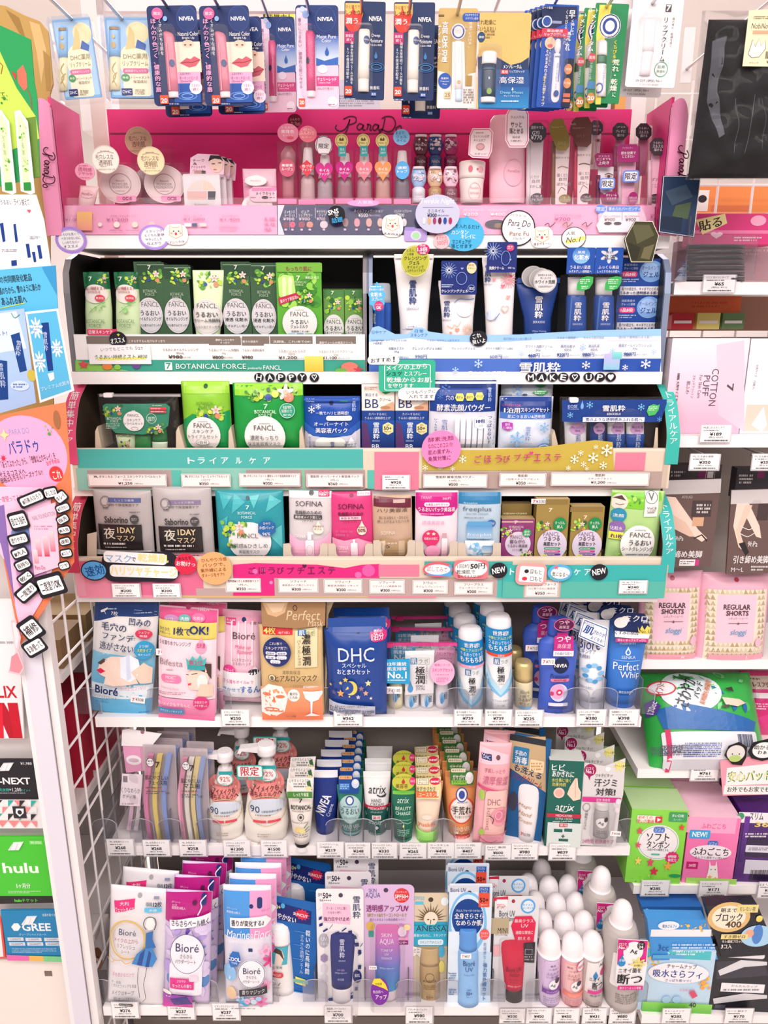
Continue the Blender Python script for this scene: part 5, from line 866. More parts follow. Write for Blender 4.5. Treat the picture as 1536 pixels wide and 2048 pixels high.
p=it.P('pouch','film').bag(1255,1038,396,400,.014,'e4e6ee');p.art('R 1255 928 388 160 1c4090;R 1255 860 388 16 14306c;X 1155 876 56 56 4a74c0;X 1120 920 34 34 4a74c0;T 1175 925 46 30 w 穴の;P e8e06c 1205,925 1215,900 1250,900 1260,922 1250,944 1215,944;P e8e06c 1265,922 1275,898 1308,898 1318,920 1308,942 1275,942;P e8e06c 1322,918 1332,894 1364,894 1374,916 1364,938 1332,938;T 1232 922 36 16 2c3c6a 黒ずみ;T 1290 920 36 16 2c3c6a 詰まり;T 1348 916 36 16 2c3c6a ザラつき;Tb 1255 982 310 40 w 酵素洗顔パウダー;V 1408 908 22 80 c8d8f4 雪肌粋')
for i in range(6):p.art(f'G {1215+i*34} 1130 26 190 fbfafc d4d8e4 6')
p.art('P f4f4f8 1315,1050 1352,1030 1390,1050 1390,1090 1352,1110 1315,1090;Lc 5a74b4 2 1315,1050 1352,1030 1390,1050 1390,1090 1352,1110 1315,1090;Tb 1352 1058 54 22 2c4890 10包;T 1352 1084 26 14 2c4890 入り;Vb 1092 1090 16 90 2c4890 いつもの洗顔;V 1142 1080 34 60 3c5ca8 雪肌;Vb 1404 1110 26 160 2c4890 つっぱらない!;V 1430 1120 16 160 3c5ca8 しっとり、こすらず')
copy_of(it,(.004,.018,.004),'blue topped enzyme wash pack right behind the front enzyme wash pack',0)
VW(6)
it=N('overnight_set_pack','white one-night skin care set pouch with blue top and snowflakes','travel set',None,144,1205,DT)
p=it.P('pouch','film').bag(144,1052,304,310,.014,'dfe6f4');p.art('R 144 945 296 96 1c3c88;R 144 1000 296 36 4a7ac8;T 60 942 100 14 e04c90 これだけでOK;Tb 60 970 84 30 w 1泊用;Tb 190 967 164 24 w スキンケアセット;T 140 1003 210 20 w 肌にうるおい&透明感;P b83cb4 5,1040 30,1034 62,1040 62,1075 34,1084 6,1075;T 34 1050 26 16 w 旅行;T 34 1068 46 14 w に便利;V 146 1100 30 80 4a6cb0 雪肌粋;T 148 1155 40 9 7a8ab8 SEKKISUI;X 240 1065 60 60 8cbce8;X 85 1130 90 90 8cbce8;X 250 1140 50 50 a8d0f0;X 200 1045 30 30 b8d8f4;E 235 1182 80 60 5a8cc8;O 235 1182 60 40 e0ecf8 5')
it=N('overnight_set_pack','grey topped set pouch with green leaf standing behind the one-night set','travel set',None,140,1205,DT+.04)
p=it.P('pouch','film').bag(146,1010,294,390,.012,'c8ccd4');p.art('R 146 850 284 70 b8bcc4;T 34 884 56 10 4a64a0 KOSE;T 36 896 60 9 5a6a94 Products;X 95 850 64 64 7ca4d8;X 100 880 34 34 8cb4e0;P 2c8a4c 175,868 220,845 270,868 225,888;M 222 868 66 20 c8f0d0 2;P 2c8a4c 190,832 225,822 262,832 226,842;E 132 882 30 14 2c3c54')
it=N('skin_care_pouch','blue topped clear zip pouch with white and blue bottles inside','travel set',None,622,1210,DT)
for cx,w,c,cap,t in((432,150,'eceaf0',None,'クレンジング'),(558,110,'1f3c84',None,'洗顔クリーム'),(664,124,'1f4c9c','f4f2f4','薬用化粧水'),(774,128,'1f4c9c','f4f2f4','美白乳液')):
 p=it.P('bottle','satin');p.rev([(cx,1205,w*.8,.4),(cx,1110 if cap else 1040,w*.86,.4)],c,20)
 if cap:p.rev([(cx,1125,w*.8,.42),(cx,1050,w*.8,.42),(cx,1042,w*.7,.4)],cap,20)
 p.art(f'E {cx+6} 1078 {w*.6} 66 dca8dc;T {cx+6} 1070 {w*.5} 15 3a2c60 {t};T {cx+6} 1088 34 11 3a2c60 20mL;V {cx+8} {1150} 28 76 {"4a64a8" if c=="eceaf0" else "c8d8f4"} 肌粋')
q=it.P('pouch','clear');q.bag(628,1050,590,300,.022,'f0eef4',wr=.0012,top=1.0,bot=.94)
q=it.P('printed_header','film',label='dark blue printed pouch top');q.poly([(338,910),(925,905),(925,930),(890,1032),(500,1036),(338,1030)],.0012,'1c408c',.020)
q.art('T 396 944 52 16 c8d4f0 KOSE;T 400 958 60 10 a8bce8 Products;D 450 935 22 50 7aace4;X 492 936 40 40 7cc0ec;X 780 948 40 40 7cc0ec;X 380 992 34 34 7cc0ec;X 880 1015 30 30 5a9cdc;Tb 624 953 126 34 w 雪肌粋;T 622 985 76 12 w SEKKISUI;R 622 1016 346 26 f0f0f4;Tb 624 1016 318 20 1f3c84 雪のような透明感あふれる肌へ')
q=it.P('leaf_sticker');q.slab(q.o_fun(846,964,70,66,[(-.6,-1),(-1,-.2),(-.7,.7),(0,1),(.7,.8),(1,1),(.9,0),(.4,-.8)]),.0004,C('4cb860'),.0225);q.art('M 846 955 50 26 d8f4dc 3')
q=it.P('zip_slider','plastic',label='white zip slider');q.rect(402,908,48,28,.008,'f6f2f2',8,.016)
# -- lower tray
it,f,D2,Z2=tray('U','lower beige sample tray with pink, magenta and teal front banners',1120,1193,154,1328,985,7,'簡単集中ケア','トライアルケア','c83c5c','3cb0ac')
VW(7);f.art('R 700 540 480 120 e8668c;R 700 640 480 110 e88ca4;R 950 600 500 160 dc6c90;R 475 600 50 170 e89cb0;R 1350 670 380 60 b8a09c')
VW(8);f.art('P d8287c -100,690 -100,500 30,490 200,495 400,500 560,520 660,500 765,496 765,690;R 140 688 1240 8 d8b060;E 700 535 76 70 e45ca4;E 30 540 30 30 e86cb0;E 80 530 20 20 e86cb0;E 640 560 40 36 e86cb0;E 125 605 20 20 f08cc0;R 830 632 1370 108 b8a09c;R 880 535 240 70 ee7c98;R 1290 520 520 80 4cb4ac;R 900 690 400 10 f08098;R 1510 640 100 110 4cb4ac')
for x,t in((12,'ご'),(72,'ほ'),(128,'う'),(180,'び'),(240,'プ'),(300,'チ'),(362,'エ'),(422,'ス'),(482,'テ')):f.art(f'Tb {x} 535 40 40 7a1c4c {t}')
f.art('H 322 510 26 24 4a1c3c')
pcards(f,8,[(-40,620,210,84,'透明感&ひきしめ美容液マスク','1枚入','¥350'),(286,622,236,84,'ソフィーナ','美容液メイク落としオイル','¥300'),(550,625,228,84,'ソフィーナ','美容液洗顔料 リキッド','¥300'),(810,628,210,84,'ソフィーナ','リフトP ハリ美容液 EX','¥300'),(1064,630,210,84,'トワニー','タイムリフレッシャー','¥300'),(1320,637,230,76,'フリープラス','ウォータリークリーム','¥300')])
VW(9);f.art('R 480 580 930 190 3cb0ac;R 480 625 930 90 58b4a4;R 240 620 210 100 c8a89c;Tb 68 522 24 36 w ト;Tb 440 525 36 34 w ケ;Tb 500 525 36 34 w ア;R 950 580 6 190 c8b4a0')
pcards(f,9,[(238,622,190,92,'ボタニカル フォース','ひと晩うるおい美容液','¥350')])
DU=D2+.030
for vw,x0,x1,ya,yb in((7,515,570,320,470),(8,196,460,375,470),(8,462,726,375,470),(8,728,976,355,470),(8,978,1226,362,470),(8,1228,1482,370,470)):
 VW(vw);p=Part(it,'compartment_front','board');m=min(46,(x1-x0)*.4);r=40
 pts=[(x0,yb),(x0,ya+4),(x0+m-12,ya),(x0+m,ya+14)]+[(x0+m+r-r*math.cos(t),yb-8-r+r*math.sin(t))for t in(0,.4,.8,1.2,1.57)]+[(x1-m-r+r*math.sin(t),yb-8-r+r*math.cos(t))for t in(0,.4,.8,1.2,1.57)]+[(x1-m,ya+14),(x1-m+12,ya),(x1,ya+4),(x1,yb)]
 if x1-x0<100:pts=[(x0,yb),(x0,ya),(x1,ya-12),(x1,yb)]
 a=[at_depth(*px(*q),D2+.012)for q in pts];n=len(a)
 p.mesh([(v_.x,D2+.012,v_.z)for v_ in a]+[(v_.x,D2+.014,v_.z)for v_ in a],[tuple(range(n-1,-1,-1)),tuple(range(n,2*n))]+[(i,(i+1)%n,n+(i+1)%n,n+i)for i in range(n)],C('cdbfae'))
VW(9)
for x0,x1 in((0,196),(205,392),(402,600)):
 p=Part(it,'compartment_front','board');a=[at_depth(*px(*q),D2+.012)for q in((x0,470),(x0,446),(x1,446),(x1,470))];p.mesh([(v_.x,D2+.012,v_.z)for v_ in a],[(0,3,2,1)],C('cdbfae'))
VW(7)
def sabo(cx,cy,w,h,roll,lab,pink):
 it=N('face_mask_pack',lab,'face mask','silver one-day mask packs',cx,470,DU,roll=roll);y=cy-250;x=cx-735
 p=it.P('pouch','film').bag(cx,cy,w,h,.008,'b8b0b0',wr=.0005)
 p.art(f'R {x+745} {y+112} 190 26 {"5a6498" if not pink else "8a7a98"};T {x+745} {y+112} 110 14 d8d4e0 しっとり夜用;T {x+740} {y+138} 180 16 4a4448 90秒で保湿角質ケア;O {x+635} {y+120} 60 64 6a6468 3;E {x+630} {y+118} 34 40 c4bcbc;T {x+640} {y+155} 36 16 4a4448 90秒;Tb {x+702} {y+222} 140 38 3a3638 Saborino;E {x+808} {y+220} 52 52 4a4648;M {x+808} {y+220} 34 16 c8c0c0 2;M {x+820} {y+178} 80 10 5a5458 1;R {x+726} {y+326} 256 150 2c2628;Tb {x+664} {y+300} 66 66 e8e0d0 夜;Tb {x+764} {y+282} 106 34 e0c89c 1DAY;Tb {x+762} {y+328} 106 34 e0c89c マスク;M {x+726} {y+360} 190 18 f0e8e8 1;M {x+726} {y+382} 170 10 d0c8c8 1')
 p.art(f'R {cx} {cy+h*.44} {w} 30 {"e8a0b8" if pink else "f0ecec"};'+(f'P e8a0b0 {x+580},{y+410} {x+890},{y+410} {x+890},{y+500} {x+580},{y+500};T {x+740} {y+420} 190 14 6a3a44 1枚で濃密集中美容液' if pink else ''))
sabo(735,250,338,380,-1.2,'silver one-day mask pack with slate blue strip, first in the lower tray',False)
sabo(1088,262,344,440,-.3,'silver one-day mask pack with pink bottom, second in the lower tray',True)
VW(8)
it=N('face_mask_pack','teal faceted mask pack with round white label','face mask',None,5,470,DU)
p=it.P('pouch','film').bag(5,262,396,400,.010,'2c98a4',wr=.0005)
for q in((-180,70,-100,90,-150,170),(-90,75,-20,120,-100,190),(0,90,60,80,30,160),(120,80,190,120,100,180),(110,300,190,260,195,400),(-180,240,-120,200,-140,300)):p.art(f'P {random.choice(("48b4bc","1f7c90","5cc0c4"))} {q[0]},{q[1]} {q[2]},{q[3]} {q[4]},{q[5]}')
p.art(f'E -8 98 24 24 14505c;Tb -6 150 22 24 d0ecec 7;T -10 182 104 16 d0ecec BOTANICAL;T -10 206 62 16 d0ecec FORCE;E 8 350 250 230 ece8ea;{flowers(-90, 270, 190, 110, 22)};W -110 330 80 120 10 8cc44a b8d848 5a9a3a;T -2 312 122 28 5a5a54 FANCL;T 0 370 230 28 2c3a40 透明感&ひきしめ;T 6 405 120 22 2c3a40 美容液マスク;T 0 435 170 14 4a5a60 10種類の植物成分で;P 2464a4 60,240 90,222 130,222 158,242 160,290 130,312 88,312 60,290;T 110 238 40 14 w ひやり;T 108 262 84 18 w 冷感パック;T 108 298 44 18 w 96%;W 115 430 50 40 6 5a9a3a d84c4c 8cc44a')
def sachet(cx,cy,w,h,c,lab,art,roll=0,th=.007,lean=0):
 it=N('sample_sachet',lab,'sample sachet',None,cx,465,DU,roll=roll);p=it.P('pouch','film').bag(cx,cy,w,h,th,c,wr=.0005);p.art(art);return it
sachet(358,262,250,396,'d8d0d2','silver and pink make-up remover oil sachet with drawn pump bottle','R 358 82 248 40 f2eaea;E 364 72 30 30 4a4448;R 438 74 66 40 d83068 4;T 438 74 56 26 w 6回分;T 352 132 158 30 4a4448 SOFINA;Tb 348 181 154 22 3a3438 乾燥肌のための;R 346 208 166 24 4a4448;T 346 208 150 16 w 美容液メイク落とし;T 346 232 60 14 3a3438 (オイル);P f4b4d0 236,310 300,345 380,350 440,330 482,290 482,460 240,460;T 296 318 76 20 f4e0ea SOFINA;D 408 266 76 80 f0e4d4;T 408 260 66 12 7a5a4a 美容液成分;T 406 276 44 12 7a5a4a オイル;G 358 395 50 110 fbf4f6 f0c8d8 8;R 356 315 22 44 f8f4f6;R 362 300 34 10 f4eef0;O 358 400 36 60 e0a8c0 2',-1)
sachet(604,265,242,390,'d83c7c','hot pink face wash sachet with drawn pump bottle','E 600 86 26 22 8a1c4c;R 672 76 76 24 f4e4ea;T 672 76 66 14 a02c5c トライアル;T 598 148 152 30 5a1c38 SOFINA;Tb 596 190 148 22 4a1830 乾燥肌のための;R 594 214 126 20 f4dce6;T 594 214 110 14 a02c5c 美容液洗顔料;T 594 237 80 14 4a1830 (リキッド);P f0a0c0 486,330 560,345 640,330 722,360 722,460 486,460;D 662 270 70 84 f0dccc;T 662 266 62 11 7a4a3a 美容液成分;Tb 662 284 46 20 7a4a3a 50%;T 550 386 70 24 f8e4ee SOFINA;T 552 408 46 10 f8e4ee beauté;G 618 400 40 90 fbf4f6 f4ccdc 8;R 616 345 14 24 f8f0f4;M 560 300 100 40 c05a88 2',1)
sachet(842,270,232,364,'c8a890','beige and gold lift serum sachet with maroon top','P 6a2438 730,92 950,105 950,158 730,150;T 745 98 34 12 e0c8c0 お試し;R 880 118 70 20 c8a8a0;T 840 170 180 24 4a3430 ハリ美容液;T 848 212 174 18 4a3430 気になる目もと・口もとに;T 846 234 188 18 4a3430 押し上げるようなハリを;T 816 300 84 22 e4d4c4 SOFINA;P b0906c 735,345 800,330 870,350 950,330 950,450 735,450;P e4d0b4 760,350 800,345 790,440 750,440;R 895 390 36 90 c8b090 6;E 810 382 28 16 2c2426;T 810 382 18 10 e8d8c8 EX;T 820 360 100 12 f0e4d4 ハリ美容液',1.5)
sachet(1100,260,250,394,'eedde4','magenta and white bath essence sachet with pink circles','P c81c84 976,70 1225,70 1225,160 1190,200 1100,205 1010,200 976,160;T 1040 98 66 16 f4b8dc TWANY;T 1160 102 50 16 f4c8e4 380円;R 1102 136 150 24 f8e4f0 12;T 1102 136 128 14 a01c68 お風呂上がりすぐの;Tb 1100 164 216 26 w うるおいパック美容液;M 1100 190 190 10 f0b0d8 1;T 1080 240 130 24 e88cb8 誘導美容液;E 1066 330 100 96 d8286c;T 1066 332 80 16 w 化粧水の前に;F 1050 302 24 20 f8c8a8;F 1082 304 24 20 f8e0c0;E 1076 410 90 76 f0a0c4;G 1145 385 34 110 f8ecf0 d8a8b8 6;R 1145 315 26 30 c8a0a8;Q 1145 385 34 110 d0a0b0 2 6')
sachet(1352,265,252,388,'b8ccdc','pale blue water cream sachet with blue cap print','R 1352 102 252 66 2c7cac;T 1300 130 80 12 d0e8f4 freeplus;T 1338 166 168 34 5a6470 freeplus;T 1336 190 130 10 7a8894 WATER CREAM;M 1336 212 150 10 7a8894 1;E 1420 246 54 44 2c6cb0;T 1420 246 38 16 w 3回分;G 1350 290 150 90 3c8cc8 a8c8e0 14;R 1350 245 140 24 5ca0d0 6;T 1350 312 140 24 dce8f4 freeplus;T 1352 338 160 12 3c6c94 みずみずしい水系クリーム;R 1350 400 170 110 eef2f8;W 1330 400 90 90 26 a8d4f0 7cbce8 d0e8f8;G 1398 395 70 44 5c9ccc d8e4f0 8;T 1395 428 60 12 5a6470 Cream')
VW(9)
def gbox(cx,y0,w,lab,c,c2,art,grp=None,D=DU):
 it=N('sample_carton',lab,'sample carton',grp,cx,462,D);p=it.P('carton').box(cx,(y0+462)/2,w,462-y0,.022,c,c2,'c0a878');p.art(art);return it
gbox(90,142,170,'gold carton behind the small purple night serum carton','8a7440','6a5830','M 90 192 140 12 d8c898 1;T 90 192 130 14 d8c898 5種のハーブエキス;R 90 212 150 10 8a3060',D=DU+.026)
it=gbox(100,226,188,'small purple night serum carton with flowers','8c3c74','6a2c58',f'R 100 240 180 8 c8b098;Tb 92 242 20 18 e0c8d8 7;T 95 268 84 12 e0c8d8 BOTANICAL;T 95 282 46 12 e0c8d8 FORCE;E 102 366 146 140 dccde0;{flowers(40, 300, 90, 80, 10)};{flowers(150, 420, 90, 60, 12)};E 152 300 50 46 2c9a5c;T 152 294 30 16 w 夜中;T 152 310 32 12 w 美肌;T 95 324 72 20 7a6a78 FANCL;Tb 98 350 88 22 4a2c4c 寝ながら;Tb 98 374 114 18 4a2c4c うるおい美容液;T 98 396 60 12 6a4a6a おやすみ前に;M 60 436 70 10 e0c8d8 1')
def tsuru(cx,y0,lab):
 gbox(cx,y0,186,lab,'9c8448','7a6636',f'R {cx} {y0+14} 186 30 8c7440;Tb {cx-6} {y0+60} 20 22 e8dcb8 7;{flowers(cx-44, 262, 96, 90, 12)};W {cx+70} 400 40 80 8 5a2c3c 8cc44a 5a9a3a;E {cx} 372 170 176 d8cce0;E {cx+46} 252 76 78 1f8a4c;T {cx+46} 244 56 18 w すっぴん;T {cx+46} 266 36 20 w 美人;T {cx-2} 308 92 24 7a6a84 FANCL;Tb {cx-2} 334 92 24 2c2430 つるつる;Tb {cx} 364 98 24 2c2430 美肌セット;R {cx} 389 92 12 3c9a6c 6;R {cx} 406 92 12 d83c94 6;R {cx} 423 96 12 6a3c94 6;M {cx} 389 80 6 f0f0f0 1;M {cx} 406 80 6 f0f0f0 1;M {cx} 423 80 6 f0f0f0 1;E {cx-44} 436 40 30 e4e07c;T {cx-44} 436 26 14 3a3420 1回','gold smooth skin set cartons')
tsuru(296,112,'gold smooth skin set carton with price label on top, taller');tsuru(496,154,'gold smooth skin set carton next to the green sheet pack')
it=N('price_sticker','small price sticker reading 330 yen on the tall gold carton','price label',None,218,138,DU-.0005);p=it.P('label','paper').rect(220,122,82,28,.0004,'f6f0f0');p.art('Tb 196 122 16 18 d83030 7;T 232 122 54 18 4a4448 ¥330')
it=N('face_sheet_pack','green cleansing sheet pack with closed eye photo and round white label','face wipes',None,765,475,DU,roll=-1.5)
p=it.P('pouch','film').bag(768,262,300,400,.009,'b4d88c',wr=.0006)
p.art('P 7cc834 628,68 920,68 920,110 800,160 700,150 640,130;W 740 110 170 80 16 5aa02c 7cc43c a8dc5c 3c8430;E 676 118 90 90 f0d8cc;P 4a3a34 640,95 690,80 712,110 690,105;L 6a4a40 4 655,128 676,134 700,128;R 856 130 80 140 f2eee8;Tb 858 88 36 40 5a5a50 V;O 858 92 70 66 5a6a50 3;T 854 150 56 14 4a4a44 VoCE;M 854 170 52 20 7a7a74 2;E 668 190 86 80 2c8cac;T 666 192 56 20 w 洗顔;E 660 258 86 72 8c64ac;T 654 264 64 22 w 化粧水;R 652 305 76 40 e8e850;Tb 656 308 66 24 5a3070 れ1枚!;E 770 350 196 208 eeecea;T 786 272 60 12 6a6a64 produced by;T 786 298 122 28 5a5a54 FANCL;Tb 782 342 126 32 2c3a34 うるおい;Tb 766 376 176 26 2c3a34 シートクレンジング;M 766 415 130 26 4a5a54 2;W 660 420 60 50 10 a0d060 5aa02c c8e090')
# -- shelf of wipes, masks and face wash
def pouch(name,lab,cat,grp,cx,cy,w,h,where,c,art,roll=0,lean=0,th=.010,base=None,top=1.,bot=1.,wr=.0006,m='film'):
 it=N(name,lab,cat,grp,base[0]if base else cx,base[1]if base else cy+h/2,where,roll=roll,lean=lean)
 p=it.P('pouch',m).bag(cx,cy,w,h,th,c,wr=wr,top=top,bot=bot);p.art(art);return it
def hole(cx,cy,r=24):return f'E {cx} {cy} {r} {r} 3a3438;'
def yen(it,cx,cy,t,w0=.012,w=84):
 q=it.P('price_sticker','paper',label='small white price sticker');q.rect(cx,cy,w,w*.46,.0003,'f8f2f2',3,w0);q.art(f'Tb {cx-w*.3} {cy} {w*.16} {w*.24} d83030 7;T {cx+w*.12} {cy} {w*.56} {w*.22} 4a4448 {t}')
def divider(x,y,where,vw,tab=1,n=[0]):
 VW(vw);D,z=SH[where];X=at_depth(*px(x,y),D).x;it=wbox('shelf_divider',[(X-.0011,X+.0011,D+.008,D+.15,z+.001,z+.062)],'e4e2e8','acrylic',DIV[n[0]],'shelf divider','clear plastic shelf dividers');n[0]+=1
 q=Part(it,'front_tab','acrylic');P=[(X-.021,z+.001),(X+.021,z+.001),(X+.021,z+.036)]+[(X+.021*math.cos(t)*1.0,z+.036+.013*math.sin(t))for t in(.4,.8,1.2,1.57,1.94,2.34,2.74)]+[(X-.021,z+.036)];n_=len(P);y0=D+.005
 V=[(a,yy,b)for yy in(y0,y0+.0016)for a,b in P];q.mesh(V,[tuple(range(n_)),tuple(range(2*n_-1,n_-1,-1))]+[(i,n_+i,n_+(i+1)%n_,(i+1)%n_)for i in range(n_)],C('e8e6ec'))
 r=Part(it,'rim','plastic',label='dark bars added for the look of the clear edge');bars(r,[((X,D+.008,z+.062),(X,D+.15,z+.062)),((X,D+.008,z+.001),(X,D+.008,z+.062))],.0009,'6a666c',5)  # added bars, coloured to imitate how clear plastic edges look dark
 bars(r,[((P[i][0],y0,P[i][1]),(P[i+1][0],y0,P[i+1][1]))for i in range(1,n_-1)],.0006,'b0acb4',4)
DIV=['clear divider at the mesh side of the face wipes shelf','clear divider between the two face wipe packs','clear divider beside the pale pink remover pack','clear divider between the gold mask and the blue star pack','clear divider between the blue star pack and the zip pouch','clear divider beside the first white-blue lotion bottle','clear divider between the two white-blue lotion bottles','clear divider beside the small gold bottle','clear divider between the blue body milk and the white tube','clear divider between the white tube and the bright blue tube','clear divider at the end of the face wash row','clear divider at the mesh side of the razor shelf','clear divider between the body razors and the face razors','clear divider between the two flat razor packs','clear divider between the brow razors and the first pump bottle','clear divider between the navy and the teal hand cream tubes','clear divider between the teal and the white-teal tubes','clear divider next to the dark green tube','clear divider next to the orange medicated tubes','clear divider at the end of the hand cream shelf','clear divider at the mesh side of the bottom shelf','clear divider between the white and the magenta wipe packs','clear divider between the magenta and the blue-pink wipe packs','clear divider beside the white sunscreen bottle','clear divider between the sunscreen card and its white bottle neighbour','clear divider between the leaf print and the lilac sunscreens','clear divider between the lilac and the gold sunscreens','clear divider between the gold and the sky blue sunscreens','clear divider between the sky blue and the red sunscreens','clear divider between the red sunscreen and the spray cans','clear divider at the end of the bottom shelf']
for x,y,v in((520,1390,7),(935,1390,7),(1290,1390,7),(455,1390,8),(778,1390,8),(1218,1380,8),(1385,1380,8),(75,1320,9),(436,1335,9),(600,1330,9),(812,1330,9)):divider(x,y,'C',v)
VW(7)
it=pouch('face_wipe_pack','blue and white face wipe pack with woman in profile and big blue lettering','face wipes',None,735,1035,372,690,'C','b8dcee','''P 1c3c78 548,700 960,700 960,800 700,790 548,832;P f0eeee 548,832 700,790 960,800 945,1010 800,1030 548,1000;G 735 1200 372 360 8cd0ee 5ab4e0;P e8f2f8 548,1180 940,1200 930,1280 548,1270
M 690 748 80 14 c8d8f0 1;T 690 773 40 24 w 7枚;P f0f4f8 605,758 650,738 648,750 632,760 640,782 628,764 608,770;Q 868 772 128 18 a8c0e8 2;M 868 772 100 10 c8d8f0 1;Tb 690 850 146 46 1c3464 毛穴の;Tb 840 825 120 40 1c3464 凹みの;Tb 716 905 180 44 1c3464 ファンデ;T 806 915 28 18 1c3464 まで;Tb 715 962 210 46 1c3464 逃がさない!
E 866 888 96 56 d8305c;T 868 878 60 16 w シュワッ;T 866 898 44 14 w 炭酸;E 870 980 110 110 2c9cd0;T 870 956 50 16 e8f4fa 2つ折;Tb 872 980 76 22 e8f050 大判タイプ;T 872 1004 64 14 e8f4fa 枚たっぷり
P f4d8c8 620,1040 680,1010 760,1010 800,1080 840,1170 700,1185 640,1170 650,1130 618,1115 600,1090;P 5a3a30 600,1050 640,1020 660,1030 620,1060;P d8204c 594,1090 620,1078 650,1095 620,1110;P e8f0fa 735,1020 790,1000 840,1030 860,1120 790,1160 740,1130;P d4dcf0 770,1010 790,1000 800,1140 775,1150;P f2d0bc 800,1100 870,1050 930,1100 935,1180 850,1170
Tb 655 1207 136 48 1c2c64 Bioré;T 650 1244 130 16 2c3c70 クリアふきとりシート;Q 628 1265 76 20 3c5090 2;T 628 1265 60 12 3c5090 メイク落とし;T/8 810 1195 140 22 e04c8c 洗ったようにスッキリ!;M 870 1340 60 10 3c5090 1''',roll=-8.5,base=(715,1372))
yen(it,828,1275,'¥308')
it=pouch('face_wipe_pack','pink face wipe pack with yellow band, crown print and smiling woman','face wipes',None,1115,1070,340,630,'C','f8c4d8','''R 1115 790 340 70 e85c94;E 1115 745 30 30 a02c60;T 1208 758 64 22 f8e8f0 10枚入;E 1022 808 90 50 c890c0;Tb 1022 808 66 18 f4ecf4 メイク落とし;E 1100 805 70 48 6ab4b0;Tb 1100 805 50 20 f4fcfc 洗顔;E 1182 800 78 50 e878a8;T 1182 802 60 18 f8f0f4 化粧水;R 1115 868 340 96 e8d86c;T 985 860 64 20 3a3c5a ひたひた;T 988 882 70 16 3a3c5a 大判シート;Tb 1092 870 100 46 1c3070 1枚で;Tb 1190 864 110 48 1c3070 OK!
R 1115 1090 336 350 f6dce6;T 1050 937 190 26 2c2440 うる落ち水クレンジング;D 1203 950 84 100 f4a4c4;T 1203 950 50 30 c0306c 低刺激;G 1115 1330 340 130 f4a0c4 e8689c;T 1028 1048 140 36 a08a90 Bifesta;M 1030 1090 60 12 b0989c 1;R 1028 1142 120 46 ee80ac 20;T 1028 1134 60 18 f8f0f4 MOIST;M 1028 1154 64 8 f8e0ea 1;T 1022 1195 110 16 d098b0 Cleansing Sheet;M 1030 1225 170 20 c07898 2
P f4d4c4 1120,1120 1160,1080 1230,1075 1250,1140 1230,1210 1140,1200;P 4a3430 1140,1080 1200,1050 1262,1060 1262,1150 1240,1110 1180,1080;P e84868 1130,1165 1150,1160 1148,1175 1130,1176;L 4a3430 4 1150,1112 1185,1108;L 4a3430 4 1120,1110 1135,1115;E 1212 1158 60 90 f8ece8;P f2ccb8 1200,1170 1270,1180 1270,1250 1180,1240;T 1040 1290 200 22 f8f0f4 濃いメイクもするんと;E 1205 1284 90 84 d8307c;T 1204 1276 70 16 w お泊まりや;T 1204 1296 74 16 w メイク直しに;R 1028 1332 150 34 3c8cc0;T 1028 1332 130 18 w プラスチックキャップ
P 4ab8b8 1120,1010 1140,1030 1160,1000 1180,1030 1205,995 1215,1030 1240,1015 1228,1060 1130,1062;T 1178 1040 80 30 d82c6c 第2位;R 1180 1070 100 24 2ca4a8''',roll=-4.5)
yen(it,978,998,'¥330')
copy_of(it,(.008,.026,0),'pink face wipe pack with yellow band, right behind the front pink one',1)
VW(8)
it=pouch('face_wipe_pack','pale pink striped make-up remover pack','face wipes',None,-45,1040,230,540,'C','f2c8d8','''R -45 800 230 60 f0a8c4;E -30 812 26 26 14306c;R -106 822 60 40 e04c84;M -106 822 50 26 f8e0ea 2;T 36 834 54 18 7a3050 10枚入;R -100 950 10 260 f8e0ea;R -60 950 10 260 f8e0ea;R -20 950 10 260 f8e0ea;R 20 950 10 260 f8e0ea;T -28 902 130 40 4a3c44 Bioré;Ti -34 968 92 26 d83c84 Make up;Ti -22 994 90 26 d83c84 Remover;T -40 1040 116 18 4a3c44 ふくだけコットン;T -38 1062 104 18 4a3c44 うるおいリッチ;E -114 1110 76 84 e03c8c;T -112 1098 54 16 w うるっと;T -112 1118 56 16 w モイスト;P f0e8ec -30,1130 40,1080 70,1120 20,1150;E 30 1110 60 34 2c2c3c;R -45 1185 230 150 f0eef2;T -60 1165 180 22 d83c84 さら落ちオイルin で;T -100 1210 110 22 2c8cc4 浮かせて;Tb 10 1210 110 40 2c6cb8 するん;M -30 1270 60 10 7a8ab0 1''',roll=-3,base=(-40,1340))
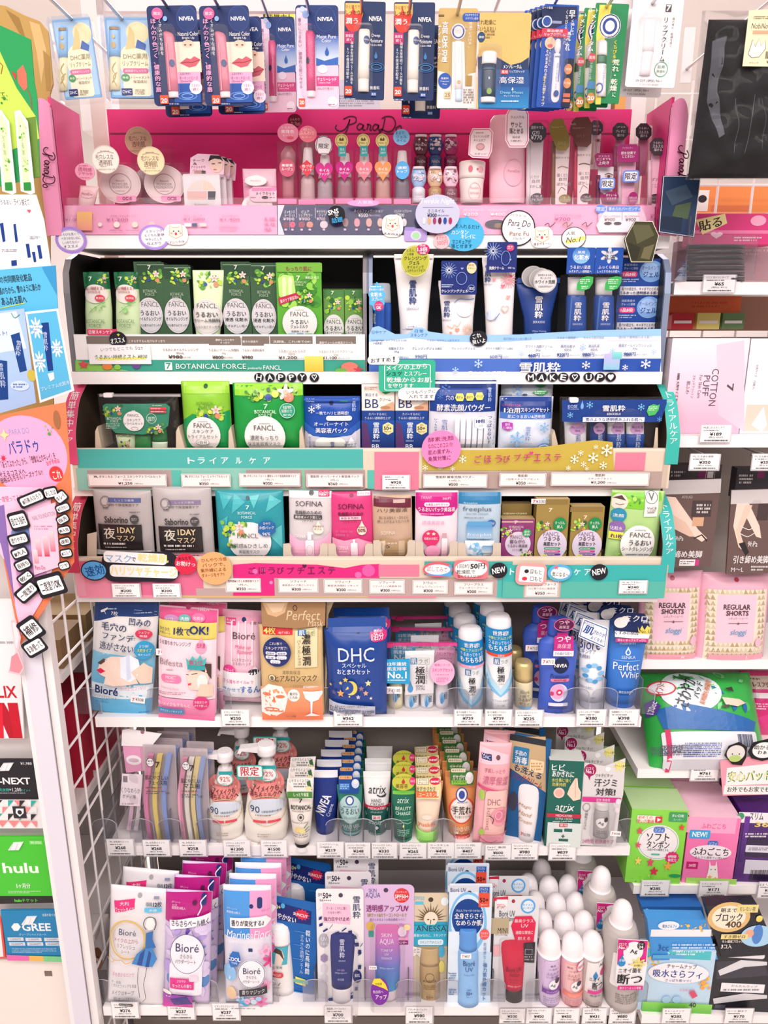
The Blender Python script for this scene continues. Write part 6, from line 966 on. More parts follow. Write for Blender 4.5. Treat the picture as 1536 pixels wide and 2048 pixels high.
it=pouch('face_mask_pack','gold face mask pack with mask face drawing and brown header','face mask',None,250,1120,368,530,'C','e0c088','''R 165 868 176 72 d83038;Tb 118 880 70 42 f4e070 4枚;T 205 890 70 14 f8e8e8 1枚ずつ袋入;E 180 850 30 26 f0c8b8;E 215 850 30 26 f0c8b8;P f0e0b4 270,880 400,860 400,1090 270,1090;R 310 890 50 34 3c7ab0;Tb 310 890 34 28 w 肌;Q 360 890 50 34 7a9a5a 2;T 360 890 44 22 5a7a4a ラボ;Vb 338 985 50 180 2c2420 濃極潤;V 296 1000 24 150 4a3a30 パーフェクトマスク
E 165 995 166 168 1c2c6c;T 160 944 74 16 w これ1枚で;T 162 970 128 20 w スキンケア完了!;R 130 1000 60 20 f0f0f8 9;R 194 1000 60 20 f0f0f8 9;R 130 1024 60 20 f0f0f8 9;R 194 1024 60 20 f0f0f8 9;R 158 1048 60 20 f0f0f8 9;T 130 1000 46 13 1c2c6c 化粧水;T 194 1000 46 13 1c2c6c 美容液;T 130 1024 36 13 1c2c6c 乳液;T 194 1024 46 13 1c2c6c クリーム;T 158 1048 40 13 1c2c6c マスク
T 252 1104 104 22 5a4a34 濃厚高保湿;E 140 1136 42 44 f0e0b8;O 140 1136 40 42 6a5030 3;Tb 140 1136 24 26 4a3420 金;Tb 280 1136 240 36 3a2c20 ヒアルロンマスク;T 300 1180 110 14 7a5a3a 一マスクワラン一;G 250 1290 368 200 f0a478 e8784c;P fbf0ea 62,1220 120,1170 200,1180 235,1240 215,1330 150,1370 80,1340;E 110 1228 50 20 e8784c;E 190 1240 54 20 e8784c;P e8784c 140,1270 155,1240 165,1275;E 140 1318 90 24 e8784c;E 140 1318 70 8 fbf0ea;E 268 1232 70 74 f2f0ea;T 268 1222 46 16 5a3a2a 贅沢な;T 268 1242 44 16 5a3a2a とろみ
P f6f0f4 320,1205 445,1215 410,1262 378,1270 374,1340 420,1360 330,1360 366,1340 364,1270 335,1250;T 252 1360 54 12 3a2c20 ロート製薬''',th=.008)
q=it.P('header_card',label='brown folded header card');q.poly([(72,705),(450,700),(446,845),(280,862),(76,850)],.0012,'a8825c',.0085);q.art('P d8b088 80,710 230,706 210,770 160,795 110,780;P e8c8a4 100,716 215,712 190,760 140,770;Ti 318 785 200 56 e0c8a4 Perfect;Ti 390 830 90 40 e0c8a4 Mask;O 270 742 22 30 4a3428 4')
q=it.P('side_card',label='beige backing card edge');q.poly([(452,702),(505,700),(462,800),(450,1300),(440,1385)],.001,'c0a888',-.004)
yen(it,362,1220,'¥385',.010,90)
it=pouch('travel_set_pouch','front dark blue overnight set pouch with gold moon and stars','travel set','dark blue star pouches',632,1130,340,510,'C','1c4494','''R 632 870 340 4 14306c;R 632 850 340 80 1c4a9c;E 640 880 26 28 0c1838;R 760 900 100 70 d8307c 30;T 756 882 50 14 w 便利の;Tb 754 908 70 36 w 1泊分;T 630 1000 210 80 d8e4f8 DHC;T 618 1060 140 26 e8f0fa スペシャル;Tb 615 1094 190 30 e8f0fa おとまりセット
E 600 1188 74 82 f0d060;E 582 1186 66 72 1f4898;S 568 1140 34 34 f0c860 5 .45;S 700 1160 40 40 f0e0a0 5 .45;S 540 1220 46 46 f0a860 5 .45;S 500 1222 34 34 6a5a8c 5 .45;S 480 1182 20 20 e8c870 5 .45;S 660 1190 34 34 a0708c 5 .45;S 686 1216 34 34 f0a880 5 .45;S 642 1240 30 30 d0c8e0 5 .45;S 716 1248 20 20 f0e8c0 5 .45;S 592 1236 14 14 f0e0a0 5 .45;S 540 1160 24 24 f0d870 5 .45
P c4c8d8 470,1275 740,1300 740,1370 470,1350;T 600 1300 190 16 2c3c60 スキンケア・ヘアケア・ボディケア;M 520 1325 90 36 4a5a80 3;M 610 1335 90 36 4a5a80 3;M 700 1345 70 36 4a5a80 3''',roll=1,top=1.08,th=.018)
copy_of(it,(.006,.042,0),'dark blue overnight set pouch with gold moon, tucked behind the front one',-1)
it=N('travel_set_pouch','front clear zip pouch set with pink zip and small lotion bottles','travel set','clear pouches with pink zips',995,1375,'C',push=.02)
for cx,cy,w,h,c,cap in((860,1260,92,170,'f0e8c0',None),(955,1290,90,170,'eef0f4','e8eaf0'),(1045,1290,80,150,'eef0f4','f0e8ee'),(1135,1270,84,170,'f4eef2','f4e8ee')):
 p=it.P('bottle','satin');p.rev([(cx,cy+h/2,w*.9,.7),(cx,cy-h*.2,w*.96,.7),(cx,cy-h*.3,w*.8,.7),(cx,cy-h*.5,w*.8,.7)],c,18);p.art(f'E {cx} {cy} {w*.4} 60 8cc4ea;D {cx-4} {cy+10} {w*.28} 56 4a98d8;T {cx+18} {cy-10} 22 40 2c3c50 極')
q=it.P('insert_card');q.poly([(915,985),(1085,980),(1080,1230),(915,1240)],.001,'f2f0f2',.016);q.art('R 965 1042 38 38 3c7ab0;Tb 965 1042 30 30 w 肌;Q 1022 1042 66 36 7a9a5a 2;T 1022 1042 56 26 5a7a4a ラボ;Tb 1002 1098 54 50 2c2c30 極;Tb 1002 1150 54 50 2c2c30 潤;T 1002 1188 50 14 4a4a50 GOKU;T 1002 1206 50 14 4a4a50 JYUN;D 945 1190 40 70 4a9cd8;V 1040 1120 12 110 6a6a70 うるおいもちもち')
q=it.P('pink_sticker');q.ell(1130,1098,142,150,.0005,'f4b4d4',.023);q.art('T 1130 1054 90 14 c83c7c 極潤シリーズ;Tb 1130 1084 120 22 e84c94 スキンケアセット;M 1130 1110 80 12 e07cb0 1;M 1130 1140 70 30 e07cb0 3')
q=it.P('blue_sticker');q.poly([(790,1022),(942,1018),(942,1165),(798,1160)],.0005,'2ca0d0',.023);q.art('Tb 866 1048 110 22 w 12年連続;Tb 866 1076 112 22 w 肌支持率;Tb 868 1112 110 40 w No.1;M 868 1142 110 12 e8f4fa 1')
q=it.P('pouch','clear');q.bag(998,1165,450,420,.022,'f4f0f6',wr=.0014)
q=it.P('zip','plastic',label='hot pink zip');q.rect(995,966,456,16,.003,'e83c90',4,.001);q=it.P('zip_slider','plastic',label='pink zip slider');q.rect(822,968,46,24,.006,'e0307c',6,.001)
yen(it,850,1200,'¥1100',.024,90)
copy_of(it,(.012,.06,0),'clear zip pouch set with pink zip, directly behind the front one',-2)
copy_of(it,(.02,.11,0),'clear zip pouch set with pink zip, third back in its row',1)
def goku(cx,lab,top,grp,band,D='C',yb=1378,sl='乳液'):
 it=N('lotion_bottle',lab,'lotion',grp,cx,yb,D,push=.022);h=yb-top
 p=it.P('bottle','satin');p.rev([(cx,yb,140,1),(cx,yb-10,150,1),(cx,top+200,152,1),(cx,top+120,148,1)],'eef0f4',28)
 b=top+330;p.art(f'P 7cc4ec {cx-74},{b-10} {cx-50},{b+40} {cx},{b+95} {cx+50},{b+40} {cx+74},{b-10} {cx+74},{b+40} {cx+50},{b+80} {cx},{b+110} {cx-50},{b+80} {cx-74},{b+40};P b8e0f4 {cx-70},{b-60} {cx-50},{b+10} {cx},{b+70} {cx+50},{b+10} {cx+70},{b-60} {cx+74},{b} {cx+50},{b+50} {cx},{b+100} {cx-50},{b+50} {cx-74},{b};P f4f6f8 {cx-66},{b-60} {cx-46},{b+5} {cx},{b+60} {cx+46},{b+5} {cx+66},{b-60};R {cx-22} {b-90} 34 34 3c7ab0;Tb {cx-22} {b-90} 24 26 w 肌;T {cx+22} {b-90} 44 24 6a8a5a ラボ;Tb {cx} {b-46} 40 40 2c2c30 極;Tb {cx} {b} 38 40 2c2c30 潤;T {cx} {b+30} 30 10 4a4a50 GOKU;T {cx} {b+124} 90 12 4a5a70 ヒアルロン{sl};T {cx} {b+150} 40 10 4a5a70 ロート製薬')
 q=it.P('cap','satin');q.rev([(cx,top+120,150,1),(cx,top+30,142,1),(cx,top+8,120,1),(cx,top,60,1)],'f2f0f4',28)
 q=it.P('neck_label',label='blue paper label around the cap');q.rev([(cx,top+200,156,1.02),(cx,top+60,152,1.02)],'1f8cc8',28,caps=False);q.art(f'Tb {cx} {top+82} 88 26 w 世界初!;T {cx} {top+108} 130 16 e8f060 4種ヒアルロン酸;T {cx} {top+132} 130 20 w うるおってもっと;Tb {cx} {top+162} 132 32 w もちもち肌;R {cx} {top+200} 150 16 {band};T {cx} {top+200} 40 12 w {sl}');return it
it=goku(1302,'front white milk lotion bottle with blue paper label and pink band',862,'white-blue lotion bottles with pink band','f0a0c0');row(it,4,.046,'white milk lotion bottle with blue label',dx=-.004)
VW(9);it=goku(-8,'front white lotion bottle with blue paper label and red band',765,'white-blue lotion bottles with red band','e84c3c',yb=1350,sl='化粧水');row(it,3,.048,'white lotion bottle with blue label and red band',dx=-.004)
it=N('jelly_bottle','front small gold moisturising jelly bottle','lotion','small gold bottles',134,1318,'C',push=.016)
p=it.P('bottle','satin');p.rev([(134,1315,98,1),(134,1150,106,1),(134,1140,100,1)],'e8dcb4',24);p.art('T 134 1190 50 18 8a7a4a Bioré;T 134 1212 54 16 7a6a44 1滴で;Tb 134 1232 72 18 8a6a34 うるおい;Tb 130 1252 60 18 8a6a34 ゼリー;R 134 1275 70 14 7cb4dc;M 134 1295 40 8 b0a070 1')
q=it.P('cap','foil',label='matt gold cap');q.rev([(134,1140,104,1),(136,1050,104,1),(136,1036,84,1)],'d8c084',24);copy_of(it,(-.008,.05,0),'small gold moisturising jelly bottle standing behind the front one')
it=N('body_milk_bottle','front blue body milk bottle with magenta hang tag','body milk','blue body milk bottles',322,1338,'C',push=.015)
p=it.P('bottle','satin');p.rev([(318,1335,200,.5),(318,1315,208,.5),(326,1150,196,.5),(330,960,228,.5),(330,920,206,.5),(332,890,120,.6),(332,880,110,.6)],'4464c8',30)
p.art('E 338 1038 90 92 10204c;Tb 336 1038 72 20 w NIVEA;Ti 330 1098 108 26 1c2c6c Premium;R 332 1122 106 18 e87ca4 9;T 332 1122 70 11 5a1c44 MOISTURE;T 322 1140 90 10 1c2c6c プレミアムボディミルク;E 324 1190 100 100 d0d8f0;E 316 1184 82 84 e0a8d0;E 326 1188 36 34 d8305c;E 326 1188 16 14 f8e8f0;E 284 1196 24 24 c83c6c;R 320 1256 110 18 e0e0ec 4;R 316 1276 110 10 2c3c84;T 320 1300 40 10 1c2c6c Serum')
q=it.P('cap','satin');q.rev([(332,885,124,.7),(336,800,116,.7),(336,788,100,.7)],'3c58bc',26)
q=it.P('hang_tag',label='magenta and white hang tag');q.poly([(312,845),(372,845),(372,870),(402,862),(404,940),(404,978),(288,976),(292,940),(296,868),(312,860)],.0008,'c82c84',.02);q.art('Tb 348 880 78 36 w つや;T 350 920 76 26 f8d0e4 高保湿;R 346 962 114 30 f4f0f4;T 346 962 98 18 2c3c84 きめ細かな肌へ')
q=it.P('round_tag');q.ell(342,786,118,74,.0008,'5a1844',.03);q.art('O 342 786 112 68 d86ca4 4;Tb 342 772 58 24 f0b8d4 つや;T 342 798 56 18 f0b8d4 高保湿')
yen(it,256,1000,'¥712',.026,76);copy_of(it,(-.016,.05,0),'blue body milk bottle with magenta tag, directly behind the front one')
def ftube(cx0,cxb,wt,wb,yt,yb,yc,c,capc,lab,grp,art,where='C',roll=0,capw=None,d=.9,name='face_wash_tube',cat='face wash',crimp=18,base=None,topc=None,m='satin'):
 it=N(name,lab,cat,grp,cxb,yc,where,roll=roll,push=wb/_v[0][2]*.0004*d);h=yb-yt
 p=it.P('tube',m);p.rev([(cxb,yb,wb,d),(cxb+(cx0-cxb)*.4,yb-h*.4,wb+(wt-wb)*.55,d*.7),(cxb+(cx0-cxb)*.8,yb-h*.8,wb+(wt-wb)*.96,.22),(cx0,yt+crimp,wt,.04),(cx0,yt,wt,.035)],c,26)
 if topc:p.art(f'R {cx0} {yt+crimp*.8} {wt*1.1} {crimp*1.6} {topc}')
 p.art(art)
 q=it.P('cap','satin');cw=capw or wb*.92;q.rev([(cxb,yc,cw*.96,d),(cxb,yb+2,cw,d),(cxb,yb-4,cw,d)],capc,26);return it
it=ftube(545,518,168,140,800,1245,1322,'f2f2f6','e4e6ec','front white face wash tube with blue splash print','white face wash tubes','T 506 930 122 56 2c3c80 Bioré;T 490 968 96 24 3c4c88 スキンケア;T 474 996 64 22 3c4c88 洗顔料;'+';'.join(f'E/{a} {520+46*math.cos(a/57.3):.0f} {1082-44*math.sin(a/57.3):.0f} {30 if a%80 else 40} 22 {"4a9cd8" if a%80 else "8cc4ea"}' for a in range(0,360,40))+';T 470 1120 44 14 6a7a9a 大切な肌に;T 475 1160 80 14 6a7a9a きめ細かな素肌に;M 520 1212 40 10 8a9ab8 1',roll=-2)
q=it.P('header_card',label='white and blue header card');q.poly([(458,762),(600,818),(580,935),(430,868)],.0008,'f2f4f8',.02);q.art('Lc 2c5ca4 6 466,774 592,824 576,924 438,862;T/-20 490 798 66 14 2c4880 洗うだけで;Tb/-20 490 830 56 44 1c4c9c 肌;T/-20 548 850 72 24 1c4c9c ざわりが;T/-20 536 882 76 18 1c4c9c よくなる!');row(it,4,.03,'white face wash tube with blue splash',dx=-.004)
it=ftube(740,685,232,168,800,1245,1310,'3c7cd0','3470c4','front bright blue foam face wash tube with foam header card','bright blue foam tubes','T 722 918 94 18 d8e8f8 洗顔専科;D 720 960 40 48 d8e8f8;D 720 964 22 26 3c7cd0;T 720 993 80 16 d8e8f8 SENKA;T 706 1040 144 40 f4f6fa Perfect;T 722 1088 114 46 f4f6fa Whip;R 712 1010 150 2 a8ccf0;R 697 1176 110 26 1c5cb0 12;T 697 1176 84 14 d8e8f8 濃密泡洗顔料',roll=-1,topc='2c64b8')
q=it.P('header_card',label='navy header card with foam print and gold crown');q.poly([(622,762),(648,735),(700,728),(800,735),(826,770),(832,840),(812,905),(640,880),(628,830)],.0008,'1c2c5c',.022);q.art('E 668 785 76 60 f0ece8;E 690 770 50 44 f8f4f0;Tb 755 762 124 34 f4f4f8 ミクロ;T 812 782 44 14 f4f4f8 濃密泡;P f0f2f8 634,830 830,848 822,880 634,866;Tb 700 842 130 22 2c2c44 くすみの原因;R 730 884 184 22 c83c84;T 730 884 160 14 w 明るいまっさらすっぴん;P f0d860 762,806 772,830 786,800 800,826 816,800 834,816 826,850 768,846;T 798 834 50 20 2c2420 No.1');row(it,3,.034,'bright blue foam tube with foam header',dx=-.012)
# -- shelf of razors, pump bottles and hand creams
for x,y,v in((622,800,10),(838,795,10),(1010,795,10),(1232,795,10),(520,770,11),(668,765,11),(838,775,11),(1140,770,11),(722,800,12)):divider(x,y,'D',v)
VW(10)
def handle(it,x0,y0,x1,y1,w,c,n='razor'):
 p=it.P(n,'plastic',label=None);p.wo=.004;a,b=p.uv(x0,y0),p.uv(x1,y1);sx,_=p.scale(x0,y0);m=((a[0]+b[0])/2-(b[1]-a[1])*.05,(a[1]+b[1])/2)
 P=spline([a,m,b],6);t=w*sx/2;L=[(u-t*(.7+.3*i/len(P)),v_)for i,(u,v_)in enumerate(P)]+[(u+t*(.7+.3*i/len(P)),v_)for i,(u,v_)in reversed(list(enumerate(P)))];p.slab(L,.007,C(c),.002)
it=N('razor_pouch','pink body razor pouch with white pinched header','razor',None,800,770,'D',roll=-5,push=.02)
handle(it,770,360,770,690,26,'e8c4d8');handle(it,812,360,812,690,26,'f0e4e8')
q=it.P('razor_head','plastic');q.o=0;q.slab(q.o_ell(805,270,90,56),.010,C('f4eef2'),.003);q.art('E 805 270 60 24 d8b8cc')
p=it.P('pouch','clear');p.bag(795,450,200,520,.014,'e8a8c8',top=1.05)
p=it.P('pink_panel','film',label='pink printed pouch top');p.poly([(738,170),(915,150),(880,330),(760,345)],.0008,'e8a0c4',.012)
q=it.P('header_card',label='white header card with hang hole');q.poly([(740,90),(775,84),(970,112),(908,188),(735,182)],.0008,'f4eef0',.014);q.art('E 858 102 22 22 9c7080')
q=it.P('label_card',label='pale label sheet');q.poly([(740,345),(860,350),(845,535),(725,530)],.0008,'ece0e8',.0145);q.art('R 758 376 26 36 8a808c;T 790 442 110 30 6a606c くりなめらか;T 780 478 76 24 6a606c ボディ用;M 780 520 80 14 a098a4 1')
def rpack(cx,w,y0,lab,short,cs,xs):
 it=N('razor_pack',lab,'razor',f'{short}s',cx,775,'D',roll=-2,push=.006)
 p=it.P('backing_card','frost');p.rect(cx,(y0+765)/2,w,765-y0,.001,'e8dce0',6)
 for x,c in zip(xs,cs):handle(it,x+(-6),760,x-6,y0+40,30,c)
 b=it.P('clear_pack','clear');b.rect(cx,(y0+765)/2,w,765-y0,.004,'f4f0f2',6,.009)
 q=it.P('printed_label',label='black printed lettering panel');q.wo=.0132;q.slab(q.o_ell(cx-w*.28,y0+72,46,50),.0004,C('f0e8ec'),.0131);q.art(f'O {cx-w*.28} {y0+72} 44 48 3a3438 3;T {cx-w*.28} {y0+64} 30 12 3a3438 {short[:0]}敏感;T {cx-w*.28} {y0+80} 32 12 3a3438 タイプ;Tb {cx-10} {y0+85} 26 36 3a3438 7;T {cx-16} {y0+134} 50 16 3a3438 カミソリ;Tb {cx-16} {y0+160} {w*.7} 26 2c282c 肌にやさしい;Tb {cx-10} {y0+190} {w*.56} 26 2c282c {"フェイス用" if "face" in short else "マユ用"};M {cx-16} {y0+218} {w*.66} 12 5a4a50 1;R {cx-16} {y0+224} {w*.6} 2 d83c6c;M {cx-20} {y0+246} {w*.6} 24 5a5058 2;T {cx+w*.26} {y0+250} 28 16 3a3438 3本')
 return it
it=rpack(955,190,210,'front clear pack of pink, yellow and blue face razors','face razor pack',('e88cb8','f0d878','8ca8e8'),(905,958,1012));row(it,4,.02,'clear face razor pack',dx=.006)
it=rpack(1155,160,230,'front clear pack of pink and cream brow razors','brow razor pack',('e89cb8','f4f0e4','f0dc9c','9cb0e0'),(1105,1145,1182,1212));row(it,2,.02,'clear brow razor pack',dx=.006)
def pump(cx,yb,yt,w,lab,grp,big,lim):
 k=w/230.;it=N('pump_bottle',lab,'make-up remover',grp,cx,yb,'D',push=.026)
 Y=lambda f:yb-(yb-yt)*f
 p=it.P('bottle','satin');p.rev([(cx,Y(0),w*.84,.6),(cx,Y(.03),w*.92,.6),(cx,Y(.25),w,.6),(cx,Y(.5),w*.86,.6),(cx,Y(.68),w*.56,.7),(cx,Y(.74),w*.42,.8)],'f2ebe2',30)
 p.art(f'E {cx-6*k} {Y(.62)} {w*.86} {w*.7} f0908c;T {cx-6*k} {Y(.67)} {w*.5} 12 5a3a3a メイクだけこすらず落とす;Tb {cx} {Y(.615)} {w*.58} 32 4a2c2c アイメイクも;Tb {cx+2} {Y(.565)} {w*.72} 32 4a2c2c 落ちるミルクへ;E {cx+10*k} {Y(.46)} {w*.84} {w*.34} d0d8e4;O {cx+10*k} {Y(.42)} {w*.84} {w*.62} c8b48c 4;T {cx-50*k} {Y(.435)} {w*.22} 36 2c3c50 90;T {cx+36*k} {Y(.42)} {w*.44} 12 3a4a5c %美容液成分配合;M {cx} {Y(.385)} {w*.4} 12 8a7a70 1;R {cx-24*k} {Y(.33)} {w*.3} 14 d84c58;R {cx+50*k} {Y(.33)} {w*.28} 14 d84c58;M {cx} {Y(.2)} {w*.3} 26 b8a898 2;Ti {cx} {Y(.12)} {w*.3} 14 b09880 Parado')
 q=it.P('neck','plastic');q.rev([(cx,Y(.74),w*.44,1),(cx,Y(.82),w*.36,1),(cx,Y(.825),w*.2,1),(cx,Y(.93),w*.18,1)],'e8e0e0',22)
 q=it.P('pump_nozzle','plastic');hx=cx-w*.1;q.rev([(hx+w*.1,Y(.9),w*.42,.9),(hx+w*.1,Y(.97),w*.44,.9),(hx+w*.08,Y(1.0),w*.36,.9)],'f0eaec',22)
 q.slab([q.uv(*a)for a in((hx,Y(.985)),(hx-w*.5,Y(.965)),(hx-w*.55,Y(.92)),(hx-w*.48,Y(.915)),(hx-w*.44,Y(.94)),(hx,Y(.92)))],.014,C('eee8ea'),-.007)
 q=it.P('hang_tag',label='round white tag with percent claim');q.ell(cx+w*.06,Y(.765),w*.42,w*.32,.0008,'f4ece8',.02);q.art(f'O {cx+w*.06} {Y(.765)} {w*.4} {w*.3} 4ab4b4 4;R {cx+w*.08} {Y(.835)} {w*.36} 20 2ca0a4 6;T {cx+w*.06} {Y(.77)} {w*.26} 28 c83c4c 92%;M {cx+w*.06} {Y(.72)} {w*.2} 8 5a5a60 1')
 if lim:
  q=it.P('limited_sign',label='white sign with red limited lettering and teal outline');x,y=cx+lim[0],lim[1];q.rect(x,y,150,84,.0008,'3cb0a4',14,.03);q.art(f'R {x} {y-6} 138 60 f4f0f0 8;Tb {x} {y-8} 104 54 c82c3c 限定;T {x} {y+32} 120 18 d83c4c 大容量 3ヶ月分')
 return it
it=pump(1330,790,238,228,'front small white pump bottle of cleansing milk','small pump bottles',False,None);copy_of(it,(.014,.075,0),'small white pump bottle of cleansing milk standing behind the front small one')
VW(11);it=pump(98,800,195,262,'front large white pump bottle of cleansing milk with red limited sign','large pump bottles',True,(-80,305));copy_of(it,(.012,.085,0),'large white pump bottle of cleansing milk, standing behind the front large one')
def hdr(it,pts,c,art,lab,w0=.015):
 q=it.P('header_card',label=lab);q.poly(pts,.0007,c,w0);q.art(art)
def hc(*a,**k):return ftube(*a,where='D',name='hand_cream_tube',cat='hand cream',**k)
it=hc(296,308,150,92,450,768,815,'ece4dc','2c2a2c','front white botanical hand cream tube with black cap and lemon print','white botanical hand cream tubes','Tb 302 522 22 24 3a3438 7;Tb 304 558 120 24 2c2a2c BOTANICAL;T 306 577 108 12 3a3438 Hand & Body Cream;O 304 608 34 36 3a3438 3;E 304 608 16 16 3a3438;Ti 300 636 100 14 5a5450 Rosemary & Lemon;E 290 676 40 30 e8d080;E 316 682 36 28 e8d890;L 4a6a44 4 325,665 348,640;L 4a6a44 4 330,680 352,664;L 4a6a44 4 335,690 356,684;M 300 710 90 24 8a8078 2;R 309 792 60 24 f0ecec 2',capw=88,topc='f0ece8')
hdr(it,[(228,372),(382,366),(374,445),(366,490),(228,484),(222,440)],'f0ece8','T 296 384 120 20 4a4440 心やすらぐような;M 310 410 90 30 6a6460 2;P e8d8cc 232,400 260,430 240,470;P 3c6a44 340,390 360,380 372,440 350,430;E 352 428 34 26 e8e0a0;R 300 466 146 38 4a8a3c;Tb 308 464 86 22 f0f4e4 しっとり保湿','white header card with lemon and green band');row(it,3,.03,'white botanical hand cream tube',dx=-.001)
it=hc(446,445,152,104,352,720,735,'1c3484','f0eef2','front navy blue hand cream tube with white slanted lettering','navy hand cream tubes','Tb/68 436 536 132 46 f4f4f8 NIVEA;Ti/72 474 566 78 20 d8e0f4 Creme',topc='f2f0f4',crimp=26,capw=104);row(it,5,.031,'navy blue hand cream tube',dx=.005)
it=hc(588,600,150,110,440,715,742,'2c8470','e8f0ec','front teal hand gel tube with round pale label','teal hand gel tubes','E 592 566 132 150 b8d8d4;E 590 520 50 50 2c4c98;E 590 520 34 36 e8f0f4;T 592 552 80 9 2c4c98 MENTHOLATUM;T 592 574 106 32 1c2c4c うるおい;T 594 606 70 14 1c4c6c さらっとジェル;T 598 655 106 22 f0f4f4 HAND VEIL;R 565 672 26 14 5ab4c4;T 610 672 60 13 f0f4f4 ハンドベール;R 600 690 120 12 8cc8c4;M 600 702 60 8 d8f0ec 1',capw=108)
hdr(it,[(525,368),(606,358),(612,374),(645,372),(648,430),(642,468),(528,466)],'1c4c98','R 566 372 76 20 f0b47c 6;T 566 372 64 13 3a2c28 すぐ仕事に;E 624 408 44 54 d0dcf0;E 626 396 26 26 f0ece8;R 560 425 60 40 3c78c4;M 560 425 50 32 a8d0f4 3','blue header card with orange flag',.012);row(it,7,.0235,'teal hand gel tube with blue header',dx=.0005)
it=hc(750,748,162,106,362,716,736,'f2f0f0','1f5a50','front white and dark teal hand cream tube with red band','white-teal hand cream tubes','P 1f5e54 660,552 840,552 840,730 660,730;R 750 552 170 18 c82c4c;Ti 752 455 104 44 2c3440 atrix;Ls 2c3440 7 750,482 775,492 805,480;P 2c3440 770,490 806,478 800,494 780,496;T 746 512 60 18 4a5050 HAND;T 750 532 78 18 4a5050 CREAM;T 750 552 100 12 f4e0e4 MEDICATED;T 748 570 70 10 d8ece8 メディケイティド;R 748 600 52 26 f0ecec 4;T 748 600 42 18 c82c4c 薬用;M 748 628 90 20 c8e0dc 2;R 750 656 20 6 w;R 750 656 6 20 w;T 750 692 84 14 e0f0ec 薬用ハンドクリーム',topc='f4f2f2',crimp=20,capw=104);row(it,3,.038,'white and dark teal hand cream tube',dx=.002)
it=hc(905,905,136,104,455,740,780,'1c6a54','2c7c6c','front dark green hand cream tube with lime sticker','dark green hand cream tubes','R 908 448 140 40 2cb444;R 908 482 130 20 7cd44c;T 904 448 86 18 f0f8e8 高浸透保湿;Ti 904 520 70 30 c8e4d4 atrix;T 905 562 92 18 d8f0e0 BEAUTY;T 903 586 86 18 d8f0e0 CHARGE;T 905 620 90 9 a8d8b8 Yuzu & Lemongrass;Ls a8d8b8 3 860,636 880,640 905,632 930,640 950,636;D 905 650 12 18 d8f0a0;M 905 690 70 40 8ac0a8 4',capw=106,m='satin')
q=it.P('round_tag',label='lime round tag with red drop');q.ell(905,395,132,98,.0007,'c8c84c',.014);q.art('T 905 366 110 12 4a4a1c エッセンスグロスの実;D 905 388 24 34 c82c3c;T 895 418 70 26 7a1c2c 美容液;E 958 388 36 46 e03c7c;T 958 388 26 12 w 改訂');row(it,3,.034,'dark green hand cream tube',dx=.001)
it=hc(1060,1045,158,120,418,690,785,'f0d8c0','a4e878','front cream coloured hand cream tube with lime green cap','cream hand cream tubes','P e8824c 975,415 1142,415 1136,490 980,490;T 1044 460 100 26 f8ece4 ユースキン;T 1040 645 100 30 e8703c yuskin;T 1044 676 50 10 c8a080 CREAM;E 1042 600 60 26 f0e0d0;M 1044 745 90 40 7cc05c 3',capw=132,topc='e88450')
hdr(it,[(978,372),(1124,362),(1126,440),(1118,492),(984,488)],'e8dca0','R 1020 388 68 40 f4ecd0 6;Q 1020 388 66 38 6a5a3a 2 6;T 1020 380 50 12 3a2c20 おでかけ;T 1020 396 50 12 3a2c20 チューブ;E 1090 386 64 44 d82c50;Tb 1090 386 50 18 w new!;T 1036 432 110 30 4a3420 治す!かさかさ;R 1044 464 130 34 e8703c;Tb 1044 464 100 24 f8f0e0 ユースキン;R 1106 456 14 36 f4e4d0','yellow header card with red new badge');row(it,4,.031,'cream hand cream tube with yellow header',dx=.0005)
it=hc(1246,1240,188,132,360,725,750,'e89c60','e8f0f0','front orange medicated hand gel tube with round red ringed label','orange hand gel tubes','E 1246 562 150 150 e8583c;E 1246 562 130 132 f6ece4;E 1248 480 70 78 f0ecf0;O 1248 480 64 72 3450a0 6;E 1248 480 36 44 3450a0;T 1250 520 60 8 3450a0 MENTHOLATUM;Tb 1246 560 112 42 3a2420 手荒れ;T 1250 592 90 14 3a2420 キメ整うクリーム;T 1246 660 96 24 fae8dc HAND VEIL;R 1212 680 26 14 f4dcc8;T 1262 682 70 12 fae8dc ハンドベール;R 1246 705 96 30 d8403c 12;M 1246 705 80 16 f8d8d0 2;R 1246 735 40 10 f8d8c8',topc='d88c50',capw=130)
hdr(it,[(1176,335),(1192,310),(1262,312),(1275,330),(1312,330),(1320,370),(1312,410),(1240,418),(1180,408)],'3c7a3c','R 1226 326 84 22 f0e4c8 6;T 1226 326 74 13 3a2c20 薬用手荒れに;E 1290 370 48 70 e8e4e4;E 1290 352 30 30 f4f2f2;Tb 1228 366 70 30 f0e8d0 ガサガサ;R 1230 396 90 24 8cc84c;T 1230 394 76 14 2c4420 手荒れ対策','green header card with gold flag',.014);row(it,6,.029,'orange hand gel tube with green header',dx=-.0025)
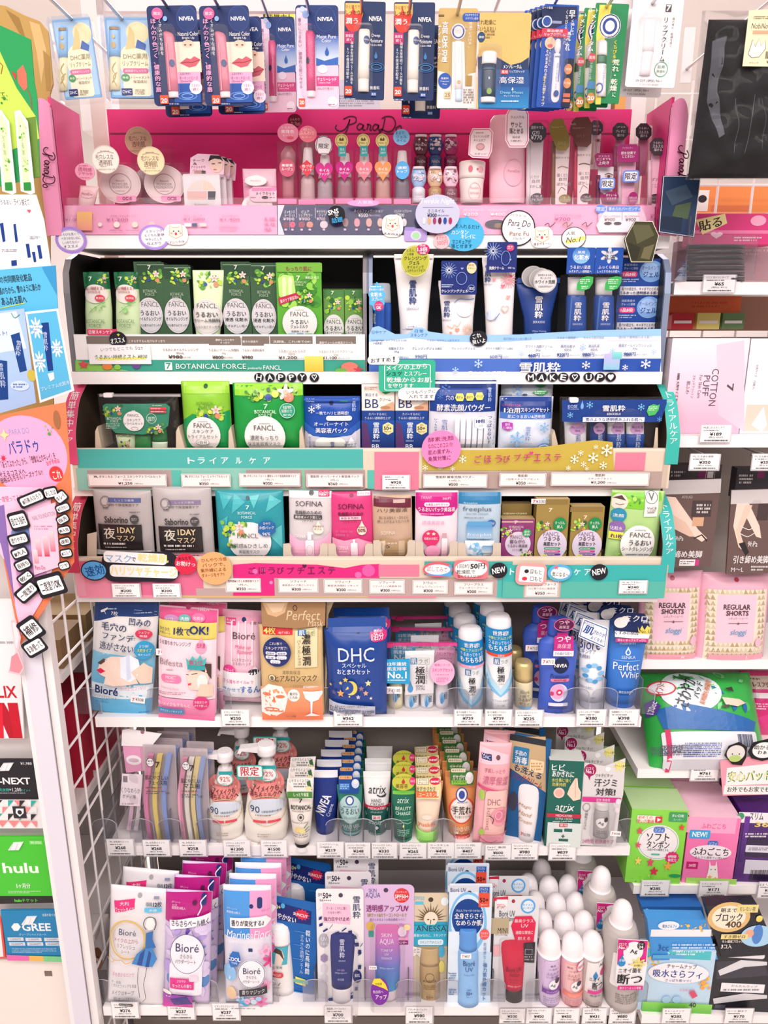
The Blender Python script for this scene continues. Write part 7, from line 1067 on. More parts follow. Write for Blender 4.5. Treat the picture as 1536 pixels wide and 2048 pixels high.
it=pouch('hand_cream_pack','front pink hand cream pack with rose print and white header','hand cream','pink hand cream packs',1428,490,186,590,'D','f0b0b8','P f4c8d4 1332,195 1525,250 1525,300 1332,300;P 14286a 1366,238 1424,246 1424,280 1366,272;T/-5 1395 259 44 20 e8ecf8 DHC;E 1462 262 24 28 6a4a54;T/-3 1440 335 120 26 a83c64 手肌しっとり;T/-3 1445 392 150 50 c05a80 濃厚保湿;P d84c7c 1340,415 1525,465 1525,482 1340,432;E 1365 475 34 60 a8c858;G 1440 600 130 300 f4c8c0 ecb4b0 20;T 1435 515 74 36 a06a70 DHC;R 1440 550 80 2 a06a70;V 1398 610 18 130 a06a70 HAND CREAM;E 1470 600 110 110 e89aa8;E 1470 596 70 76 e07c94;O 1462 590 40 46 f4c8d0 4;Ls 4a4a3c 5 1405,590 1430,610 1425,640;E 1362 690 30 40 a8c858;R 1430 735 150 50 e89cac;Ls d84c7c 5 1345,720 1420,765 1510,700',roll=-2,base=(1425,790));copy_of(it,(.012,.036,0),'pink hand cream pack with rose print, tucked behind the front one',-2)
VW(12)
it=N('hand_cream_card','front blue card with slim white cream tube','hand cream','blue hand cream cards',150,780,'D',roll=-2,yaw=-16,push=.02)
p=it.P('backing_card');p.rect(160,460,205,620,.0012,'1c5c94',4);p.art('P c8ac84 58,150 262,150 262,470 58,330;R 160 170 205 36 2c3038;R 120 260 90 100 2c7cb0 8;Tb 120 245 66 28 w 手指の;Tb 120 285 70 40 w 消毒;R 212 320 80 70 f0d8b0 8;M 212 320 66 50 c08a4c 3;Tb/-12 160 350 160 40 1c3464 も洗える;Tb/-12 160 400 170 40 a02c50 ハンドクリーム;E 76 520 50 110 3c3c50')
s=it.P('tube','satin');s.rev([(150,735,88,.8),(160,600,110,.5),(165,440,130,.1),(168,415,132,.04)],'f0eaec',22);s.art('Ti/-6 146 540 76 22 b8905c Magic;Ti/-6 146 578 76 22 b8905c Hand;Ti/-6 146 616 80 20 b8905c Cream;Tb 128 684 14 16 d83030 7;T 156 688 40 16 5a5458 1078');s=it.P('cap','satin');s.rev([(148,770,80,.8),(150,735,86,.8)],'e8dcc8',22)
row(it,3,.033,'blue hand cream card with white tube',dx=-.004)
it=N('hand_cream_carton','dark teal medicated extra cream carton with praying hands photo','hand cream',None,362,788,'D',yaw=-4)
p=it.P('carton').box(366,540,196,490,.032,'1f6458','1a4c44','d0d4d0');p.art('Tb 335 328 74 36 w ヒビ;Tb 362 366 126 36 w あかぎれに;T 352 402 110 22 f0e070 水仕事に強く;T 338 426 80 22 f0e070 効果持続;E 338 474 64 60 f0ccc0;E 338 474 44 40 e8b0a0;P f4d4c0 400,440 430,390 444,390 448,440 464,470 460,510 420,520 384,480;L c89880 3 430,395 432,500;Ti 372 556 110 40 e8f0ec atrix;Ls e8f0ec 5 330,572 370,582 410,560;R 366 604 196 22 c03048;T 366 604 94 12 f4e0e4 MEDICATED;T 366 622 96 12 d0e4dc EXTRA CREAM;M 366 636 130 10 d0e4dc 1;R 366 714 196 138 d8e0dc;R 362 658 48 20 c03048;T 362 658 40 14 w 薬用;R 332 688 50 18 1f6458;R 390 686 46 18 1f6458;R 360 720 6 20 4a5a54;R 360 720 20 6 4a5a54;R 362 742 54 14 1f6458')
it=N('deodorant_card','front clear deodorant pack with grey roll-on and pink band','deodorant','grey roll-on deodorant packs',585,790,'D',roll=-2,yaw=-3)
p=it.P('backing_card');p.poly([(478,300),(600,320),(718,275),(705,480),(690,540),(660,780),(455,770),(462,560),(470,480)],.0012,'dcd8d8');p.art('E 516 342 70 70 a01c58;Tb 514 332 44 14 f8e0ec 口コミ;Tb 514 350 46 22 f8e0ec No.1;P a01c58 500,370 512,400 520,372;E 618 335 32 28 f4f2f2;F 684 318 72 70 e8e080 7;T 684 318 56 14 4a4430 ストレス臭;T/4 596 372 100 20 4a4448 ワキ汗ピタッ!;Tb/3 604 414 130 44 3a3438 汗ジミ;Tb/3 604 466 112 42 3a3438 対策!;R/2 580 510 220 28 d83c94;T/2 590 512 80 16 f8e0f0 足用 無香性;V 490 625 18 110 5a4a50 汗腺乾さらさら;O 494 552 40 44 8a8084 3;E 676 520 30 34 f0e0e8;E 668 570 30 34 f0e0e8;T/2 560 748 180 24 c03c84 24時間 肌快適ケア')
s=it.P('roll_on_bottle','satin');s.rev([(575,715,90,.8),(580,600,92,.8),(582,560,80,.8)],'b0acac',22);s.art('E 575 624 64 56 f4f0f0;T 570 626 32 20 3a3438 Ag;E 600 606 24 26 3a3438;M 575 680 60 30 8a8688 3');s=it.P('cap','plastic');s.rev([(582,562,84,.8),(584,530,80,.8),(584,522,60,.8)],'d8d4d4',22)
blister(it,578,620,116,210,.024,20);yen(it,640,648,'¥1048',.026,60);row(it,4,.039,'clear grey roll-on deodorant pack',dx=-.006)
# -- bottom shelf: body wipes, sunscreens, spray cans
for x,y,v in((600,930,13),(890,930,13),(1215,920,13),(95,945,14),(385,945,14),(680,945,14),(935,960,14),(1170,960,14),(1432,960,14),(215,905,15),(770,925,15)):divider(x,y,'E',v)
VW(13)
it=pouch('body_wipe_pack','front white body wipe pack with gold circle frame and woman in blue dress','body wipes','white body wipe packs',815,565,335,690,'E','e6e2e6','''E 834 252 26 26 a8a4aa;P e0307c 682,282 808,266 806,322 690,348;Tb/7 746 292 50 20 f8e0ec 大判;Tb/7 750 322 110 26 f8e8f0 ウェットタイプ;T 892 292 34 20 3a3c4c 顔用;T 896 300 34 12 3a3c4c シート;Tb 942 294 48 30 3a3c4c 12枚;R 918 322 96 24 5ac0e8;T 918 322 44 14 w 水感;R 936 256 30 14 8a90a8
O 772 488 210 224 d8b464 9;O 772 488 188 202 e8d098 3;T 774 442 100 36 2c3860 Bioré;T 764 488 144 26 a82c6c メイクの上から;T 766 522 106 24 3a3c4c リフレッシュ;T 764 550 50 20 3a3c4c シート;Ls d8b464 5 660,560 690,600 740,600 770,620 820,598 860,590;Ls d8b464 4 650,600 680,620 700,600
P f2ece8 880,400 890,360 920,352 935,390 925,420 900,425;Ls 3a3838 4 885,420 870,390 880,360 905,350 935,365 940,400 930,425;P 2c6cb0 885,440 925,430 920,480 940,530 880,530;P 3c84c8 870,530 920,525 945,600 920,640 800,620 830,560;P 1c4c94 850,560 880,530 860,630 830,625;P 1c4c94 900,540 915,560 900,638 880,636;L 4a4848 3 840,640 835,720 845,820;L 4a4848 3 890,640 870,740 880,830 860,850
Ti/5 752 680 130 26 d06ca0 手もあかるだけで;Ti/5 710 724 60 18 5a5c6c 汗・皮脂;Ti/5 755 745 150 22 5a5c6c くずれたファンデも吸着;Ti/6 750 785 136 28 4a4c5c メイクはキープ;Ti/6 755 825 130 28 4a4c5c 肌さっぱり!;R 763 868 84 22 3a3c44 10;T 763 868 66 13 f0f0f4 Facial Wipes''',roll=-5.5,lean=4,base=(790,912));copy_of(it,(.006,.04,0),'white body wipe pack with gold frame, peeking over the front one')
it=pouch('body_wipe_pack','front magenta body wipe pack with round white soap label','body wipes','magenta body wipe packs',1112,570,270,660,'E','d4c0e4','''P b81c80 960,240 1260,240 1260,360 1150,410 960,400;W 1110 620 260 540 40 8c6cc8 b8a0e0 6c4cb0 e0d0f0 5a8cc8;T 1050 282 50 12 f0c8e4 ボディシート;M 1050 296 40 8 f0c8e4 1;T 1068 310 80 16 f4d8ec 携帯用10枚入;E 1160 284 26 26 5a1444;R 1212 270 30 60 1c3070 12;Ls f8e8f4 6 1180,350 1200,310 1195,280 1225,250;P f4f2f6 1014,380 1250,350 1250,400 1020,432;Tb/4 1135 392 214 36 3a2c5c さらさらベール続く;E 1120 580 200 250 f2eef6;R 1110 720 190 190 f2eef6 20;O 1120 568 196 226 3a4c84 3;T 1122 532 134 48 2c3460 Bioré;T 1116 580 70 24 2c3460 さらさら;T 1112 610 120 24 2c3460 パウダーシート;R 1090 740 140 66 e0308c;T 1090 722 50 18 f8e4f0 さわやか;Tb 1092 748 112 22 f8e4f0 せっけんの香り;R 1160 705 50 34 f0d8e8 8;E 1000 800 60 40 f4ece0;G 1060 850 180 90 8c3cb0 d83ca0;P 3c2c84 1020,830 1120,810 1150,870 1040,880''',roll=-4,lean=4,base=(1080,915));row(it,4,.032,'magenta body wipe pack',dx=.005)
VW(14)
it=pouch('body_wipe_pack','front blue and pink body wipe pack with shells and roses','body wipes','blue and pink body wipe packs',-10,560,280,700,'E','e8e4f0','''R -74 360 156 260 4c98e0;R 68 360 124 260 f0a0cc;R 10 560 24 20 14306c;E 14 308 24 26 1c2c6c;R 62 290 30 60 14306c 12;T -100 320 60 12 d8e8f8 ボディシート;T -90 340 84 16 e8f0fa 携帯用10枚入;T 104 330 60 14 a03c7c ボディシート;P f8f4f6 -110,370 100,360 130,395 96,425 -108,424;Tb -6 396 190 34 2c2c3c 香りが変化する♪;Ti -62 460 136 46 f4f8fc Marine;Ti 90 460 116 46 f8f0f6 Floral;T 14 462 30 26 f0f4fa to;T -66 502 140 20 e8f4fc さわやかマリン;T 90 504 104 18 f4e4f0 ふわっとフローラル
F 100 560 90 80 f4b8d4 5 e888b4;F 130 620 100 100 e0408c 6 c02c74;F 100 760 80 70 f4a8cc 5 e888b4;F -80 580 70 60 b8dcf0 5;E -110 680 80 100 8cc0ec;L d8ecfa 3 -110,720 -130,650;L d8ecfa 3 -110,720 -110,640;L d8ecfa 3 -110,720 -88,650;F 70 860 90 90 e87cb0 6 d04c94;P 5cb0e0 -60,840 -10,830 0,890 -50,900;E -100 800 60 80 e8c8a0;W 0 850 200 120 14 a8d0f0 f0b8d8 c8e0f4;E 20 680 160 170 f2eff4;O 20 680 152 160 4a5484 3;T 22 660 100 36 2c3460 Bioré;T 20 696 58 18 2c3460 さらさら;T 18 720 98 18 2c3460 パウダーシート;P 1c6cc0 -118,590 -88,540 -50,545 -40,590 -60,630 -100,636;Tb -80 588 74 24 w COOL;T -78 610 36 12 w TYPE;P 2c2c34 -50,765 110,748 112,796 -48,806;Ti/3 32 776 132 28 f0ecf0 香りマジック;M 0 896 200 14 5a6a90 1''',roll=-1,lean=4,base=(-20,908));row(it,5,.025,'blue and pink body wipe pack',dx=.005)
def bcard(name,lab,cat,grp,cx,cy,w,h,c,art,roll=0,base=None,r=16,push=.012,lean=3,yaw=0):
 it=N(name,lab,cat,grp,base[0]if base else cx,base[1]if base else cy+h/2,'E',roll=roll,push=push,lean=lean,yaw=yaw)
 p=it.P('backing_card').rect(cx,cy,w,h,.0012,c,r);p.art(art);return it
it=bcard('sunscreen_card','front navy sunscreen card with big white bottle and tilted header','sunscreen','navy sunscreen cards',240,590,300,600,'1c64b0','P 1c2c74 92,285 365,360 362,440 100,400;Tb 140 328 84 26 f0f0a0 SPF50+;T 136 350 50 10 f0f0f4 Water Proof;E 196 326 24 30 5ab4e8;Tb/-8 190 388 166 36 w 絶対やかない;S 310 378 90 70 d82c4c 12 .7;Tb/-6 300 380 84 18 f8e0e4 SUNCUT;Vb 342 600 26 260 e8f0fa 軽いのに長時間;V 308 610 22 230 c8dcf4 さらさら透明ヴェール;R 310 480 90 3 5a98d8;R 310 560 90 3 5a98d8;R 300 640 90 3 5a98d8;P e8e070 270,740 330,760 330,800 270,780;P 4c90d0 240,820 380,850 370,890 240,870;R 300 770 90 20 7cb8a0',roll=-2,base=(170,912),yaw=-10,push=.03)
s=it.P('bottle','satin');s.rev([(180,905,150,.6),(180,880,160,.6),(175,700,158,.6),(165,560,150,.6),(164,540,146,.6)],'f0ebe8',28);s.art('R 165 585 130 100 4ab0c4;P f0d8c8 170,560 200,555 215,600 200,640 160,640;P 4a3430 150,560 170,540 200,560 215,620 190,580;Tb 118 605 40 20 w 第1位;T 160 645 90 16 3a3434 美肌に使用;R 170 690 84 30 d84c50 14;T 170 690 60 13 f8e0e0 SUNCUT;T 172 740 54 20 5a5450 UV;M 172 762 60 16 8a8480 1;T 170 800 56 12 5a5450 SPF 50+;M 172 850 50 14 9a9490 1;Tb 160 886 10 14 d83030 7;T 190 886 40 14 5a5450 ¥800')
q=it.P('cap','satin',label='domed white cap');q.rev([(164,540,148,.6),(164,470,142,.6),(164,440,120,.6),(164,426,60,.5)],'faf6f6',28);copy_of(it,(.016,.09,0),'navy sunscreen card with white bottle, standing higher behind the front one')
it=bcard('sunscreen_card','front white sunscreen card with navy leaf wreath and navy tube','sunscreen','leaf wreath sunscreen cards',535,575,276,680,'eeeaec','''E 536 264 26 26 4a3c54;T 414 262 24 18 2c2c44 SPF;Tb 456 266 52 34 2c2c44 50+;T 446 294 66 14 2c2c44 PA++++;Vb 630 335 44 130 4a5474 雪肌粋;P f4c0d8 430,310 590,320 596,400 590,436 432,422;T 512 340 122 18 7a2c5c 汗・水・こすれに働く;T 500 364 80 15 7a2c5c うるおい続く;Tb 512 402 150 24 5a1c4c 強力日やけ止め;E 436 530 60 84 b4b0bc;T 438 520 34 22 f0f0f4 UV;T 438 546 46 18 f0f0f4 ジェル
P 9c8cb4 418,620 440,606 460,620 460,646 440,660 418,646;P d8d4dc 420,680 440,666 460,680 460,710 440,724 420,710;P d8d4dc 420,740 440,726 460,740 460,770 440,786 420,770;E 634 740 52 76 1c2c74;T 634 734 30 20 w 80%'''+''.join(f';P 1c2c74 {x},{y} {x+dx+10},{y+dy-12} {x+2*dx},{y+2*dy} {x+dx-10},{y+dy+12}' for x,y,dx,dy in((405,350,6,-8),(408,390,8,6),(410,430,10,4),(430,470,16,-4),(470,460,10,-16),(500,480,16,4),(540,470,16,-8),(580,470,12,8),(600,500,16,8),(620,540,12,10),(640,580,8,14),(650,630,-10,12),(640,670,8,12),(630,700,-10,6),(620,800,8,10),(610,830,-12,8),(590,850,10,8),(560,870,-14,6),(530,880,12,-8),(490,880,-12,-8),(470,870,-12,8),(640,610,10,-6),(655,560,4,-10))),base=(535,918))
s=it.P('tube','satin');s.rev([(542,795,120,.6),(545,640,140,.4),(548,500,158,.12),(548,482,158,.05)],'1c2c78',24);s.art('Vb 545 565 30 100 d8dcf0 雪肌粋;T 545 628 40 8 c8d0e8 SEKKISUI;T 540 678 44 10 c8b0e8 UV GEL;T 540 694 70 9 c8d0e8 SPF50+ PA++++;T 540 728 36 12 c8d0e8 KOSE');q=it.P('cap','satin');q.rev([(542,880,112,.6),(542,797,118,.6)],'e6e0e4',24);blister(it,545,690,190,420,.03,24);row(it,3,.038,'white sunscreen card with navy leaf wreath',dx=.012)
it=bcard('sunscreen_card','lilac tone-up sunscreen card with pink to blue tube','sunscreen',None,812,555,310,690,'d8b8dc','''E 803 234 28 26 4a3a54;T 724 236 46 22 3c4c8c SKIN;T 726 266 88 34 3c4c8c AQUA;E 896 265 90 86 d83840;T 894 244 62 13 f8e8e8 エッセンス;Tb 896 270 80 24 f8e8e8 SPF50+;T 896 290 50 9 f8e8e8 PA++++;Tb 812 340 250 40 8c2c74 透明感アップUV;Tb 810 380 230 22 a08c2c UVカット&カラーコントロールで;T 812 406 210 16 7a4a8c 透きとおるような色白素肌つづく!;E 712 444 50 54 d8b054;R 716 490 30 36 3ca090;O 898 476 70 84 d880b8 7;E 898 476 50 60 f0d8ec;E 928 450 40 36 f0d8a0;R 895 540 78 24 8c2c74;Tb 895 540 64 15 f8e8f4 ラベンダー;R 895 518 76 16 f0a0cc''',base=(805,908),r=30)
s=it.P('tube','satin');s.rev([(812,800,120,.6),(815,650,150,.4),(812,450,140,.12),(812,436,130,.05)],'a888c8',24);s.art('G 812 500 170 130 e070b0 b878c4;G 812 620 170 110 b878c4 6c84d4;G 812 740 170 130 6c84d4 3c9cd4;T 806 490 60 20 f4e4f4 SKIN;T 808 526 84 34 f4e4f4 AQUA;T 808 570 70 14 e8e4f8 TONE UP;T 808 590 24 14 e8e4f8 UV;T 808 610 60 12 e8e4f8 ESSENCE;T 808 665 84 10 e8f0fa SPF50+ PA++++');q=it.P('cap','satin');q.rev([(812,870,112,.6),(812,802,118,.6)],'ecdce4',24)
q=it.P('round_sticker',label='purple and yellow round sticker');q.ell(768,735,104,156,.0005,'7c2c9c',.034);q.art('P e8d83c 722,690 735,660 770,658 800,690 816,730 790,715;T 760 690 40 16 5a3420 W効果;T 758 735 60 18 f4e8f8 色白肌へ;Tb 775 765 64 28 f4e8f8 アップ');blister(it,812,650,200,440,.032,30);yen(it,728,600,'¥740',.033,44)
it=bcard('sunscreen_pack','gold sunscreen pack with sun face print and gold bottle','sunscreen',None,1060,578,210,640,'d8c8ac','''E 1068 290 30 28 4a3c34;T 1000 282 60 22 5ab0d8 SPF50;R 1000 310 50 18 5ac0e0;E 1150 300 44 50 e8f0f4;R 1060 490 210 140 2ca4c4;'''+';'.join(f'P 6a4c2c {1068+44*math.cos(t-.09):.0f},{405-44*math.sin(t-.09):.0f} {1068+(104 if i%2 else 80)*math.cos(t):.0f},{405-(104 if i%2 else 80)*math.sin(t):.0f} {1068+44*math.cos(t+.09):.0f},{405-44*math.sin(t+.09):.0f}' for i,t in enumerate([math.pi*k/14 for k in range(15)]))+''';E 1068 400 80 84 e8dcc8;E 1052 404 14 8 4a3c34;E 1086 404 14 8 4a3c34;L 6a4c2c 4 1068,405 1066,430;R 1060 440 80 12 2ca4c4;R 1060 500 210 120 2ca4c4;T 1070 456 180 34 3a3434 ANESSA;T 1062 496 190 18 f0f8fa 最強UVなのに、スキンケア;R 1066 536 150 34 d8ecf4 12;T 1066 536 126 18 2c6c94 スキンケアUVミルク;P f0ece4 962,560 1012,570 1004,625 985,608 965,620;T 984 586 36 24 4a4440 ミニ;E 1130 680 34 70 e8e070;E 1130 590 40 70 4ab4dc''',base=(1060,902))
s=it.P('bottle','foil');s.rev([(1062,880,118,.5),(1062,860,124,.5),(1062,680,122,.5),(1062,670,116,.5)],'c4a878',24);s.art('O 1060 730 50 50 8a6a3c 3;T 1060 750 80 14 6a4c2c ANESSA;M 1060 785 70 30 8a6a3c 3;T 1060 842 40 16 6a4c2c 50+');q=it.P('cap','foil');q.rev([(1062,668,120,.5),(1062,580,116,.5),(1062,570,104,.5)],'d0b484',24);blister(it,1062,720,160,330,.03,16)
it=bcard('sunscreen_card','front sky blue sunscreen card with light blue bottle and navy circle','sunscreen','sky blue sunscreen cards',1295,565,250,720,'d8e6f2','''R 1295 225 250 38 d0d4dc;E 1296 250 26 28 2c3440;E 1285 430 226 370 7cbce8;E 1285 420 196 320 d0e8f6;E 1285 400 186 230 10408c;P d8e6f2 1170,600 1300,660 1418,590 1418,925 1172,925;R 1300 760 240 320 c0d8ec;R 1200 700 60 440 e0ecf6;T 1230 232 92 24 3c4c84 Bioré UV;R 1384 237 60 46 1c5cb0;T 1382 226 44 15 w さらさら;T 1382 246 36 15 w ミルク;R 1382 290 64 84 e0503c;Tb 1382 290 52 28 3a1414 50+;T 1382 318 40 10 f8e0dc PA++++;T 1292 352 152 14 d8e8f8 汗ばんでもベタつかない!;Tb 1292 383 170 34 w 全身さらさら;Tb 1292 424 152 32 w なめらか肌;E 1384 492 56 62 e85858;T 1384 484 40 13 w さらさら;T 1384 502 40 12 w スーパー;V 1386 600 18 120 6a8cb8 乾燥感なく;Vb 1384 770 24 220 3c6cac 強力紫外線カット;M 1196 740 44 50 5a7aa8 4;M 1196 830 44 40 5a7aa8 3''',base=(1295,935),r=6)
s=it.P('bottle','satin');s.rev([(1288,945,118,.7),(1288,920,122,.7),(1288,760,118,.7),(1288,640,124,.7),(1288,590,120,.7),(1288,572,100,.7)],'8cbcec',28);s.art('T 1290 636 70 30 2c4c84 Bioré;T 1290 668 46 26 2c4c84 UV;T 1290 700 60 8 3c5c94 Perfect Milk;T 1290 785 24 8 2c4c84 SPF;Tb 1290 805 36 20 2c4c84 50+;T 1290 824 34 7 2c4c84 PA++++');q=it.P('cap','satin');q.rev([(1288,578,106,.7),(1288,470,102,.7),(1288,460,92,.7)],'5c98dc',28);yen(it,1262,525,'¥827',.036,60);row(it,3,.046,'sky blue sunscreen card',dx=.001)
VW(15)
it=bcard('sunscreen_card','front white and red essence sunscreen card with red tube','sunscreen','red sunscreen cards',85,580,250,620,'dcdcdf','''P c82848 -40,270 46,262 46,282 -40,290;E 76 290 20 22 a03048;R 10 300 60 40 f0ecee;T 6 318 50 26 c83c54 SPF50+;E 160 318 84 84 5aa4e0;E 160 318 64 64 d8e8f4;T 158 310 56 12 2c5484 モイスト;T 160 328 58 13 2c5484 エッセンス;T 40 360 90 34 3a3a44 Bioré UV;Ti 40 390 80 24 3a3a44 Athlizm;R -10 430 120 90 b8a888;T 14 456 56 30 3a3430 MINI;T 6 482 70 14 3a3430 ポケットサイズ20g;P d82850 62,430 85,375 180,372 204,410 190,530 90,528;T 136 400 108 20 f8e4e8 最高クラス;T 140 428 40 20 f8e4e8 UV;T 138 466 100 20 f8e4e8 過酷な環境に;T 136 500 70 20 f8e4e8 耐える;P 2c2c34 135,525 200,520 195,640 132,635;E 164 552 40 44 3a3a44;Q 162 576 40 30 e8e4e4 2;M 164 612 50 30 a8a4a8 2;P e8b0b8 -40,540 0,540 0,600 -40,600''',base=(85,890),r=20)
s=it.P('tube','satin');s.rev([(78,785,104,.6),(76,650,128,.4),(74,530,150,.12),(74,508,152,.05)],'d41c44',24);s.art('T 76 664 88 26 6a1424 Bioré UV;Ti 78 690 60 20 6a1424 Athlizm;T 76 716 60 9 8a2434 Skin Protect;T 76 728 44 9 8a2434 Essence;T 76 750 76 9 f0c8d0 SPF50+ PA++++');q=it.P('cap','plastic',label='dark brown cap');q.rev([(80,855,96,.6),(78,787,102,.6)],'3c3234',24);blister(it,78,690,180,380,.032,20);copy_of(it,(-.008,.045,0),'white and red essence sunscreen card, tucked behind the front one')
def can(cx,yb,yt,w,c,band,txt,lab,grp,big=False):
 it=N('spray_can',lab,'deodorant spray',grp,cx,yb,'E',push=.018);h=yb-yt
 p=it.P('can','satin');p.rev([(cx-4,yb,w*.92,1),(cx-3,yb-h*.3,w*.98,1),(cx,yb-h*.70,w,1),(cx,yb-h*.75,w*.96,1)]+([(cx+4,yb-h*.79,w*.84,1),(cx+6,yb-h*.81,w*.62,1)]if big else[]),c,28);p.art(txt)
 q=it.P('cap','satin',label='white dome cap');o=.80 if big else.735;k=.64 if big else 1.04
 q.rev([(cx+2+(x_ if not big else x_*3),yb-h*(o+(1-o)*t),w*k*m_,1)for t,m_,x_ in((0,1.02,0),(.06,1.04,0),(.1,.95,1),(.5,.9,3),(.7,.8,4),(.85,.62,5),(.95,.38,5),(1,.1,5))],'f6f0f2',28);return it
it=can(280,905,462,128,'dccce8',0,'R 285 680 118 190 d8c0e4;Q 288 680 100 180 5a3c7c 3;T 290 610 30 10 5a4a6a 薬用;T 292 628 60 10 5a3c7c ニオイ菌を断つ;T 288 650 70 16 5a3c7c ふんわり;T 290 668 76 16 5a3c7c いい香り続く;E 295 712 60 56 f4f0f4;T 288 714 30 20 3a3440 Ag;E 314 690 28 28 3a3440;R 286 748 110 24 7c44a0;T 286 748 70 13 f0e4f8 フレッシュサボン;M 280 800 90 50 9a84b0 4','front lilac deodorant spray can with white dome cap','lilac spray cans');row(it,4,.042,'lilac deodorant spray can',dx=-.004)
it=can(410,905,475,128,'f0b8bc',0,'R 414 690 116 170 f0c0c0;T 386 622 30 10 8a4a54 薬用;T 410 640 60 10 8a3c4c ニオイ菌を断つ;T 408 662 70 16 8a3c4c ふんわり;T 412 680 76 16 8a3c4c いい香り続く;E 420 720 60 56 f6f0f0;T 412 722 30 20 3a3440 Ag;E 436 704 28 28 3a3440;R 408 770 116 26 f08878;T 408 770 74 13 fae8e4 フローラルブーケ;E 448 610 54 54 f4e8ec;O 448 610 52 52 d83c74 4;T 448 610 40 16 c82c5c 期間限定;M 404 815 90 50 c88890 4','front pink deodorant spray can with white dome cap','pink spray cans');row(it,5,.042,'pink deodorant spray can',dx=-.004)
it=can(525,905,470,128,'c8bcb8',0,'R 535 680 110 170 ece8e8;E 572 610 50 60 f4f0f0;T 568 612 34 20 3a3440 Ag;D 530 658 36 44 2c84c4;E 576 654 36 40 d83c84;Tb 524 682 60 18 3a3440 ニオイ;Tb 540 716 60 40 2c2830 断つ;R 530 752 90 18 d83c94;T 526 770 60 12 3a3440 無香性;M 520 830 90 50 988c88 4','front small silver deodorant spray can with white dome cap','small silver spray cans');row(it,4,.042,'small silver deodorant spray can',dx=-.003)
it=can(690,908,290,200,'bcb4b0',0,'M 700 770 130 60 8a827e 5;R 712 610 190 190 f2eeee 10','front large silver deodorant spray can with magenta and white front label','large silver spray cans',True)
q=it.P('front_label',label='magenta and white shaped label sheet');q.poly([(640,410),(806,420),(800,560),(780,690),(640,690),(625,640)],.0008,'f4f0f2',.034);q.art('P d82c88 640,412 805,422 795,540 760,535 740,500 660,505 634,560;E 724 480 110 110 f4f0f2;Tb 726 482 42 28 2c2830 Ag;E 768 446 44 48 2c2830;T 766 438 30 11 w デオ;Tb 766 454 26 16 w 24;E 668 445 60 56 c02c74;Tb 666 438 40 14 f8e8f0 口コミ;Tb 666 456 48 18 f8e8f0 No.1;D 660 530 54 66 2c8cc8;T 660 528 36 15 w 汗鎮;T 700 550 16 16 d83c84 +;F 750 545 90 72 f0e084 7;T 750 538 56 14 4a4430 ストレス臭;T 752 556 50 12 4a4430 対策に;Tb 704 584 126 26 2c2830 ニオイ菌を;Tb 704 632 136 56 1c1a20 断つ;R 706 680 140 22 d82c88;T 706 680 120 13 w 直ヌリ〜よっと密着')
row(it,3,.075,'large silver deodorant spray can',dx=-.013)
# -- left side: posters, gift card rack, mesh panel
VW(0)
xa,xb=at_depth(52,1420,.95).x,at_depth(117,1420,.95).x;zp=at_depth(90,1212,.95).z
it=wbox('end_post',[(xa,min(xb,X0-.017),.95,.985,0,zp)],'f0eaec','enamel','white end post between the gift card rack and the wire mesh panel','post')
p=Part(it,'price_strip','enamel',label='pale lilac paper strip');wadd(p,[(xa+.008,xb-.014,.9485,.95,.05,zp-.06)],'e0dce8')
XM=min(xb+.012,X0-.009)
it=wbox('mesh_panel',[(XM-.006,XM+.006,.955,.972,0,zp+.02)],'f2ecec','enamel','white wire mesh side panel next to the lower shelves','wire panel')
p=Part(it,'mesh_grid','enamel');bars(p,[((XM,y,.02),(XM,y,zp+.01))for y in[.972+.05*i for i in range(1,7)]]+[((XM,.965,z),(XM,1.28,z))for z in[.06+.07*i for i in range(int((zp-.06)/.07)+1)]],.0021,'f4eeee',6)
q=Part(it,'rear_post','enamel');wadd(q,[(XM-.006,XM+.006,1.278,1.29,0,zp+.02)],'e6dede')
# neighbouring shelf seen through the mesh
it=wbox('shelf_unit',[(-1.1,XM-.02,1.03,1.3,0,.12)],'d8d0cc',label='neighbouring white shelf unit behind the wire mesh',cat='shelving')
p=Part(it,'back_panel','enamel');wadd(p,[(-1.1,XM-.02,1.285,1.3,.1201,1.0)],'cfc6c2')
for i,z in enumerate((.36,.62,.86)):
 q=Part(it,'shelf_board','enamel');wadd(q,[(-1.1,XM-.02,1.03,1.284,z-.014,z)],'ece4e2')
def lbox(x,y,z,w,d,h,c,lab,cat,nm):return wbox(nm,[(x,x+w,y,y+d,z+.0005,z+h)],c,'card',lab,cat)
lbox(XM-.115,1.08,.62,.09,.03,.16,'b01c38','dark red box behind the mesh, nearer one','box','carton');lbox(XM-.115,1.13,.62,.09,.12,.13,'c8304c','bright red box behind the mesh, further back','box','carton')
lbox(XM-.125,1.05,.86,.1,.08,.05,'8a6a48','brown snack pack behind the top of the mesh','snack','snack_pack');lbox(XM-.115,1.15,.86,.09,.1,.05,'a08458','tan snack pack behind the brown one','snack','snack_pack')
VW(13);it=N('pet_food_bag','white bag with brown dog photo behind the mesh','pet food',None,590,690,1.04,push=.03);p=it.P('bag','film').bag(596,540,130,320,.02,'e8e0de');p.art('E 590 590 80 140 b87848;E 570 545 40 60 8a5430;E 606 545 40 60 8a5430;E 592 600 44 50 e8d0b8;E 580 572 12 14 2c2020;E 606 572 12 14 2c2020;E 594 600 16 12 2c2020')
VW(0)
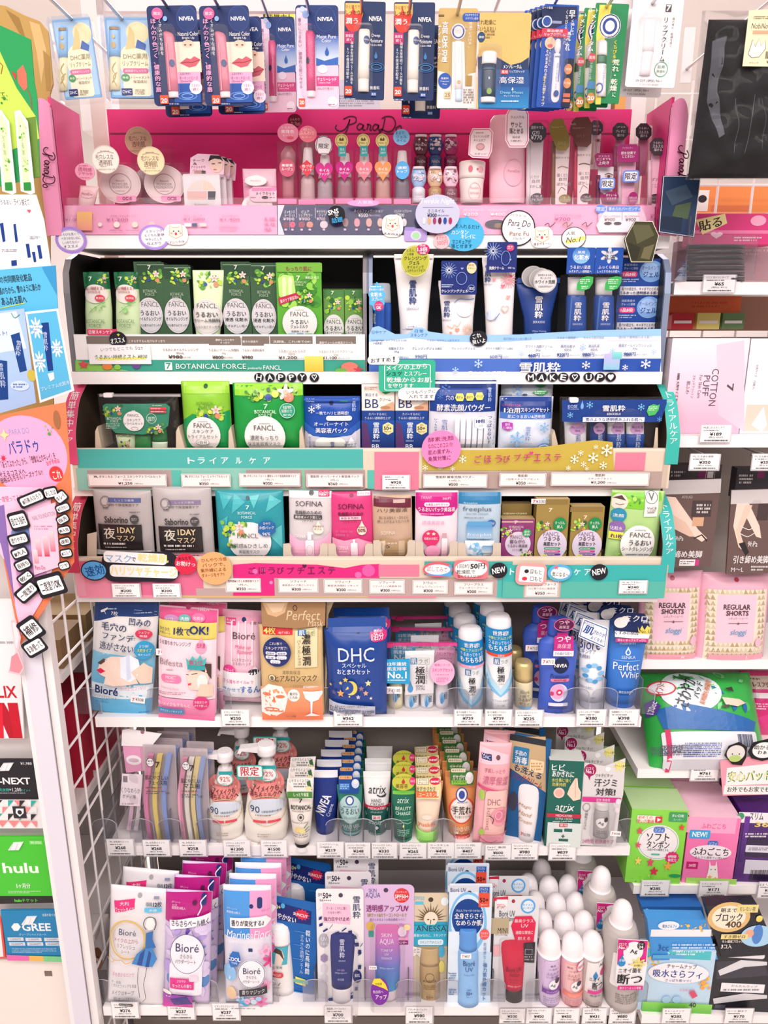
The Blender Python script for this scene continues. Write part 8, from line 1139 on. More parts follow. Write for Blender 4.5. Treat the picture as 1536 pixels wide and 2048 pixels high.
# gift card rack
DG=.985;zg=at_depth(30,1325,DG).z
it=wbox('card_rack',[(-1.0,xa-.004,DG+.012,DG+.03,0,zg+.25)],'d8d0ce','enamel','grey gift card rack panel left of the white post','display rack')
p=Part(it,'base_panel','enamel',label='cream lower panel with a small slot');zb=at_depth(60,1925,DG).z;wadd(p,[(-1.0,xa-.004,DG+.006,DG+.012,0,zb)],'f2e8e0');wadd(p,[(at_depth(86,1952,DG).x,at_depth(101,1952,DG).x,DG+.0055,DG+.0062,at_depth(90,1958,DG).z,at_depth(90,1948,DG).z)],'7a6a60')
def gift(pts,c,lab,art,hk=None,v=10):
 VW(v);cx=sum(a[0]for a in pts)/4;by=max(a[1]for a in pts);it=N('gift_card',lab,'gift card','gift cards on the rack',cx,by,DG);it.P('card').poly(pts,.003,c).art(art)
 if hk:q=it.P('hang_clip','plastic',label='white folded hang clip');q.poly([(hk[0]-40,hk[1]+22),(hk[0]-12,hk[1]-20),(hk[0]+48,hk[1]-22),(hk[0]+24,hk[1]+20)],.003,'f2f0f2',.0031);q.art(f'L d0ccd0 3 {hk[0]-10},{hk[1]-18} {hk[0]-28},{hk[1]+20};L d0ccd0 3 {hk[0]+18},{hk[1]-18} {hk[0]+4},{hk[1]+20}')
 VW(0)
gift([(-140,700),(105,700),(148,1520),(-100,1520)],'f2eef0','white and red video gift card at the top of the rack','T 40 955 90 14 3a3438 2000-3000;Tb 30 1246 150 70 c8202c FLIX;P b8142c -30,1310 30,1310 130,1490 140,1518 60,1518;P e02038 0,1330 20,1310 30,1518 -20,1518;P c8142c 50,1310 110,1310 140,1518 90,1518',v=7)
gift([(-130,285),(200,285),(262,690),(-70,690)],'26242a','black gift card with geometric pattern band, under the red one','T 160 310 66 18 f0f0f4 ¥1,980;Tb 70 412 230 40 f4f2f4 U-NEXT;T 30 464 60 18 4ac8b8 見放題;T 96 464 70 24 f4f2f4 +1,200;T 156 466 60 14 4ac8b8 ポイント;M 60 482 200 8 c8c8d0 1;P f0ecec -90,520 240,520 262,690 -70,690;'+';'.join(f'P {("28b0a4", "f08c8c", "2c2a30", "f0ecec")[(i*5+j*3+i*j) % 4]} {x},{y} {x+34},{y} {(x+34 if (i+j) % 2 else x)},{y+40}' for i,x in enumerate(range(-80,210,34))for j,y in enumerate((522,562,602,642)))+';R 126 590 76 70 2c2a30;P f4f2f4 104,568 150,568 150,595 127,616 104,595;E 127 590 26 26 2c2a30',(40,325))
gift([(-130,742),(275,740),(322,1130),(-80,1138)],'4cc838','bright green video gift card with white lettering','Tb 126 925 210 60 f4f6f0 hulu;Tb 144 1030 80 30 f4f6f0 1ヶ月分;M 150 1066 190 18 c8f0b8 2;P 2c2a2c -100,1090 316,1090 322,1130 -80,1138;Tb 160 1115 136 20 5cd040 huluチケット;R 218 774 78 22 7ce068;T 218 774 60 14 f4f6f0 ¥1,026',(98,792))
gift([(8,350),(325,348),(382,648),(52,640)],'2484b8','blue game gift card with hexagon mark at the bottom of the rack','P f4f4f6 72,445 88,424 112,424 128,445 112,468 88,468;Tb 220 446 170 46 f4f4f6 GREE;T 198 490 160 14 c8e4f4 グリープリペイドカード;T 300 374 90 16 d8ecf8 金額が選べます;R 98 516 94 20 d8dce4;R 204 518 94 20 d8dce4;R 312 518 90 20 d8dce4;R 108 544 94 20 d8dce4;R 214 544 94 20 d8dce4;R 320 544 90 20 d8dce4;T 98 516 60 12 8a94a4 1,000円;T 204 518 60 12 8a94a4 3,000円;T 312 518 60 12 8a94a4 5,000円;T 108 544 66 12 8a94a4 10,000円;T 214 544 66 12 8a94a4 20,000円;T 320 544 66 12 8a94a4 50,000円;M 210 580 260 30 9cc8e4 4;P e86cb0 44,606 180,612 180,642 52,640;P f0b85c 180,612 260,614 268,646 180,642;P 7cd08c 260,614 374,616 380,648 268,646',(176,402),v=13)
gift([(-80,400),(12,392),(40,630),(-60,640)],'e0584c','red edged card peeking in left of the blue game card','P f4ecea -80,412 4,408 26,620 -60,626',v=13)
# posters fixed to the end of the make-up shelf
DP=1.0
def poster(nm,lab,pts,c,art,v,D=DP,th=.0012):
 VW(v);it=N(nm,lab,'poster',None,sum(a[0]for a in pts)/len(pts),max(a[1]for a in pts),D);p=it.P('sheet','paper').poly(pts,th,c);p.art(art);VW(0);return it
poster('cardboard_sheet','crumpled brown cardboard sheet behind the green poster',[(-200,10),(40,40),(150,95),(240,130),(290,190),(318,500),(300,560),(300,1477),(320,2400),(330,2900),(-200,2900)],'c09a5c','P a07c44 40,60 120,110 160,240 120,200;P d8b47c 180,130 240,150 280,300 250,500 220,300;P b08850 260,300 300,340 306,540 280,540',1,1.165,.003)
poster('poster','green poster with lime slope, red leaves and bottle cutouts',[(-200,140),(0,150),(185,235),(205,480),(225,600),(240,1045),(-200,1150)],'2f9a58','P c0dc5c -200,300 0,300 100,520 215,690 235,820 -200,1000;P 6a8c3c 215,690 240,1045 190,1050 150,700;P d8705c 105,420 140,385 160,440 165,520 145,540 110,490;P c84438 70,420 100,440 95,480;L a05848 6 0,370 20,390 10,440;Ls b04a40 5 165,530 185,580 190,650;T 10 560 76 24 3a5a2c てて、;W 30 600 60 60 5 3c8a3c 5aa84a',1,1.006)
for cx,l in((28,'white outlined bottle cutout on the green poster, nearer the edge'),(138,'white outlined bottle cutout on the green poster, next to the pink wing')):poster('bottle_cutout',l,[(cx-50,660),(cx-20,650),(cx+28,720),(cx+70,1140),(cx+46,1150),(cx-12,1130)],'eef2e6',f'P d8e8b8 {cx-34},690 {cx-16},680 {cx+18},740 {cx+44},1120 {cx+4},1120;W {cx} 780 50 90 8 7cc43c 4a9a34 a8d85c;W {cx+16} 980 50 100 8 7cc43c 4a9a34 a8d85c;P 2c8a3c {cx+6},1080 {cx+48},1078 {cx+52},1126 {cx+8},1126;V {cx+4} 880 16 150 8ab078 うるおい',1,1.001)
poster('poster','white sheet with navy bottle sketches and hand lettering',[(-200,1150),(215,1150),(262,1300),(308,1600),(-200,1612)],'f2eef2','T 130 1195 90 40 3a3a44 ライン揃えて;H 175 1250 22 24 c86070;T 40 1195 70 30 6a6a78 うるおい;P 1c3c84 2,1322 22,1316 36,1425 20,1432;P 1c3c84 82,1326 96,1322 110,1428 94,1432;P 1c3c84 155,1442 175,1440 186,1520 168,1524;P 1c3c84 222,1450 242,1448 254,1526 236,1530;P 1c3c84 192,1490 210,1488 218,1546 204,1550;P 1c3c84 70,1540 102,1536 104,1568 72,1572;M 60 1480 90 20 8a8a98 2;M 210 1405 60 20 8a8a98 2',1,.998)
poster('poster','blue sheet with navy hand lettering and yellow underline',[(-200,192),(330,150),(345,420),(-200,560)],'5ab8e0','Tb/5 95 228 190 42 2c3440 の共同開発化粧品;Tb/6 120 290 250 42 2c3440 肌のちから。雪のように清らか;Tb/5 86 358 150 48 2c3440 あふれる肌へ;L c8dc5c 5 -100,420 0,405 150,372;P 3c94c8 250,160 330,152 342,330',4,.996)
poster('photo_card','pale blue photo card of two navy bottles',[(-200,440),(145,405),(215,962),(-200,1080)],'a8c4ec','P d0e4f8 -200,460 100,420 160,640 -200,700;P 1c4488 66,562 118,545 162,770 120,782;P 1c4488 -60,700 45,715 52,940 -60,950;V/-12 112 640 30 90 c8d8f0 雪肌粋;V 14 800 32 140 c8d8f0 雪肌粋;E 190 800 50 70 c8b44c;T 0 550 90 26 3c5ca0 ミスト!;E 122 860 110 60 c8dcf8;M 122 860 80 30 3c5ca0 2;Ls 4a9a6c 4 70,430 90,460 120,440',4,.99)
poster('photo_card','sky blue photo card with one tall navy bottle and white clouds',[(150,425),(346,405),(440,890),(238,962)],'f4f2f4','P 5ab4dc 164,438 336,418 424,882 246,944;P 1c3c84 246,490 290,486 318,770 286,775;V/-4 272 600 24 110 c8d8f0 雪肌粋;F 218 520 80 130 f0f4f8 9;F 340 640 70 110 f0f4f8 9;F 240 720 70 130 f0f4f8 9;M 218 520 46 50 8aa8c8 3;M 340 640 44 40 8aa8c8 3;M 240 720 44 50 8aa8c8 3;P f0ecec 285,790 320,780 325,820 300,835;T/14 330 860 180 24 d8ecf8 プレミアム化粧水',4,.988)
poster('poster','orange poster with pink bubble and blue title lettering',[(-200,1080),(240,985),(390,958),(425,1477),(440,1900),(270,2170),(125,2390),(75,2150),(5,1800),(-200,1640)],'f08058','E 160 1270 480 460 f4a8d0;T/6 116 1130 120 34 8a94c8 PARA DO;Tb/8 140 1220 180 80 2c4ca0 パラドゥ;S 24 1288 40 50 d82c4c 8 .4;T/10 170 1300 330 44 3a2c34 「あってよかった」から、「想像以上のキレイ」を;T/8 76 1375 160 36 3a2c34 叶えるコスメへ;T/12 130 1395 260 34 3a2c34 価格はもちろんリーズナブル!!;E 335 1380 80 90 e03c3c;Tb/8 340 1385 50 50 f4e8e0 これ;T/14 316 1310 80 26 d82c3c おすすめは;S 30 1150 60 80 f4d8a0 4 .4;E 340 1060 40 110 a06a48;W 290 1120 60 60 5 8ccc5c 5a9a4c;P f4c4e0 -150,1450 300,1460 330,1900 250,2130 130,2330 40,1900 -120,1640;T/6 110 1520 230 34 c8385c 一度使ってみてください;G 180 1880 180 420 6a9ce0 f08cc0 80;P 8a6cb0 -100,1600 30,1560 95,2150 60,2000 10,1790',4,.944)
it=poster('photo_card','pink nail foundation photo card framed by black speech labels',[(165,190),(330,130),(355,510),(205,560)],'f4c4d8','T/14 260 210 140 26 a08aa0 NAIL FOUNDATION;M 260 280 110 30 c08ab0 2;G 230 400 30 100 f0d0d8 d8607c;G 275 390 30 120 f0d0d8 c8405c;G 310 360 30 120 f0d0d8 e0708c;G 215 450 26 80 f0d8dc e0909c;T 240 515 60 24 c84c74 Para Do',7,.94)
LB=[(188,110,150,60,22,'#爪美人なろう'),(300,75,76,60,12,'あしたは'),(360,100,70,60,36,'キレイ'),(372,165,80,46,20,'#爪きれい'),(372,232,70,46,28,'指先'),(380,295,70,44,10,'#人気'),(385,362,64,44,14,'速乾'),(392,432,66,46,10,'#コスパ'),(380,505,60,44,16,'ツヤ'),(110,240,100,90,14,'目立ち指先'),(110,350,110,60,14,'塗りやすい'),(118,430,90,54,20,'#大人'),(136,500,90,54,24,'長持ち'),(150,575,90,50,36,'乾く'),(160,660,130,70,40,'一度塗り'),(300,620,150,110,16,'二度塗りOK'),(185,880,110,110,34,'補修'),(205,985,120,80,30,'まあ使って')]
LP=['topmost of the ring','upper edge, second from the top','upper corner near the pink strip','outer column, second down','outer column, third down','outer column, fourth down','outer column, fifth down','outer column, sixth down','outer column, lowest','inner column, topmost beside the pink card','inner column, second beside the card','inner column, third beside the card','inner column, fourth beside the card','inner column, fifth, slanting','inner column, lowest, long and slanting','large one right under the pink card','hanging below the ring beside the bottle cutout','lowest of all, under the hanging one']
for i,(x,y,w,h,a,t)in enumerate(LB):
 w*=1.15;h*=1.2;VW(7);it=N('speech_label',f'black edged hand lettered label, {LP[i]}','sticker','black speech labels around the nail card',x,y+h/2,.937)
 p=it.P('label','paper');p.slab(p.o_rect(x,y,w,h,18,a),.0006,C('26242a'));p.art(f'R/{a} {x} {y} {w*.82} {h*.66} f2f0f0 12;Tb/{a} {x} {y} {w*.7} {h*.42} 3a3438 {t}')
poster('bottle_cutout','pink nail bottle cutout hanging below the nail poster',[(66,830),(95,825),(125,930),(112,1010),(145,1110),(120,1152),(50,1135),(95,1010)],'f0c4cc','P e0909c 70,1040 105,1020 138,1105 116,1140 60,1125;P f8e0e4 75,840 92,838 116,925 104,990 96,990',7,.938)
# -- right-hand shelves
def rp(name,lab,cat,pts,D,c,art,v,th=.004,m='film',grp=None,base=None,**k):
 VW(v);b=base or(sum(a[0]for a in pts)/len(pts),max(a[1]for a in pts));it=N(name,lab,cat,grp,b[0],b[1],D,**k);it.P('pouch' if m=='film' else 'sheet',m).poly(pts,th,c).art(art);return it
VW(3)
it=N('glove_pack','black gloves in a clear bag with cream header card on a hook','gloves',None,1390,960,1.08,push=.0)
p=it.P('glove','paper',label='black knitted glove bundle');p.bag(1400,580,560,900,.03,'100f12',wr=.004,top=.9);p.art('Ls 5a5860 3 1290,600 1300,760 1290,900;Ls 5a5860 3 1395,580 1370,760 1350,900;Ls 4a4850 3 1440,600 1450,760 1440,880;P 5a5c64 1200,250 1260,240 1200,560 1230,800 1200,820 1160,600')
q=it.P('bag','clear',label='crinkled clear bag');q.bag(1400,560,580,960,.036,'f4f0f4',wr=.006)
q=it.P('header_card',label='cream header card with white glove drawing');q.poly([(1345,130),(1640,110),(1640,440),(1310,435)],.001,'f2e2b8',.038);q.art('M 1440 170 140 20 6a5a40 2;Ti 1450 215 186 30 4a3c2c NobiNobi Glove;R 1450 250 170 20 f0a080;P f4efe6 1340,370 1365,290 1378,330 1400,285 1410,325 1435,295 1436,340 1400,385 1360,390;Lc 6a5a48 3 1340,370 1365,290 1378,330 1400,285 1410,325 1435,295 1436,340 1400,385 1360,390;E 1510 305 50 50 e87c5c;Z 1490 375 110 40 2c2420;T 1370 418 50 12 4a3c2c ブラック;T 1470 412 60 16 4a3c2c ¥400')
VW(3);hook(1480,60,1.10,'glove bag')
rp('foil_card','dark blue marbled tile card stuck at the end of the top shelf','sticker',[(930,1010),(1145,1012),(1105,1362),(903,1332)],1.125,'1e3250','P 3a4c60 940,1100 1060,1060 1100,1130 980,1180;P 44543c 1000,1180 1090,1160 1070,1260 980,1240;P 14243c 920,1240 1040,1250 1030,1330 915,1310;Lc e8e4e4 4 932,1014 1142,1015 1103,1358 906,1330',3,m='card')
rp('foil_card','dark olive hexagon tile card stuck on the edge of the top shelf','sticker',[(768,1268),(868,1270),(906,1352),(868,1505),(745,1505),(708,1372)],1.128,'3c3a24','P 5a583c 750,1290 850,1290 880,1350 780,1400;P 2c2a1c 730,1390 800,1420 780,1490 750,1490;P 6a6444 820,1420 880,1400 850,1490 800,1480;Lc e0dcc8 4 768,1270 868,1272 903,1352 866,1502 747,1502 711,1372',3,m='card')
# goods beyond, above the mask shelf
def hb(name,lab,cat,x0,y0,x1,y1,D,c,art,v,dep=.05):
 VW(v);it=N(name,lab,cat,None,(x0+x1)/2,y1,D);it.P('box').box((x0+x1)/2,(y0+y1)/2,x1-x0,y1-y0,dep,c).art(art);return it
it=wbox('grid_rack',[(X1+.02,X1+1.0,1.345,1.35,1.45,1.452)],'e8e4e2','enamel','white wire grid behind the gloves','wire panel');p=it.parts[0]
bars(p,[((X1+.03+.06*i,1.348,1.2),(X1+.03+.06*i,1.348,1.78))for i in range(14)]+[((X1+.02,1.348,1.2+.07*i),(X1+.9,1.348,1.2+.07*i))for i in range(9)],.0022,'e8e2e0')
hb('carton','long orange carton band behind the wire grid','box',1085,1060,1560,1215,1.40,'e88a4c','R 1150 1150 90 120 f0e8e4;E 1160 1140 50 44 2c2428;R 1320 1195 220 34 d8784c',3,.1)
hb('carton','orange carton standing under the mask shelf','box',960,310,1380,430,1.26,'e0683c','M 1200 370 200 40 c8502c 2',6,.02)
for i,(x0,x1,c)in enumerate(((985,1110,'c8303c'),(1130,1260,'e8d87c'),(1275,1400,'6a8a5c'))):hb('snack_box',('red and white','yellow','dull green')[i]+' snack box seen under the mask shelf','snack',x0,418,x1,512,1.25,c,f'R {(x0+x1)/2} 470 {(x1-x0)*.8} 16 f4ece8',6,.03)
hb('carton','dull brown carton behind the snack boxes under the mask shelf','box',960,300,1700,520,1.30,'8a6454','',6,.02);hb('carton','mauve carton behind the pile of black masks','box',1010,10,1700,235,1.26,'a8848c','M 1300 60 500 60 c8a8ac 3',6,.02)
hb('warmer_pack','pink body warmer pack with yellow paste-on label','warmer',1125,1225,1600,1400,1.20,'d83c7c','R 1340 1330 480 20 e87ca8;P f0dc9c 1120,1260 1290,1225 1302,1280 1160,1345;Tb/14 1205 1283 130 60 2c2420 貼る;E 1480 1265 90 60 f4a8c8;H 1240 1350 70 40 f4c8d8;M 1420 1370 160 30 f4d0dc 2',3,.05)
VW(6)
it=N('mask_tray','clear acrylic tray full of folded black masks','tray',None,1240,240,'F',push=.03);p=it.P('front_wall','acrylic');p.rect(1215,110,390,250,.002,'e0dce0',0,.03);q=it.P('side_wall','acrylic');wadd(q,[(p.v[0][0],p.v[0][0]+.002,-.03,.12,0,.09)],'e0dce0')
for i in range(7):
 VW(6);it=N('face_mask',f'folded black mask in the clear tray, {("lowest", "second", "third", "fourth", "fifth", "sixth", "topmost")[i]} of the pile','mask','black masks in the clear tray',1235,238,'F',push=.06);p=it.P('mask','satin');z0=.004+.0118*i
 p.bag(1235,225-i*31,330,26,.02,('26222a','34262c')[i%2],wr=.0025);VW(6)
for x,y in((1075,140),(1055,190)):
 rp('price_leaflet','blue and white folded leaflet in the mask tray, '+('upper' if y==140 else 'lower')+' one','leaflet',[(x-60,y+40),(x+30,y-50),(x+80,y-20),(x,y+50)],SR['F'][0]+.025,'e4eaf4',f'M/40 {x} {y} 70 40 5a8ac8 3',6,.001,'paper')
def puff(x0,x1,lab,c,art,y0=572,y1=1110):
 VW(6);it=N('cotton_box',lab,'cotton pads',None,(x0+x1)/2,y1,'G',push=.0);p=it.P('box').box((x0+x1)/2,(y0+y1)/2,x1-x0,y1-y0,.10,c,'d8c8d0','5a5254');p.art(art)
puff(962,1400,'white to pink cotton puff box with sideways lettering','ecdce8',f'G/90 1180 840 540 436 f2e6f2 f4b4cc;P f6ccdc 1240,600 1400,575 1400,1100 1250,1000;V 1316 845 0.1 0.1 k .;Tb/-90 1318 845 44 40 5a5058 7;T/-90 1225 845 210 40 5a5058 COTTON;T/-90 1180 835 116 36 5a5058 PUFF;T/-90 1145 840 130 18 7a7078 For Skin Care;T/-90 1106 840 130 16 7a7078 スキンケアコットン;T/-90 1076 845 72 20 5a5058 肌ふわ;Tb/-90 1016 845 160 18 5a5058 100% 大判サイズ 72')
puff(1406,1800,'second cotton box, mostly outside the frame, white with cream foot','efe8ee','R 1600 1020 390 150 e0d0c0;P f0ecf0 1440,1060 1510,955 1530,1060 1500,1100;T/-90 1470 750 70 14 8a8088 大判サイズ;T/-90 1456 830 50 14 8a8088 72枚入')
VW(9)
def stock(x0,x1,y0,y1,lab,art,D):
 it=rp('stocking_pack',lab,'stockings',[(x0+30,y0),(x1,y0-10),(x1-60,y1),(x0,y1+10)],D,'6a5450',f'P d0c8c8 {x0+30},{y0} {x1},{y0-10} {x1-5},{y0+70} {x0+25},{y0+80};'+art,9)
 return it
stock(900,1262,0,490,'taupe stocking pack with legs in sandals, half hidden by the teal strip','P f0d4c4 940,90 1000,95 1130,280 1180,330 1150,350 1090,310 960,200;P e4c0ac 960,180 1060,240 1110,320 1080,320 960,260;L 2c2024 8 1105,330 1150,310 1180,345;R 1128 235 64 50 d8a888;T 1066 94 60 16 c8c0c0 ATSUGI;R 1150 160 110 90 4a3c3c;M 1160 160 80 60 d8d0d0 3;T 1020 330 50 26 f0e8e8 9hPa;Tb 1070 420 160 40 f0e8e8 締め美脚;R 1066 468 90 36 f0ecec;M 1066 468 76 24 4a4444 2;R 1122 468 24 34 c83c84',1.12)
stock(1290,1700,55,525,'taupe stocking pack with crossed legs, nearer the frame edge','P f0d4c4 1350,130 1420,130 1480,260 1490,330 1460,320 1400,200 1350,300 1390,400 1360,380 1330,260;P e8c8b4 1400,140 1440,140 1370,300 1400,400 1370,390 1345,290;P 2c2428 1360,360 1395,350 1420,410 1400,430;Ls f0e8e4 4 1370,260 1420,280 1450,260;Ls f0e8e4 4 1366,300 1410,320 1450,300;T 1464 120 50 14 c8c0c0 ATSUGI;R 1500 180 60 90 4a3c3c;T 1440 362 56 30 f0e8e8 9hPa;Tb 1430 450 200 44 f0e8e8 引き締め美脚;T 1352 508 70 24 f0e8e8 M〜L;M 1480 500 100 34 d8d0d0 2',1.12)
hb('stocking_box','dark brown stocking pack behind the price tags','stockings',960,1290,1262,1480,1.17,'4a4244','M 1020 1340 80 40 c8c0c0 2;R 1160 1345 50 40 7a2c5c;Q 1205 1345 50 60 d8d0d0 2;Tb 1205 1345 34 36 d8d0d0 1',6,.02);hb('stocking_box','dark grey stocking pack behind the tags at the frame edge','stockings',1350,1310,1700,1480,1.17,'3e3a40','M 1410 1370 80 60 c8c0c0 3;R 1495 1345 40 40 7a2c5c',6,.02)
def shorts(cx,w,y0,y1,lab,size,push):
 VW(9);it=N('underwear_pack',lab,'underwear',None,cx,y1,'H',push=push,lean=5);p=it.P('pouch','film').bag(cx,(y0+y1)/2,w,y1-y0,.016,'f0b4c8',wr=.0003)
 rg=random.Random(5);n=13
 p.art(f'R {cx} {(y0+y1)/2+30} {w*.86} {(y1-y0)*.78} ece0cc')
 p.layer+=1
 for j in range(12):
  for i in range(n):
   x,y=cx-w*.4+w*.8*i/(n-1),y0+95+j*33
   if abs(x-cx)<w*.29 and y0+110<y+10<y0+390:continue
   p.art(f'P {rg.choice(("b8a078", "c8b48c", "d8c8a8"))} {x-13:.0f},{y+14} {x+13:.0f},{y+14} {x:.0f},{y-14}');p.layer-=1
 p.layer+=1
 p.art(f'E {cx+10} {y0+32} 26 24 c03c5c;R {cx-6} {y0+248} {w*.56} 270 f6c8d8 8;Tb {cx} {y0+180} 152 30 4a3c40 REGULAR;Tb {cx} {y0+214} 126 28 4a3c40 SHORTS;T {cx+4} {y0+242} 106 13 6a5a60 レギュラーショーツ;R {cx+4} {y0+270} 110 3 6a5a60;D {cx+4} {y0+270} 14 16 6a5a60;Ti {cx+4} {y0+324} 92 40 2c9cc8 sloggi;R {cx} {y1-60} {w*.8} 34 f4a8b8;Tb {cx+60} {y1-60} 18 22 f8e0e4 {size};E {cx+120} {y0+380} 40 50 f4bcd0')
shorts(965,350,520,1056,'pink regular shorts pack with gold triangles, touching the blue foam tube','M',.03);shorts(1330,390,530,1058,'pink regular shorts pack with gold triangles, nearer the frame edge','L',.03)
# pads and tampons
VW(9)
it=N('pad_pack','large green glossy pad pack lying tilted with black brush lettering','pads',None,1130,1650,'I',push=.03,lean=38,lift=.03)
p=it.P('pack','film');p.bag(1150,1380,660,560,.045,'34b04c',wr=0);p.art('W 1150 1230 600 260 24 4cc45c 2c8a3c 7cd88c 2c6ab0;E 1040 1230 330 230 e0ecf0;P 2c6ab0 860,1330 1000,1300 1200,1340 1420,1400 1400,1460 900,1440;E/20 890 1210 130 76 f4ecf0;O 890 1210 130 76 d83c4c 8;Tb/70 880 1215 96 36 c8283c ライフリー;Tb/62 1010 1230 180 76 2c2430 さわやか;Tb/62 1075 1225 100 34 2c2430 パッド;Tb/62 1115 1240 150 30 d86a2c 長時間も快適用;P 5a3c98 812,1290 850,1270 882,1310 860,1360 815,1370;Tb/70 846 1318 70 28 f0e8f8 170cc;P f0d0bc 1200,1270 1300,1280 1340,1300 1290,1320 1220,1310;P 3c3034 1190,1320 1240,1310 1240,1330;P 3c3034 1220,1220 1260,1210 1270,1240;G 1160 1560 520 200 e8e8ee dcdce4 12;R 930 1560 24 230 d83c6c;M/88 990 1560 200 60 4a4a60 6;M/88 890 1560 200 50 6a6a80 5;M/88 1100 1560 200 80 4a64a8 8;Z 1335 1510 90 70 2c3c64')
it=N('pad_pack','hot pink pad pack with stress free band beside the green one','pads',None,1500,1500,'I',push=.04,lean=20,lift=.012);p=it.P('pack','film').bag(1490,1280,220,380,.03,'e03c84',wr=.001);p.art('R 1470 1150 210 70 d8c0b0;Tb 1440 1160 150 26 5a2c3c ストレスフリー;M 1430 1130 80 12 5a2c3c 1;R 1470 1220 200 30 f4e4ec;P d82c78 1410,1280 1480,1240 1490,1320 1430,1340;M 1450 1280 60 40 f4d0e0 3')
def pbox(x0,x1,y0,y1,lab,where,c,art,v=12,dep=.11,top=None,n=1,short='',nm='tampon_box',cat='sanitary goods',lean=0):
 VW(v);it=N(nm,lab,cat,f'{short}s' if n>1 else None,(x0+x1)/2,y1,where,push=.0,yaw=-3,lean=lean);p=it.P('pack','film').box((x0+x1)/2,(y0+y1)/2,x1-x0,y1-y0,dep,c,None,top);p.art(art)
 if n>1:row(it,n,dep+.004,short)
 return it
pbox(735,1055,575,995,'front lime green tampon box with white oval','J','8cdc4c','E 906 760 240 200 f2ecec;O 906 760 224 184 8ab888 3;G 912 688 66 34 3c64b8 6c94d8 14;T 912 688 50 20 f4f6fa ソフィ;Tb 905 728 130 44 2c2c34 ソフト;Tb 905 770 130 42 2c2c34 タンポン;T 905 800 120 14 4a5a50 お肌や手の摩擦さえも;R 890 826 50 10 5ac0a0 5;S 985 845 84 74 d83070 12 .85;Tb 985 838 46 16 f8e4ec 8時間;Tb 985 858 46 18 f8e4ec 吸収力;R 1020 612 104 54 3ca05c 6;Tb 1018 604 66 16 f0f8f0 多い日用;T 1018 626 50 12 f0f8f0 スーパー;R 850 622 130 40 f4f0e8 4;Tb 832 612 80 18 d85c3c 初めての;Tb 832 634 100 22 d85c3c 使い方動画;R 908 625 40 36 d8303c 6;P f8f0f0 900,614 922,625 900,637;F 800 690 40 40 e84c6c;F 790 770 36 36 e84c6c;F 1040 670 36 36 e8443c;F 860 870 40 50 e84c6c;F 790 860 40 50 f0d86c;F 960 890 50 50 f4a84c;F 880 920 50 50 d8304c;E 1000 945 70 20 2ca05c;W 820 960 160 50 10 5ab43c 7ccc4c b8e88c',dep=.06,n=3,short='lime green tampon box',top='b8d8a0')
pbox(1062,1355,620,995,'front pink soft napkin pack with llama print','J','f47cb4','R 1208 660 290 90 f8a8cc;Tb 1225 665 140 30 e84c94 ふわごこち;R 1145 712 120 50 3ca8dc 8;Tb 1145 712 86 30 f4f8fa NEW!;G 1220 765 60 30 3c64b8 6c94d8 12;T 1220 765 44 18 f4f6fa ソフィ;E 1206 815 240 84 f8ecf2;Tb 1204 810 210 44 3a2c34 ふわごこち;T 1206 845 180 14 3a2c34 さらさら通気で心地いい;R 1100 888 66 40 c8286c;T 1100 888 40 18 f8e4ee 38個;P f6efe8 1196,900 1200,862 1208,890 1232,890 1240,862 1244,905 1250,995 1170,995 1190,930;E 1208 912 6 6 2c2024;E 1232 912 6 6 2c2024;F 1200 955 30 24 f0a05c;F 1232 965 30 24 f0a05c;R 1208 978 290 34 a8dc6c',dep=.10,n=2,short='pink soft napkin pack',top='f8c8dc',nm='napkin_pack')
pbox(1362,1700,600,990,'dark purple slim napkin pack at the frame edge','J','4a1c6c','R 1530 620 330 60 f0ecf0;Tb 1470 610 80 40 3a2c44 スリム;E 1380 608 40 40 3c9c6c;Tb 1500 655 80 30 e8d070 36;R 1530 790 240 110 2c1c44 8;R 1480 795 150 40 e0dce8 8;M 1480 795 120 20 3a2c54 2;R 1500 900 200 80 d0ccd8;Z 1490 945 120 60 2c2434;G 1400 740 30 260 6a2c9c 3a1460;M 1480 716 150 30 f0e8f4 2',dep=.1,nm='napkin_pack')
pbox(800,1215,575,925,'blue and white absorbent pad pack with yellow flowers','K','c0dcf0','R 1010 598 400 50 4ac0c8;Ti 980 602 60 30 f0f8f8 3cc;M 1090 590 160 30 e0f4f4 2;W 870 600 90 160 14 f0a84c f4c86c e8b83c;W 1150 740 120 120 14 f0a84c f4c86c;E 1020 700 350 120 f2f0f4;Tb 1040 662 170 26 2c2c44 チャームナップ;Tb 1015 704 280 44 2c3c8c 吸水さらフィ;T 1020 742 150 16 2c3c8c さっぱり感つづく;P d84c6c 1080,810 1110,800 1130,830 1100,845;T 1070 796 90 16 e85c84 小さめ10mm;G 1010 900 400 60 8cd85c 5ab43c;E 950 850 50 40 a8d0e8;E 1010 850 50 40 a8d0e8;Tb 1100 880 40 28 3a3a44 40',v=15,dep=.02,nm='pad_pack')
VW(15)
it=rp('pad_pack','sky blue top of the absorbent pad pack lying under the shelf','pads',[(820,340),(1150,345),(1220,570),(845,575)],SR['K'][0]+.025,'3c94dc','R 1010 420 340 40 f0eef4;W 1080 385 160 60 14 f0a84c f4c86c;E 940 375 120 50 e8f0f8;Tb 945 378 80 20 2c4c94 吸水さらフィ;T 910 500 60 34 1c4c94 3cc;M 1080 500 240 50 d8ecf8 3;R 1030 550 360 20 5cacdc',15,.02,base=(1010,925))
